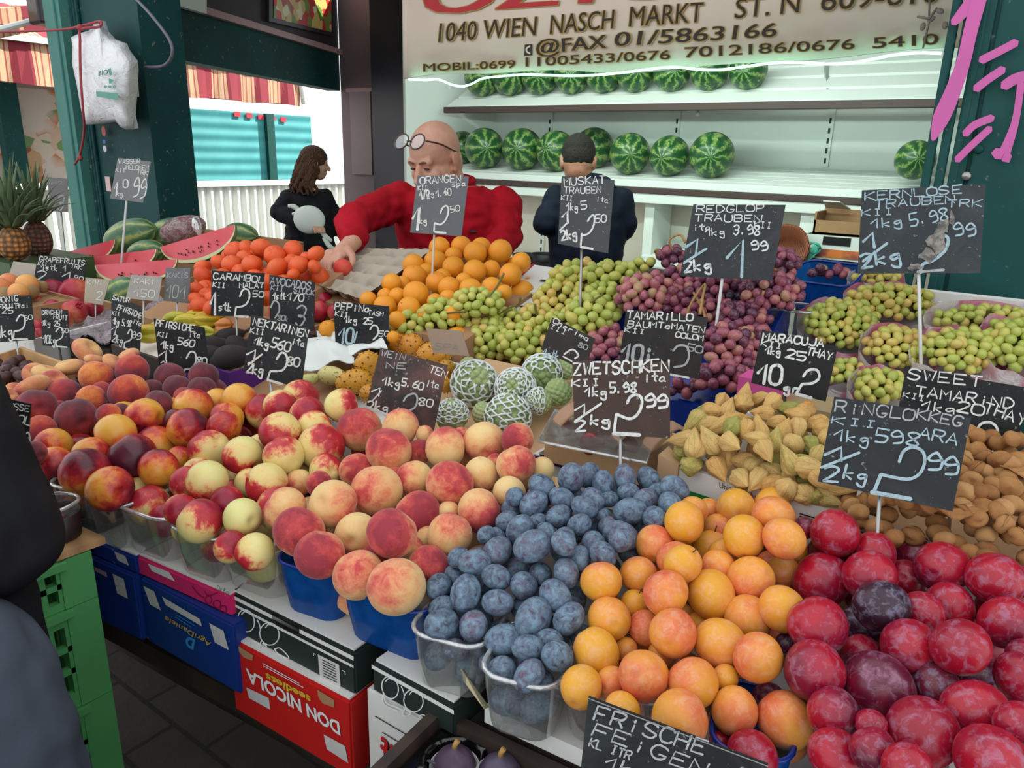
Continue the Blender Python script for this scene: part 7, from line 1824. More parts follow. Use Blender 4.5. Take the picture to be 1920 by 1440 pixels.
# ------------------------------------------------------------------ dates, film-wrapped trays, small wooden crates at the left
PDt = Plane(1.10, 0.15, 0.9)
DL = []
for k in range(26):
    x, y = RF.uniform(-10, 58), RF.uniform(683, 716)
    p, tt = PDt.hit(x, y)
    o = link('date', fruit('date', 'oval', plain('#4a2c28', 0.5, 0.4, 0.3, 20.0, name='dried_fruit_brown'), RF.randrange(2), 14, 10), None, tuple(p + V3(0, 0, RF.uniform(0, 0.012))), rrot(RF), 0.017)
    DL.append(dict(c=p, R=0.017, px=x, py=y, o=o))
for q, (r, k) in zip(DL, row_labels([(q['px'], q['py']) for q in DL], 9)):
    tag(q['o'], 'dark brown dried date, %s from left, %s row from front in the wooden crate' % (ordw(k), ordw(r)), 'date', 'dates in the crate')
autocrate((), 'low pale wooden crate of dark dates at the left edge', MT_LWOOD, 0.035, 1.25, 0.03, 'crate', None, DL)
MFm = M('crumpled_film'); v = MFm.coord()
nzf = MFm.noise(v, 12, 5, 0.7, 2.0)
MFm.bump(nzf, 0.9, 0.05)
MFm.done(MFm.mix(MFm.ramp(nzf, [(0.35, 0.0), (0.75, 1.0)]), '#8f7f84', '#b9aeb2'), 0.14, 0.8)
def wrapped(pxs, plane, label):
    p = [plane.hit(x, y)[0] for x, y in pxs]
    t = thing('wrapped_tray', label, 'tray', np.mean(p, axis=0) - V3(0, 0, 0.05))
    V, N = [], 26
    for j in range(N + 1):
        for i in range(N + 1):
            u, w = i / N, j / N
            q = (p[0] * (1 - u) + p[1] * u) * (1 - w) + (p[3] * (1 - u) + p[2] * u) * w
            s = Vector((u * 3.0, w * 3.0, len(label)))
            V.append(tuple(q + V3(0, 0, 0.018) * mnoise.noise(s) + V3(0, 0, 0.012) * abs(mnoise.noise(s * 3.2))))
    Fc = [(j * (N + 1) + i, j * (N + 1) + i + 1, (j + 1) * (N + 1) + i + 1, (j + 1) * (N + 1) + i) for j in range(N) for i in range(N)]
    n_ = len(V); V += [(a, b, c - 0.004) for a, b, c in V]; Fc += [tuple(n_ + i for i in reversed(q)) for q in Fc]
    part('film', (V, Fc), MFm.m, t, True)
    part('tray_box', hexa([(q[0], q[1], TZ) for q in p], [tuple(q - V3(0, 0, 0.022)) for q in p]), MT_DWOOD, t)
wrapped([(128, 632), (205, 642), (262, 596), (200, 580)], Plane(1.13, 0.15, 1.1), 'tray under shiny crumpled film behind the flat peach sign')
wrapped([(262, 585), (320, 592), (352, 570), (300, 556)], Plane(1.17, 0.15, 1.3), 'second film covered tray behind the star fruit')

# ------------------------------------------------------------------ physalis and tamarind
def inside(P, x, y):
    c = False
    for i in range(len(P)):
        (x1, y1), (x2, y2) = P[i], P[i - 1]
        if (y1 > y) != (y2 > y) and x < (x2 - x1) * (y - y1) / (y2 - y1) + x1: c = not c
    return c
def scatter(poly, gap, seed, tries=6000):
    r_ = random.Random(seed); xs, ys = [p[0] for p in poly], [p[1] for p in poly]; out = []
    for _ in range(tries):
        x, y = r_.uniform(min(xs), max(xs)), r_.uniform(min(ys), max(ys))
        if inside(poly, x, y) and all((x - a) ** 2 + ((y - b) * 1.15) ** 2 > gap * gap for a, b in out): out.append((x, y))
    return out
PPh = Plane(1.207, 0.28, 0.88)
sp_ = scatter([(1268, 830), (1300, 790), (1350, 765), (1430, 752), (1500, 775), (1545, 790), (1560, 860), (1605, 912), (1585, 915), (1520, 896), (1420, 868), (1330, 842), (1285, 830)], 24, 5)
MF['physalis_fruit'] = plain('#dd8a2a', 0.35, name='physalis_berry')
for (x, y), (r, k) in zip(sp_, row_labels(sp_, 22)):
    p, tt = PPh.hit(x, y); R_ = RF.uniform(0.0165, 0.0205)
    bump_ = 0.012 * math.sin(max(0, min(1, (x - 1270) / 300)) * math.pi)
    o = link('physalis', fruit('physalis', 'physalis', 'physalis', RF.randrange(4), 40, 16), None, tuple(p + V3(0, 0, bump_ + RF.uniform(-0.006, 0.008))), rrot(RF), (R_, R_ * RF.uniform(0.8, 1.0), R_ * RF.uniform(0.95, 1.1)))
    tag(o, 'papery tan physalis husk, %s from left, %s row from front in the white carton' % (ordw(k), ordw(r)), 'physalis', 'physalis in the carton')
    if k % 5 == 0 and r % 2 == 0:
        link('berry', fruit('berry', 'orange', 'physalis_fruit', 0, 12, 8), o, (0.35, 0.1, 0.1), None, 0.5)
for x, y in scatter([(1280, 850), (1300, 790), (1400, 765), (1520, 790), (1580, 905), (1500, 900), (1320, 850)], 26, 9):
    p, tt = PPh.hit(x, y)
    o = link('physalis', fruit('physalis', 'physalis', 'physalis', RF.randrange(4), 40, 16), None, tuple(p + V3(0, 0, -0.026)), rrot(RF), 0.019)
    tag(o, 'physalis husk half hidden under the top layer in the white carton', 'physalis', 'physalis lower layer')
def tam_geo(seed):
    r_ = random.Random(seed); nk = r_.choice((1, 2, 2, 3)); P, rs = [], []
    bend = r_.uniform(-0.5, 0.5)
    N = 6 * nk
    for i in range(N + 1):
        u = i / N; x = (u - 0.5) * nk * 0.85
        P.append((x, bend * x * x * 0.4, 0.05 * math.sin(u * 9)))
        ends = min(1, math.sqrt(max(0, 1 - (2 * abs(u - 0.5)) ** 6)))
        rs.append(max(0.02, (0.40 + 0.13 * math.cos(2 * math.pi * u * nk + math.pi)) * ends))
    return tube(P, rs, 14, 2, True, 0.85)
PTm = Plane(1.19, 0.28, 0.88)
tp_ = scatter([(1600, 955), (1680, 930), (1790, 960), (1800, 870), (1860, 845), (1935, 860), (1935, 1042), (1850, 1012), (1760, 986), (1660, 958)], 27, 8) + scatter([(1570, 860), (1800, 800), (1790, 930), (1680, 925), (1600, 945)], 40, 3)
for (x, y), (r, k) in zip(tp_, row_labels(tp_, 22)):
    p, tt = PTm.hit(x, y); sd = RF.randrange(7)
    bump_ = 0.025 * math.sin(max(0, min(1, (x - 1590) / 400)) * math.pi)
    o = link('tamarind_pod', fmesh('tamarind_pod#%d' % sd, tam_geo(sd), MF['tamarind']), None, tuple(p + V3(0, 0, bump_ + RF.uniform(-0.004, 0.008))), (RF.uniform(-0.5, 0.5), RF.uniform(-0.6, 0.6), RF.uniform(0, 6.28)), RF.uniform(0.024, 0.030))
    tag(o, 'brown tamarind pod, %s from left, %s row from front in the bordered crate' % (ordw(k), ordw(r)), 'tamarind', 'tamarind pods')
for x, y in scatter([(1610, 960), (1690, 930), (1800, 870), (1935, 870), (1935, 1040), (1850, 1030), (1660, 985)], 44, 12):
    p, tt = PTm.hit(x, y); sd = RF.randrange(7)
    o = link('tamarind_pod', fmesh('tamarind_pod#%d' % sd, tam_geo(sd), MF['tamarind']), None, tuple(p + V3(0, 0, -0.012)), (0, 0, RF.uniform(0, 6)), 0.028)
    tag(o, 'tamarind pod half hidden under the top layer of the bordered crate', 'tamarind', 'tamarind pods lower layer')
for k, (x, y, s) in enumerate(((1800, 985, 0.022), (1765, 1000, 0.018), (1905, 935, 0.018))):
    p, _t = PTm.hit(x, y); p = p + V3(0, 0, 0.03)
    V = [tuple(p + V3(s * (1.3 + 0.25 * math.sin(5 * a + k)) * math.cos(a), s * math.sin(a), 0.006 * math.sin(2 * a) + 0.003 * k)) for a in np.linspace(0, 6.0, 13)]
    tag(part('pod_shell', (V + [tuple(np.array(q) + V3(0, 0, 0.002)) for q in V], [tuple(range(13)), tuple(13 + i for i in reversed(range(13)))] + [(i, (i + 1) % 13, 13 + (i + 1) % 13, 13 + i) for i in range(13)]), MF['tamarind']), ('largest broken piece of tamarind shell under the Ringlotten sign', 'small broken tamarind shell at the crate front', 'small broken tamarind shell at the right')[k].replace('Ringlotten', 'big grey'), 'shell')

# ------------------------------------------------------------------ figs in the black tray
for k, q in enumerate(FIG):
    t = thing('fig', ('dark fig in paper cup in the left well', 'dark fig in paper cup in the right well', 'fig in the hidden near left well', 'fig in the hidden near right well')[k] + ' of the black tray', 'fig', (q[0], q[1], 0.928), None, 'figs in the tray')
    c_ = V3(q[0], q[1], 0.926)
    part('paper_cup', moved(lathe([(0.012, 0)] + [(0.020 + 0.010 * z, 0.024 * z) for z in np.linspace(0, 1, 6)] + [(0.029, 0.023), (0.019, 0.002)], 36, False), c_), MT_CARTONW, t)
    part('fig_body', moved(sphere(32, 20, lambda x, y, z: (x * (1 + 0.02 * math.sin(11 * math.atan2(y, x))) * (1 - 0.1 * z), y * (1 + 0.02 * math.sin(11 * math.atan2(y, x))) * (1 - 0.1 * z), z * 0.85 + 0.25 * math.exp(-(x * x + y * y) / 0.03) * (z > 0))), c_ + V3(0, 0, 0.026), 0, 0.0255), MF['fig'], t, True)
    part('stem', tube([c_ + V3(0, 0, 0.048), c_ + V3(0.001, 0, 0.055), c_ + V3(0.004, 0.001, 0.061)], [0.004, 0.003, 0.0035], 7), plain('#b08a4a'), t, True)

# ------------------------------------------------------------------ grapes
GM = {k: [fmesh('grape#%s%d' % (k, i), sphere(14, 10, lambda x, y, z, i=i: (x * 0.93, y * 0.93, z * (1.0 + 0.12 * i))), MF[k]) for i in range(3)] for k in ('green_grape', 'amber_grape', 'red_grape', 'pink_grape', 'black_grape')}
MT_STEM = plain('#6f6a34', 0.6); MT_STEM2 = plain('#b08a52', 0.6)
BUN = []
def bunch(px, py, w, h, rp, plane, kinds, label, group, depthk=0.75, stem=None, lift=0.0):
    w, h = w * 1.12, h * 1.14
    c, tt = plane.hit(px, py)
    tt -= lift; c = CAMP + ray(px, py) * tt
    sc = tt / FPX; r = rp * sc
    e1 = ROT[:, 0]; e3 = _n(V3(0.2, -0.62, 0.75)); e3 = _n(e3 - e1 * e3.dot(e1)); e2 = np.cross(e3, e1)
    A, B = max(r, w / 2 * sc - r), max(r, h / 2 * sc - r)
    Cc = max(r, min(A, B) * depthk)
    t = thing('grape_bunch', label, 'grapes', c, None, group)
    area = 4 * math.pi * ((A * B) ** 1.6 / 3 + (A * Cc) ** 1.6 / 3 + (B * Cc) ** 1.6 / 3) ** (1 / 1.6)
    N = int(area / (2.55 * r * r)); pts = []
    for k in range(N):
        z = 1 - 2 * (k + 0.5) / N; a = k * 2.39996; q = math.sqrt(1 - z * z)
        u = V3(q * math.cos(a), q * math.sin(a), z)
        p = u * V3(A, B, Cc) * RF.uniform(0.86, 1.08)
        wd = e1 * p[0] + e2 * p[1] + e3 * p[2]
        if u.dot(V3(0, 0.25, 1)) < -0.15 or (wd[2] < -0.06): continue
        pts.append(wd)
    # settle
    P = np.array(pts)
    for _ in range(12):
        D_ = P[:, None] - P[None]; L_ = np.linalg.norm(D_, axis=2) + np.eye(len(P))
        ov = np.clip(1.8 * r - L_, 0, None) * (1 - np.eye(len(P)))
        P = P + (D_ / L_[..., None] * ov[..., None]).sum(1) * 0.25
    P = P[:98]
    for p in P:
        k_ = kinds[0] if RF.random() < 0.7 or len(kinds) == 1 else kinds[1]
        link('grape', GM[k_][RF.randrange(3)], t, tuple(p), rrot(RF), r * RF.uniform(0.92, 1.08))
    core = ell((0, 0, 0), (1, 1, 1), None, 16, 10)
    m = np.eye(4); m[:3, 0] = e1 * A * 0.82; m[:3, 1] = e2 * B * 0.82; m[:3, 2] = e3 * Cc * 0.7
    part('dark_core', xf(core, m), plain('#4c4420', 0.8) if 'green' in kinds[0] or 'amber' in kinds[0] else plain('#3a1824', 0.8), t, True, False)  # dark core filling the bunch; shade between grapes put into its colour
    if stem:
        for S_ in stem:
            Q = [np.array(at(x, y, d=tt - 0.02 - 0.01 * i)) - c for i, (x, y) in enumerate(S_)]
            part('stalk', tube(Q, [0.0026] * (len(Q) - 1) + [0.0034], 6, 4), MT_STEM if 'green' in kinds[0] or 'amber' in kinds[0] else MT_STEM2, t, True, False)
    BUN.append(dict(c=c - e3 * Cc, R=r, g=group, cc=c, A=A, B=B))
    return t
PG = Plane(1.20, 0.85, 1.45)
gg, ag, rg, pg_, bg2 = 'green_grape', 'amber_grape', 'red_grape', 'pink_grape', 'black_grape'
WGN = 'white grapes in the middle heap'; RGN = 'red grapes heap'; BGN = 'grapes in pink bags'
for a in ((775, 607, 92, 62, 9.5, PG, (gg,), 'green grape bunch lowest left, hanging over the oranges', WGN, 0.75, None, 0.11), (835, 592, 96, 66, 9.5, PG, (gg,), 'green grape bunch beside the blank card, second from the left', WGN, 0.75, None, 0.11),
          (895, 570, 92, 62, 9.5, PG, (gg,), 'green grape bunch with dark twig below the oranges', WGN, 0.75, [[(905, 570), (930, 540), (945, 512)], [(835, 588), (855, 585), (872, 585)]], 0.11),
          (915, 640, 96, 96, 10, PG, (gg, ag), 'green grape bunch directly above the netted cherimoyas', WGN, 0.75, [[(890, 632), (905, 615), (925, 610)]]), (980, 645, 96, 84, 10, PG, (gg, ag), 'yellow green grape bunch left of the cherimoya sign', WGN), (950, 600, 70, 50, 9, PG, (gg,), 'small green grape bunch with forked green stalk at the white carton', WGN, 0.75, [[(930, 592), (955, 577), (972, 570), (976, 558)], [(945, 590), (960, 580)]]),
          (1010, 600, 80, 66, 9.5, PG, (ag, gg), 'amber grape bunch behind the cherimoya sign', WGN, 0.75, [[(1014, 604), (1006, 588), (1003, 570)]]), (1052, 560, 96, 70, 9.5, PG, (ag, gg), 'amber grape bunch at the stake of the large middle grey sign', WGN), (1090, 520, 110, 62, 9.5, PG, (ag, gg), 'amber green grape bunch furthest back in the middle heap', WGN),
          (1150, 518, 104, 58, 9.5, PG, (gg,), 'green grape bunch at the back touching the red grapes', WGN), (1135, 560, 80, 62, 9.5, PG, (gg,), 'green grape bunch below the back row, left of the red heap', WGN), (1110, 592, 100, 74, 11, PG, (gg,), 'green grape bunch with largest berries above the tree tomato sign', WGN, 0.75, [[(1095, 575), (1118, 560), (1130, 552)]], 0.03),
          (1065, 610, 90, 60, 9.5, PG, (gg, ag), 'green grape bunch right above the cherimoya sign', WGN), (1100, 640, 70, 46, 9.5, PG, (ag, gg), 'amber grape bunch between cherimoya sign and tree tomato sign', WGN), (1208, 498, 56, 30, 9, PG, (gg,), 'few green grapes in front of the small blue punnet at the back', WGN),
          (1258, 482, 58, 46, 9, PG, (rg,), 'small dark red grape bunch standing highest with curly stalk', RGN, 0.8, [[(1262, 470), (1255, 450), (1275, 440), (1285, 455)], [(1235, 478), (1228, 472), (1232, 468)]]), (1216, 556, 112, 88, 10, PG, (pg_,), 'pink grape bunch nearest the green grapes', RGN, 0.8, None, 0.03), (1285, 528, 96, 64, 9.5, PG, (rg, pg_), 'dark red grape bunch under the big red grape sign, left', RGN),
          (1350, 540, 90, 66, 9.5, PG, (rg,), 'dark red grape bunch under the middle of the red grape sign', RGN), (1445, 550, 110, 84, 10, PG, (rg, pg_), 'red grape bunch in the clear tub right of the sign stake', RGN, 0.8, [[(1420, 600), (1425, 570), (1432, 545)]]), (1472, 495, 56, 60, 9.5, PG, (rg,), 'dark red grape bunch at the right corner of the red grape sign', RGN), (1340, 590, 110, 60, 10, PG, (rg, pg_), 'red grape bunch crossed by bare yellow stalks', RGN, 0.8, [[(1288, 590), (1298, 565), (1322, 532), (1318, 555), (1312, 590)], [(1300, 548), (1318, 580), (1322, 598)]]),
          (1260, 590, 70, 44, 9.5, PG, (rg,), 'red grape bunch behind the top edge of the tree tomato sign', RGN), (1395, 600, 96, 66, 10, PG, (rg, pg_), 'red grape bunch below the clear tub', RGN), (1360, 648, 110, 80, 11, PG, (pg_, rg), 'red grape bunch right of the tree tomato sign', RGN, 0.8, None, 0.03), (1350, 708, 100, 70, 12, Plane(1.18, 0.85, 1.42), (rg, pg_), 'red grape bunch lowest in the blue punnet', RGN, 0.8, None, 0.03), (1285, 730, 70, 40, 11, Plane(1.18, 0.85, 1.42), (rg,), 'dark grape bunch low between plum sign and tree tomato sign', RGN),
          (1140, 640, 70, 60, 10, PG, (pg_, rg), 'pink grape bunch behind the left edge of the tree tomato sign', RGN), (1135, 668, 70, 36, 10, PG, (pg_, rg), 'pink grape bunch low beside the cherimoya sign', RGN), (1300, 560, 96, 56, 9.5, PG, (rg, pg_), 'red grape bunch in the second row under the red grape sign', RGN), (1412, 645, 84, 66, 10, PG, (pg_, rg), 'pink red grape bunch left of the ten euro sign', RGN), (1388, 690, 60, 60, 10.5, PG, (rg, pg_), 'red grape bunch at the lower left corner of the ten euro sign', RGN), (1376, 562, 40, 34, 9, PG, (bg2,), 'few black grapes beside the stake of the red grape sign', RGN)):
    bunch(*a)
PB = Plane(1.215, 0.6, 1.62)
for a in ((1575, 612, 122, 96, 9, PB, (gg, ag), 'yellow green grapes in the tall white bag left of the stake', BGN), (1672, 570, 146, 76, 9, PB, (ag, gg), 'amber grapes in the pink bag behind the others', BGN, 0.7, None, -0.03), (1680, 655, 104, 86, 9.5, PB, (ag,), 'amber grapes in the white bag in front of the sign stake', BGN), (1800, 662, 140, 92, 10, PB, (gg, ag), 'yellow grapes in the deep pink bag right of the stake', BGN),
          (1898, 650, 90, 106, 10.5, PB, (gg,), 'green grapes in the bag at the right picture edge', BGN), (1850, 598, 180, 52, 9, PB, (gg,), 'green grapes in the wide bag against the green post', BGN, 0.7, None, -0.04), (1580, 700, 76, 56, 9.5, PB, (gg, ag), 'yellow grapes in the bag behind the ten euro sign', BGN), (1652, 728, 96, 70, 10, PB, (gg, ag), 'green grapes in the front bag above the big plum sign', BGN), (1645, 522, 84, 26, 8.5, PB, (ag,), 'amber grapes in the small pink bag furthest back', BGN, 0.7, None, -0.05)):
    bunch(*a)
BB = [b for b in BUN if b['g'] == BGN]
mpk = M('pink_white_bag'); v = mpk.coord(); sx = mpk.n('SeparateXYZ', 0, Vector=v)
nzp = mpk.noise(v, 7, 3, 0.5, 0.8)
mpk.bump(mpk.noise(v, 18, 4, 0.6, 1.5), 0.6, 0.02)
bcol = mpk.ramp(nzp, [(0.0, '#e8e0de'), (0.44, '#e6dcdc'), (0.5, '#df8fa6'), (0.62, '#d9648a'), (1.0, '#d45580')])
df = mpk.n('BsdfTranslucent', 0, Color=bcol)
mpk.done(bcol, 0.4, 0.4)
mpk.put(mpk.o.inputs[0], mpk.n('MixShader', 0, i0=0.35, i1=mpk.b.outputs[0], i2=df))
def bag(b, k, label):
    c = b['cc']; A, B = b['A'] * 1.12 + 0.012, b['B'] * 1.14 + 0.012
    e1 = ROT[:, 0].copy(); e1[2] = 0; e1 = _n(e1); e2 = V3(-e1[1], e1[0], 0)
    V, n = [], 40
    prof = ((-0.09, 0.72), (-0.06, 0.86), (-0.03, 0.95), (0.0, 1.0), (0.008, 1.02), (0.014, 1.04))
    for j, (z, s) in enumerate(prof):
        for i in range(n):
            a = 2 * math.pi * i / n
            w = 1 + 0.05 * mnoise.noise(Vector((math.cos(a) * 2.2 + k, math.sin(a) * 2.2, j * 0.35))) + 0.02 * math.sin(11 * a + j)
            back = max(0, math.sin(a))
            zz = z - 0.018 + (0.5 * B * math.sin(a)) + (0.022 * back + 0.012 * mnoise.noise(Vector((a * 2, k, 3.0)))) * (j / 5)
            V.append(tuple(c + e1 * A * s * w * math.cos(a) + e2 * max(B, 0.05) * s * w * math.sin(a) * 0.9 + V3(0, 0, zz - 0.004)))
    Fc = [(j * n + i, j * n + (i + 1) % n, (j + 1) * n + (i + 1) % n, (j + 1) * n + i) for j in range(len(prof) - 1) for i in range(n)] + [tuple(reversed(range(n)))]
    tag(part('plastic_bag', (V, Fc), mpk.m, None, True), label, 'bag', 'pink grape bags')
for k, (b, lb) in enumerate(zip(BB, ('tall white open bag of grapes left of the sign stake', 'pink open bag behind the white one', 'white open bag with pink foot in front of the sign stake', 'deep pink open bag right of the sign stake', 'open bag cut by the right picture edge', 'wide pink bag against the green post', 'bag showing behind the ten euro sign', 'pink bag nearest the big grey plum sign', 'small pink bag furthest back under the seedless grape sign'))):
    bag(b, k, lb)
G1 = [b for b in BUN if b['g'] == WGN]; G2 = [b for b in BUN if b['g'] == RGN]
def gcrate(L, mat, label):
    autocrate((), label, mat, 0.02, 1.25, 0.0, 'crate', None, [dict(c=b['c'], R=0.02) for b in L])
gcrate(G1, MT_CARD, 'brown cardboard crate under the white grapes')
gcrate(G2, MT_BLUERIM, 'dark blue crate under the red grapes')
gcrate(BB, MT_CARTONW, 'white crate under the bagged grapes')
c = at(1552, 560, d=1.86)
t = punnet((c[0], c[1], c[2] - 0.02), -0.1, 0.15, 0.13, 0.09, 'blue', 'royal blue tub with few red grapes at the back right of the red heap')
t2 = tag(part('crate', box(c[0] - 0.06, c[0] + 0.06, c[1] - 0.05, c[1] + 0.05, TZ, c[2] - 0.022), MT_DWOOD), 'dark block under the royal blue tub', 'crate')
t.rotation_euler = (0.3, 0, -0.1)
bunch(1552, 512, 80, 30, 9, Plane(c[2] + 0.062, 0, 0), (rg, pg_), 'few red grapes lying in the royal blue tub', RGN)
c = at(1455, 600, d=1.70)
punnet((c[0], c[1] + 0.05, c[2] - 0.05), 0.1, 0.15, 0.11, 0.075, 'clear', 'clear tub holding the red grapes right of the yellow stalks')
c = at(1385, 745, d=1.60)
punnet((c[0] - 0.03, c[1] + 0.06, c[2] - 0.02), 0.1, 0.15, 0.12, 0.07, 'blue', 'dark blue punnet under the lowest red grapes')
t = thing('carton', 'small printed carton with yellow and pink paper behind the physalis', 'carton', at(1440, 770, d=1.42))
c = at(1440, 775, d=1.40)
part('carton_body', box(c[0] - 0.06, c[0] + 0.12, c[1], c[1] + 0.1, TZ, c[2] + 0.025), plain('#a8926a', 0.6), t)
part('pink_paper', box(c[0] - 0.062, c[0] + 0.02, c[1] - 0.002, c[1] + 0.06, c[2] + 0.02, c[2] + 0.06), plain('#d95a9a', 0.5), t)
part('yellow_band', box(c[0] - 0.063, c[0] + 0.03, c[1] - 0.003, c[1], c[2] + 0.008, c[2] + 0.022), MT_YELL, t)

# ------------------------------------------------------------------ hand-lettered price signs
GL = {
 'A': '00 26 40;12 32', 'B': '00 06;~06 36 45 33 03;~03 33 42 30 00', 'C': '~45 36 16 04 02 10 30 41', 'D': '00 06;~06 26 44 42 20 00', 'E': '46 06 00 40;03 33', 'F': '46 06 00;03 33', 'G': '~45 36 16 04 02 10 30 42;42 22', 'H': '00 06;40 46;03 43',
 'I': '20 26', 'J': '~46 42 30 10 01', 'K': '00 06;46 03 40', 'L': '06 00 40', 'M': '00 06 23 46 40', 'N': '00 06 40 46', 'O': '~26 05 01 20 41 45 26', 'P': '00 06;~06 36 45 33 03', 'R': '00 06;~06 36 45 33 03;23 40', 'S': '~45 36 16 04 23 42 30 10 01', 'T': '06 46;26 20',
 'U': '~06 02 10 30 42 46', 'V': '06 20 46', 'W': '06 10 24 30 46', 'X': '00 46;06 40', 'Y': '06 23 46;23 20', 'Z': '06 46 00 40', '0': '~26 05 01 20 41 45 26', '1': '03 36 30', '2': '~05 26 45 33 00;00 40', '3': '~05 26 45 33 13;~13 33 42 20 01', '4': '36 02 42;34 30', '5': '46 06 03;~03 33 42 30 00',
 '6': '~46 14 01 20 41 33 02', '8': '~23 05 26 45 23 01 20 41 23', '9': '~44 26 04 13 44;~44 41 10', '7': '06 46 10', 'a': '~33 13 01 10 31;33 30 40', 'e': '~02 32 23 13 01 10 30', 'g': '~33 13 02 11 32;~33 3b 1b 0a', 'i': '20 23;24 25', 'k': '00 06;33 02 30', 't': '26 21 30;04 44', 's': '~33 13 02 31 20 00', 'p': '03 0b;~03 33 31 10 01',
 'h': '00 06;~02 13 33 30', 'c': '~33 13 01 10 30', 'n': '00 03;~02 13 33 30', 'o': '~13 01 10 30 31 33 13', 'r': '00 03;~02 13 33', 'm': '00 03 12 23 20;23 32 43 40', 'u': '~03 01 10 30 33', '/': '00 46', '.': '10 11', '|': '20 26;16 36;10 30',
 '@': '~03 15 36 45 43 22 02;02 00;00 40', '?': '~03 15 36 45 43 31 10', '-': '03 43',
}
def gcoord(c): return float(c) if c.isdigit() else {'a': -1.0, 'b': -2.0}[c]
def chalk(s, p0, p1, h, w, r_):
    """strokes of a hand-written word between two spots"""
    p0, p1 = np.array(p0, float), np.array(p1, float)
    n = len(s); d = p1 - p0; L = np.linalg.norm(d); d = d / L
    up = np.array([d[1], -d[0]]) * h
    cw = L / (n - 0.25) if n > 1 else L
    out = []
    for k, ch in enumerate(s):
        if ch == ' ': continue
        jx, jy, sl = r_.uniform(-0.04, 0.04), r_.uniform(-0.05, 0.05), r_.uniform(0.0, 0.12)
        for st in GL[ch].split(';'):
            sm = st.startswith('~')
            P = []
            for q in st.lstrip('~').split():
                gx, gy = gcoord(q[0]) / 4, gcoord(q[1]) / 6
                gx += r_.uniform(-0.03, 0.03); gy += r_.uniform(-0.02, 0.02)
                P.append(p0 + d * cw * (k + (gx + jx + sl * gy) * 0.76) + up * (gy + jy))
            if sm: P = smoothpath(P, 4)
            ws = [w * (0.85 + 0.3 * r_.random()) for _ in P]
            out.append(ribbon2(P, ws))
    return out
def board_mat(name, c, dirt, amt, seed):
    m = M(name); co = m.coord(); v = m.n('Mapping', 0, Vector=co, Location=(seed, seed * 0.7, 0))
    f1 = m.ramp(m.noise(v, 9, 6, 0.7, 0.8), [(0.45, 0.0), (0.75, amt)])
    f2 = m.ramp(m.noise(v, 130, 3, 0.6), [(0.66, 0.0), (0.72, 0.7)])
    cc = m.mix(f1, c, dirt)
    cc = m.mix(f2, cc, '#a9a7a0')
    return m.done(cc, 0.55, 0.35)
def chalk_mat(name, c):
    m = M(name); v = m.coord()
    cc = m.mix(m.ramp(m.noise(v, 160, 4, 0.7), [(0.5, 0.0), (0.72, 0.6)]), c, '#6a6c6c')
    return m.done(cc, 0.8, 0.2)
CH = {'w': chalk_mat('white_chalk', '#dfe2dc'), 'g': chalk_mat('grey_chalk', '#b0b3b3'), 'b': chalk_mat('blue_white_chalk', '#a9c3cb'), 'd': chalk_mat('dim_chalk', '#8f8f8d')}
def sign(q, d, c, dirt, amt, texts, stake=None, label='', tilt=0.25, lines_=(), front=0.35, card=False):
    r_ = random.Random(hash(label) % 1000 if False else len(label) * 7 + int(q[0][0]))
    cx, cy = np.mean([p[0] for p in q]), np.mean([p[1] for p in q])
    p0 = at(cx, cy, d=d)
    nr = _n(CAMP - p0); nr[2] = tilt * 0.6; nr = _n(_n(nr) * (1 - front) + V3(0, -1, 0.1) * front)
    C4 = [onplane(x, y, p0, nr) for x, y in q]
    t = thing('price_sign' if not card else 'card_sign', label, 'price sign', np.mean(C4, axis=0))
    b = [p - nr * 0.003 for p in C4]
    t_board = part('sign_board', hexa([tuple(p) for p in b], [tuple(p) for p in C4]), board_mat('board_%d_%d' % (cx, cy), c, dirt, amt, cx * 0.01), t)
    for k, tx in enumerate(texts):
        s, a, e, h = tx[:4]; w = tx[4] if len(tx) > 4 else max(1.3, h * 0.15); cm_ = tx[5] if len(tx) > 5 else 'w'
        g = join(*[to_plane(x, p0, nr, 0.0006 + 0.0001 * k) for x in chalk(s, a, e, h, w, r_)])
        part('chalk_writing', g, CH[cm_], t_board)
    for k, (P, w, cm_) in enumerate(lines_):
        part('chalk_stroke', to_plane(ribbon2(smoothpath(P, 4), w), p0, nr, 0.0016 + 0.0001 * k), CH[cm_], t_board)
    if stake:
        (x0, y0), (x1, y1) = stake[:2]
        a = onplane(x0, y0 - 12, p0, nr) - nr * 0.005
        e = onplane(x1, y1, p0, nr) - nr * 0.005
        e2 = e + _n(e - a) * (0.10 if d < 2.7 else 0.3 if d < 3 else 0.5)
        part('stake', tube([a, e2], stake[2] if len(stake) > 2 else 0.0026, 8), MT_STEEL if len(stake) < 4 else plain(stake[3]), t, True)
    return t, p0, nr
BK, GY, BR = '#151618', '#4c4f51', '#3d2d27'  # greyer boards below have backlit wash put into their colour
sign([(221, 296), (283, 303), (268, 380), (206, 372)], 2.75, '#77797a', '#8c8d8c', 0.4, [('WASSER', (223, 307), (262, 306), 8), ('MELONEN', (236, 317), (278, 319), 8), ('TRK', (256, 327), (277, 329), 8), ('K||', (217, 322), (235, 323), 7), ('0', (232, 352), (243, 352), 15), ('99', (247, 370), (270, 374), 38, 2.4), ('1', (212, 367), (221, 368), 28, 2.2), ('kg', (219, 366), (231, 368), 9)], ((237, 378), (229, 462), 0.004, '#c9c9c6'), 'light grey melon price sign on tall stake at the green post')
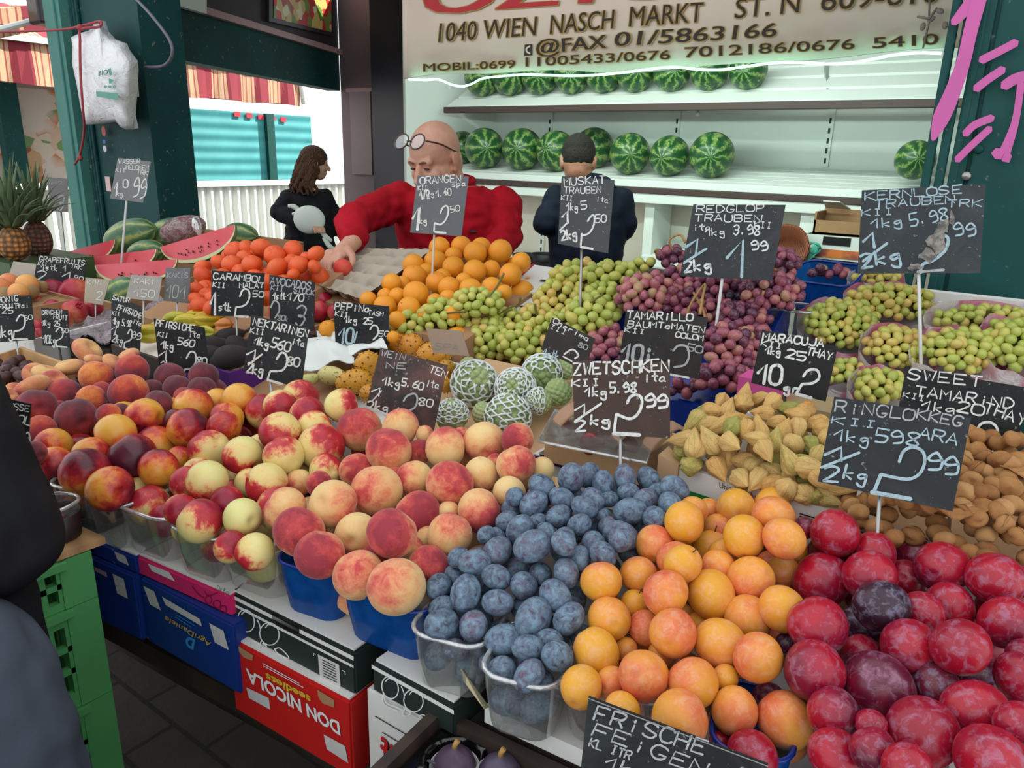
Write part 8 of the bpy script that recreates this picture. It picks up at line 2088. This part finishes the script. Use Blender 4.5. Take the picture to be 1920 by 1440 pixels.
sign([(88, 332), (127, 335), (127, 398), (95, 396)], 3.05, '#6f6d6c', '#7d7b7a', 0.4, [('TRAUBEN', (91, 344), (124, 346), 6, 1.2, 'd'), ('3', (107, 394), (121, 395), 28, 2.2, 'g'), ('1k', (94, 388), (106, 390), 16, 1.6, 'd')], ((112, 398), (120, 468), 0.004), 'dull grey price sign behind the pineapples')
sign([(783, 329), (879, 331), (865, 443), (769, 436)], 1.98, '#606366', '#75777a', 0.35, [('ORANGEN', (788, 345), (864, 341), 13), ('K||', (784, 357), (801, 356), 8), ('spa', (848, 350), (873, 348), 10), ('1/2', (788, 374), (806, 371), 16), ('kg', (800, 368), (815, 367), 9), ('1.40', (818, 369), (846, 366), 13), ('1', (772, 432), (792, 433), 42, 5), ('kg', (786, 419), (801, 419), 11, 2.4), ('50', (845, 398), (862, 396), 11)],
     ((814, 440), (808, 545), 0.0028, '#c9b8a8'), 'grey orange price sign on thin stake in front of the seller in red', 0.25, [([(826, 400), (830, 390), (838, 386), (841, 396), (836, 412), (826, 421), (815, 418)], 3.2, 'w'), ([(815, 418), (814, 434)], 3, 'w'), ([(816, 435), (836, 437)], 4, 'w')])
sign([(1053, 330), (1152, 337), (1140, 475), (1046, 457)], 1.72, '#434547', '#5c5e60', 0.35, [('MUSKAT', (1058, 348), (1134, 344), 14), ('TRAUBEN', (1058, 363), (1127, 362), 12), ('K||', (1052, 375), (1073, 377), 9), ('ita', (1118, 378), (1140, 380), 10), ('1kg', (1062, 394), (1084, 394), 14), ('5', (1090, 393), (1104, 391), 15), ('1', (1054, 420), (1072, 420), 24, 4), ('2kg', (1053, 450), (1083, 446), 18, 3.4), ('50', (1117, 418), (1136, 418), 15)],
     ((1090, 475), (1087, 575), 0.003), 'grey muscat grape price sign in front of the seller in navy', 0.25, [([(1102, 415), (1108, 406), (1114, 404), (1114, 420), (1106, 436), (1094, 441), (1091, 438)], 3.4, 'w'), ([(1091, 438), (1089, 462)], 3.4, 'w'), ([(1089, 463), (1112, 467)], 4.5, 'w'), ([(1050, 432), (1066, 416)], 3.2, 'w')])
sign([(1300, 383), (1473, 384), (1447, 526), (1275, 518)], 1.56, '#2c3033', '#4d5254', 0.5, [('REDGLOP', (1306, 398), (1432, 397), 13, 2.0), ('TRAUBEN', (1302, 415), (1428, 416), 13, 2.0), ('ita', (1300, 432), (1332, 432), 12), ('K||', (1414, 426), (1446, 428), 11), ('1kg', (1322, 443), (1360, 441), 14), ('3.98', (1376, 440), (1424, 440), 18), ('1', (1284, 478), (1318, 478), 30, 5, 'b'), ('2kg', (1284, 510), (1336, 505), 20, 4), ('1', (1360, 521), (1412, 522), 72, 6, 'b'), ('99', (1408, 468), (1438, 470), 18, 3)],
     ((1355, 525), (1341, 620), 0.0032, '#d0d0cc'), 'dark slate price sign for red grapes with small blue eye sticker', 0.25, [([(1284, 492), (1325, 466)], 4.5, 'b')])
EYE = onplane(1453, 427, at(1373, 450, d=1.56), _n(CAMP - at(1373, 450, d=1.56)))
t, p0, nr = sign([(1616, 357), (1848, 345), (1838, 512), (1608, 513)], 1.5, '#2f3437', '#565b5c', 0.55, [('KERNLOSE', (1622, 376), (1802, 362), 15, 2.6, 'b'), ('TRAUBEN', (1640, 390), (1790, 380), 14, 2.4, 'b'), ('TRK', (1776, 388), (1840, 387), 13, 2.4, 'b'), ('K||', (1616, 406), (1674, 402), 12, 2.2, 'b'), ('1kg', (1632, 428), (1694, 422), 17, 3, 'b'), ('5.98', (1708, 424), (1778, 412), 23, 3, 'b'), ('99', (1788, 442), (1828, 442), 24, 3.4, 'b'), ('1', (1620, 468), (1654, 464), 28, 6, 'b'), ('2kg', (1616, 502), (1692, 490), 26, 5, 'b')],
     ((1722, 513), (1727, 700), 0.0036, '#d6d6d2'), 'largest slate price sign at the right, for seedless grapes, with flaking patch', 0.25, [([(1618, 490), (1664, 456)], 5, 'b'), ([(1726, 512), (1730, 496), (1750, 488), (1772, 470), (1778, 448), (1768, 440)], 6, 'b'), ([(1720, 510), (1770, 506)], 5, 'g')])
MFl = M('flaking_chalk'); v = MFl.coord(); MT_FLAKE = MFl.done(MFl.mix(MFl.ramp(MFl.noise(v, 60, 5, 0.7), [(0.4, 0.0), (0.6, 1.0)]), '#9c958c', '#5c5c58'), 0.9)
part('flaking_patch', join(*[to_plane(([(x + rx * (1 + 0.3 * math.sin(3 * a + x)) * math.cos(a), y + ry * (1 + 0.3 * math.cos(4 * a + y)) * math.sin(a)) for a in np.linspace(0, 5.9, 14)], [tuple(range(14))]), p0, nr, 0.0019 + 0.0001 * k) for k, (x, y, rx, ry) in enumerate(((1758, 452, 18, 22), (1770, 425, 10, 14), (1740, 478, 16, 12), (1785, 410, 5, 14), (1716, 500, 14, 6)))]), MT_FLAKE, t)
sign([(72, 477), (162, 489), (157, 530), (64, 527)], 2.62, '#222426', '#4a4b4c', 0.4, [('GRAPEFRUITS', (74, 489), (158, 497), 9, 1.6), ('K||', (71, 497), (88, 499), 6, 1.3), ('1stk 1', (77, 506), (124, 509), 11), ('TRK', (132, 502), (153, 506), 8), ('2', (67, 526), (90, 528), 20, 2.2), ('1', (116, 527), (140, 528), 17, 2.4), ('80', (138, 527), (154, 530), 11)], None, 'black grapefruit price sign behind the pomegranates')
sign([(-8, 555), (58, 554), (66, 637), (-6, 642)], 2.05, BK, '#3a3c3d', 0.4, [('HONIG', (-4, 568), (34, 564), 10, 1.8), ('FRUIT', (-2, 580), (33, 578), 9, 1.8), ('tai', (33, 578), (54, 576), 9, 1.5), ('25', (4, 588), (24, 587), 11, 1.8), ('1kg', (-6, 634), (25, 630), 22, 2.6), ('50', (46, 601), (61, 599), 9)], ((27, 637), (36, 690)), 'black price sign cut off at the left edge above the dates', 0.25, [([(31, 602), (38, 591), (46, 594), (47, 608), (40, 618), (27, 621)], 3, 'w'), ([(27, 621), (26, 636)], 2.6, 'w'), ([(26, 636), (52, 636)], 3.4, 'w')])
sign([(77, 577), (127, 581), (131, 652), (80, 648)], 2.05, '#1c1e20', '#45474a', 0.45, [('DRACHEN', (79, 590), (116, 589), 8, 1.4), ('FRUIT', (100, 598), (126, 600), 8, 1.4), ('1kg 25', (78, 610), (112, 612), 10, 1.6), ('10kg', (81, 643), (104, 645), 16, 1.8), ('50', (116, 624), (128, 624), 8, 1.3)], ((107, 650), (116, 690), 0.003, '#4a3a30'), 'small black price sign in front of the pomegranates', 0.25, [([(105, 622), (112, 614), (118, 618), (117, 632), (106, 639)], 2.4, 'w'), ([(106, 639), (106, 649)], 2.2, 'w'), ([(106, 649), (126, 651)], 2.8, 'w')])
sign([(209, 552), (266, 575), (262, 665), (208, 637)], 1.95, '#232527', '#4b4c4e', 0.45, [('SATUR', (211, 562), (242, 568), 9, 1.8), ('PFIRSICHE', (219, 580), (264, 597), 10, 1.8), ('K||', (210, 590), (224, 592), 7, 1.4), ('1kg 5.98', (211, 607), (245, 613), 12, 1.8), ('ita', (248, 606), (264, 612), 10, 1.6), ('1', (208, 626), (222, 628), 16, 2.2), ('2kg', (210, 640), (230, 645), 14, 2), ('99', (245, 633), (263, 638), 13, 2)], None, 'dark price sign for flat peaches behind the single doughnut peach', 0.25, [([(240, 626), (244, 618), (248, 622), (246, 636), (234, 642)], 2.6, 'w'), ([(234, 642), (233, 652)], 2.4, 'w'), ([(233, 652), (248, 657)], 2.8, 'w')])
sign([(288, 597), (383, 614), (392, 700), (300, 698)], 1.7, BK, '#3a3c3d', 0.4, [('PFIRSICHE', (292, 611), (363, 622), 12, 2.2), ('K||', (296, 630), (314, 633), 8, 1.6), ('ita', (354, 632), (375, 634), 12, 1.8), ('1kg', (301, 653), (326, 655), 14, 2.4), ('560', (333, 645), (363, 651), 13, 2.4), ('1', (299, 676), (320, 676), 18, 3), ('2kg', (302, 692), (330, 692), 15, 2.4), ('80', (369, 683), (387, 684), 14, 2.6)], ((345, 698), (345, 730)), 'black peach price sign standing behind the dark peaches', 0.25, [([(350, 672), (357, 660), (366, 662), (368, 676), (360, 690), (347, 692)], 3.2, 'w'), ([(347, 692), (346, 704)], 3, 'w')])
sign([(397, 507), (496, 512), (493, 594), (395, 592)], 1.95, BK, '#34383a', 0.35, [('CARAMBOL', (400, 523), (494, 530), 12, 2.2), ('K||', (399, 538), (422, 540), 9, 1.8), ('MALAY', (449, 540), (494, 540), 10, 1.8), ('1', (395, 592), (410, 592), 42, 4), ('stk', (411, 582), (434, 583), 15, 2.4), ('50', (474, 556), (494, 557), 11, 2)], ((442, 594), (443, 625)), 'black star fruit price sign in front of the tangerines', 0.25, [([(450, 556), (456, 543), (466, 544), (468, 558), (460, 572), (443, 576)], 3.4, 'w'), ([(443, 576), (441, 592)], 3.2, 'w'), ([(441, 593), (466, 594)], 4, 'w')])
sign([(505, 515), (590, 530), (589, 622), (506, 602)], 1.9, '#1e2022', '#3f4244', 0.45, [('AVOCADOS', (507, 532), (581, 543), 13, 2.2, 'g'), ('K||', (508, 543), (531, 546), 9, 1.7, 'g'), ('STUCK', (550, 548), (589, 553), 9, 1.7, 'g'), ('1stk', (511, 560), (536, 563), 13, 2.2), ('170', (538, 562), (568, 566), 14, 2.2), ('80k', (521, 600), (540, 603), 10, 1.6, 'g'), ('3', (553, 612), (575, 614), 40, 3.2, 'g')], ((548, 612), (548, 650)), 'black avocado price sign between the star fruit sign and the pulp tray', 0.25, [([(508, 577), (514, 564), (522, 568), (524, 582), (516, 596)], 3, 'g')])
sign([(472, 591), (579, 615), (565, 729), (456, 697)], 1.55, '#232629', '#4a4d50', 0.45, [('NEKTARINEN', (474, 609), (576, 633), 14, 2.6), ('K||', (469, 624), (495, 628), 10, 2), ('ita', (546, 645), (570, 650), 13, 2.2), ('1kg', (476, 646), (504, 652), 15, 2.8), ('560', (507, 650), (542, 660), 18, 3), ('1', (462, 674), (488, 676), 20, 3.6), ('2kg', (462, 698), (494, 703), 19, 3.2), ('80', (538, 684), (560, 688), 17, 3)], ((505, 712), (508, 745)), 'slate nectarine price sign left of the white tissue', 0.25, [([(519, 674), (527, 662), (536, 664), (539, 678), (530, 694), (507, 696)], 4, 'w'), ([(507, 696), (502, 712)], 3.6, 'w'), ([(502, 712), (530, 720)], 4.6, 'w'), ([(466, 684), (492, 664)], 3.4, 'w')])
sign([(625, 565), (729, 574), (730, 648), (629, 645)], 1.8, '#16181a', '#3c4042', 0.4, [('PEPiNo', (628, 580), (692, 585), 13, 2.4), ('K||', (628, 592), (652, 595), 9, 1.8), ('TASM', (690, 590), (718, 593), 8, 1.5), ('1kg 25', (644, 604), (698, 608), 12, 2.2), ('10', (634, 642), (660, 645), 30, 4, 'b'), ('50', (711, 630), (729, 631), 10, 1.8)], None, 'black pepino price sign above the white tissue', 0.25, [([(694, 618), (700, 610), (708, 613), (709, 626), (700, 637)], 3, 'w'), ([(664, 642), (670, 622)], 3, 'b')])
sign([(713, 652), (839, 685), (813, 808), (687, 760)], 1.38, '#33302f', '#7a554c', 0.9, [('WEiN', (714, 667), (758, 676), 12, 2.2, 'g'), ('NE', (724, 690), (760, 692), 11, 2, 'g'), ('TEN', (804, 697), (836, 708), 13, 2.2), ('1kg', (716, 721), (750, 727), 15, 2.6), ('5.60', (752, 722), (792, 731), 14, 2.6), ('ita', (798, 723), (822, 729), 13, 2.2), ('1', (696, 742), (722, 744), 16, 2.8), ('2kg', (688, 768), (728, 773), 18, 2.8), ('80', (785, 759), (810, 763), 14, 2.4)], None, 'brown worn peach price sign at the horned melons', 0.25, [([(757, 752), (764, 742), (778, 738), (783, 748), (778, 764), (762, 771)], 3.6, 'g'), ([(748, 764), (746, 772), (764, 776)], 3.4, 'g'), ([(698, 752), (716, 732)], 2.4, 'w')])
sign([(1035, 595), (1115, 635), (1097, 696), (1014, 655)], 1.36, '#2a2624', '#5c4a44', 0.6, [('Cherimo', (1036, 604), (1102, 640), 10, 1.8), ('|||', (1030, 614), (1060, 628), 8, 1.6), ('1stk', (1016, 668), (1046, 676), 17, 2.4, 'b'), ('80', (1084, 650), (1100, 656), 9, 1.6, 'g')], None, 'tilted dark cherimoya price sign above the netted fruit', 0.25, [([(1058, 664), (1074, 655), (1085, 666), (1078, 672)], 3.4, 'w'), ([(1056, 668), (1074, 678)], 3, 'w')])
sign([(1174, 580), (1327, 595), (1310, 712), (1162, 676)], 1.4, '#1f1e1e', '#4a3c36', 0.6, [('TAMARiLLO', (1175, 597), (1298, 602), 14, 2.8), ('BAUM', (1177, 613), (1230, 615), 11, 2.4), ('ToMATEN', (1234, 614), (1320, 624), 11, 2.4), ('K||', (1171, 622), (1208, 626), 8, 1.8), ('COLOM', (1266, 632), (1318, 639), 10, 2.2), ('10i', (1164, 674), (1222, 680), 32, 6, 'g'), ('50', (1288, 657), (1316, 662), 13, 2.4, 'g')], ((1240, 694), (1236, 850)), 'black tree tomato price sign in front of the red grapes', 0.25, [([(1262, 658), (1272, 648), (1288, 650), (1292, 668), (1284, 684), (1264, 688)], 4, 'g'), ([(1256, 702), (1292, 708)], 4, 'w')])
sign([(1073, 676), (1256, 679), (1256, 822), (1077, 810)], 1.12, '#48352c', '#2a2320', 0.8, [('ZWETSCHKEN', (1076, 703), (1254, 696), 22, 4), ('ita', (1208, 716), (1248, 715), 16, 3), ('K||', (1072, 724), (1124, 722), 12, 3), ('1kg', (1096, 742), (1138, 742), 17, 3.6), ('5.98', (1144, 736), (1192, 736), 18, 4), ('1', (1078, 780), (1112, 778), 20, 4), ('2', (1080, 808), (1104, 806), 20, 4), ('kg', (1108, 796), (1146, 798), 18, 4.4), ('99', (1208, 762), (1250, 765), 26, 5)],
     ((1163, 812), (1162, 885), 0.0026), 'brown plum price sign on metal stake behind the blue plums', 0.25, [([(1176, 756), (1182, 744), (1194, 740), (1203, 746), (1203, 762), (1194, 778), (1180, 785), (1156, 776)], 5.4, 'w'), ([(1156, 776), (1152, 808)], 5.4, 'w'), ([(1150, 812), (1200, 815)], 7, 'w'), ([(1078, 790), (1128, 756)], 4.4, 'w')])
sign([(1429, 618), (1571, 650), (1548, 753), (1408, 718)], 1.2, '#0f1011', '#2f2a28', 0.4, [('MARACUJA', (1430, 638), (1543, 650), 14, 3.4), ('K||', (1427, 648), (1464, 654), 10, 2.6), ('1kg', (1434, 662), (1464, 666), 13, 3), ('25', (1472, 670), (1510, 676), 16, 3.4), ('THAY', (1512, 664), (1558, 676), 15, 2.8), ('10', (1418, 716), (1462, 722), 36, 6), ('gr', (1470, 734), (1498, 736), 16, 4.6)], ((1471, 736), (1468, 790), 0.003, '#3a2c24'), 'black price sign with rounded corners in front of the bagged grapes', 0.25, [([(1506, 706), (1516, 694), (1532, 694), (1536, 708), (1524, 718), (1504, 720)], 5, 'w'), ([(1504, 720), (1494, 736)], 5, 'w'), ([(1492, 738), (1522, 746)], 6, 'w')])
sign([(1699, 688), (1930, 728), (1902, 862), (1684, 768)], 1.05, '#101214', '#33383a', 0.45, [('SWEET', (1702, 711), (1838, 724), 19, 3), ('TAMARiND', (1716, 742), (1898, 766), 19, 3), ('K||', (1693, 744), (1732, 752), 10, 2), ('1kg', (1726, 768), (1792, 776), 18, 3), ('20', (1794, 770), (1842, 779), 20, 3.4), ('THAY', (1842, 772), (1920, 798), 20, 3)], ((1790, 812), (1786, 870)), 'black sweet tamarind price sign behind the big grey plum sign', 0.25, [([(1832, 806), (1840, 794), (1858, 792), (1870, 804), (1866, 824), (1848, 836), (1816, 834)], 5, 'w'), ([(1814, 850), (1850, 858)], 5, 'b')])
sign([(1564, 744), (1821, 783), (1786, 959), (1533, 903)], 0.90, '#262a2d', '#4a4f52', 0.5, [('RiNGLO', (1566, 771), (1712, 788), 21, 3, 'g'), ('KKEG', (1718, 784), (1802, 800), 18, 3.2, 'g'), ('K||', (1558, 794), (1642, 803), 13, 2.6, 'b'), ('ARA', (1722, 820), (1794, 834), 21, 3.2, 'b'), ('1kg', (1562, 826), (1632, 832), 21, 3.2, 'b'), ('598', (1640, 826), (1720, 838), 25, 3.6, 'b'), ('1', (1546, 866), (1602, 864), 26, 5, 'b'), ('2', (1544, 902), (1580, 904), 28, 5, 'b'), ('kg', (1582, 896), (1626, 904), 26, 4.6, 'b'), ('99', (1734, 880), (1792, 893), 34, 5, 'b')],
     ((1650, 930), (1642, 1030), 0.0024), 'big slate price sign for red plums on metal stake, nearest at the right', 0.25, [([(1686, 866), (1694, 846), (1712, 838), (1730, 846), (1734, 866), (1724, 888), (1700, 898), (1652, 889)], 6, 'b'), ([(1652, 889), (1638, 924)], 7, 'b'), ([(1634, 922), (1708, 935)], 8, 'b'), ([(1540, 876), (1612, 848)], 5, 'b')])
sign([(1103, 1307), (1440, 1434), (1415, 1530), (1085, 1480)], 0.70, '#1b1d1e', '#4c5052', 0.55, [('FRiSCHE', (1112, 1349), (1318, 1414), 27, 4, 'g'), ('FEiGEN', (1111, 1377), (1318, 1452), 24, 3.8, 'g'), ('KL |TR', (1104, 1398), (1180, 1424), 16, 3.2, 'g'), ('1kg 2', (1134, 1438), (1262, 1478), 22, 4, 'g')], None, 'black fig price sign at the lower edge in front of the yellow plums', 0.25, [([(1104, 1308), (1440, 1435)], 2.2, 'd')])
sign([(799, 616), (865, 620), (880, 668), (812, 662)], 1.55, '#a08a76', '#b39c86', 0.4, [('SPA', (815, 655), (860, 658), 12, 1.2, 'd')], None, 'blank beige card leaning on the green grapes', 0.25, (), 0.35, True)
sign([(246, 515), (304, 519), (297, 565), (236, 559)], 2.1, '#a49e97', '#c4c0ba', 0.6, [('KAKI', (252, 530), (290, 533), 9, 1.4, 'w'), ('150', (250, 554), (288, 558), 14, 1.6, 'w')], ((268, 562), (268, 590)), 'faded whitish price card below the front watermelon slice', 0.25, (), 0.35, True)
sign([(160, 520), (206, 525), (192, 572), (158, 566)], 2.35, '#b0a592', '#c4baa8', 0.4, [('KIWI', (164, 532), (192, 534), 8, 1.5, 'w'), ('2', (180, 562), (192, 564), 16, 2, 'w')], ((178, 568), (178, 600)), 'pale kiwi card right of the pomegranates', 0.25, (), 0.35, True)
sign([(311, 502), (357, 502), (355, 569), (306, 564)], 2.12, '#636566', '#8a8b8a', 0.6, [('KAKIS', (314, 520), (352, 521), 9, 1.5, 'g'), ('10', (311, 558), (332, 560), 24, 2, 'g'), ('1', (336, 560), (352, 561), 24, 2, 'g')], ((331, 568), (331, 590)), 'grey smeared price sign left of the star fruit sign', 0.25)
sign([(25, 490), (68, 495), (62, 530), (12, 528)], 2.45, '#a9a49b', '#c0bcb4', 0.4, [], ((40, 528), (40, 560)), 'empty pale card in front of the pale green melon', 0.25, (), 0.35, True)
sign([(3, 745), (58, 758), (52, 834), (-6, 826)], 1.2, '#1a1d1f', '#44484a', 0.5, [('SUSSE', (6, 764), (54, 772), 11, 2), ('POL', (20, 789), (56, 798), 15, 2.6), ('99', (28, 832), (53, 836), 26, 3)], ((20, 826), (20, 860)), 'dark price sign half hidden by the customer jacket', 0.25)
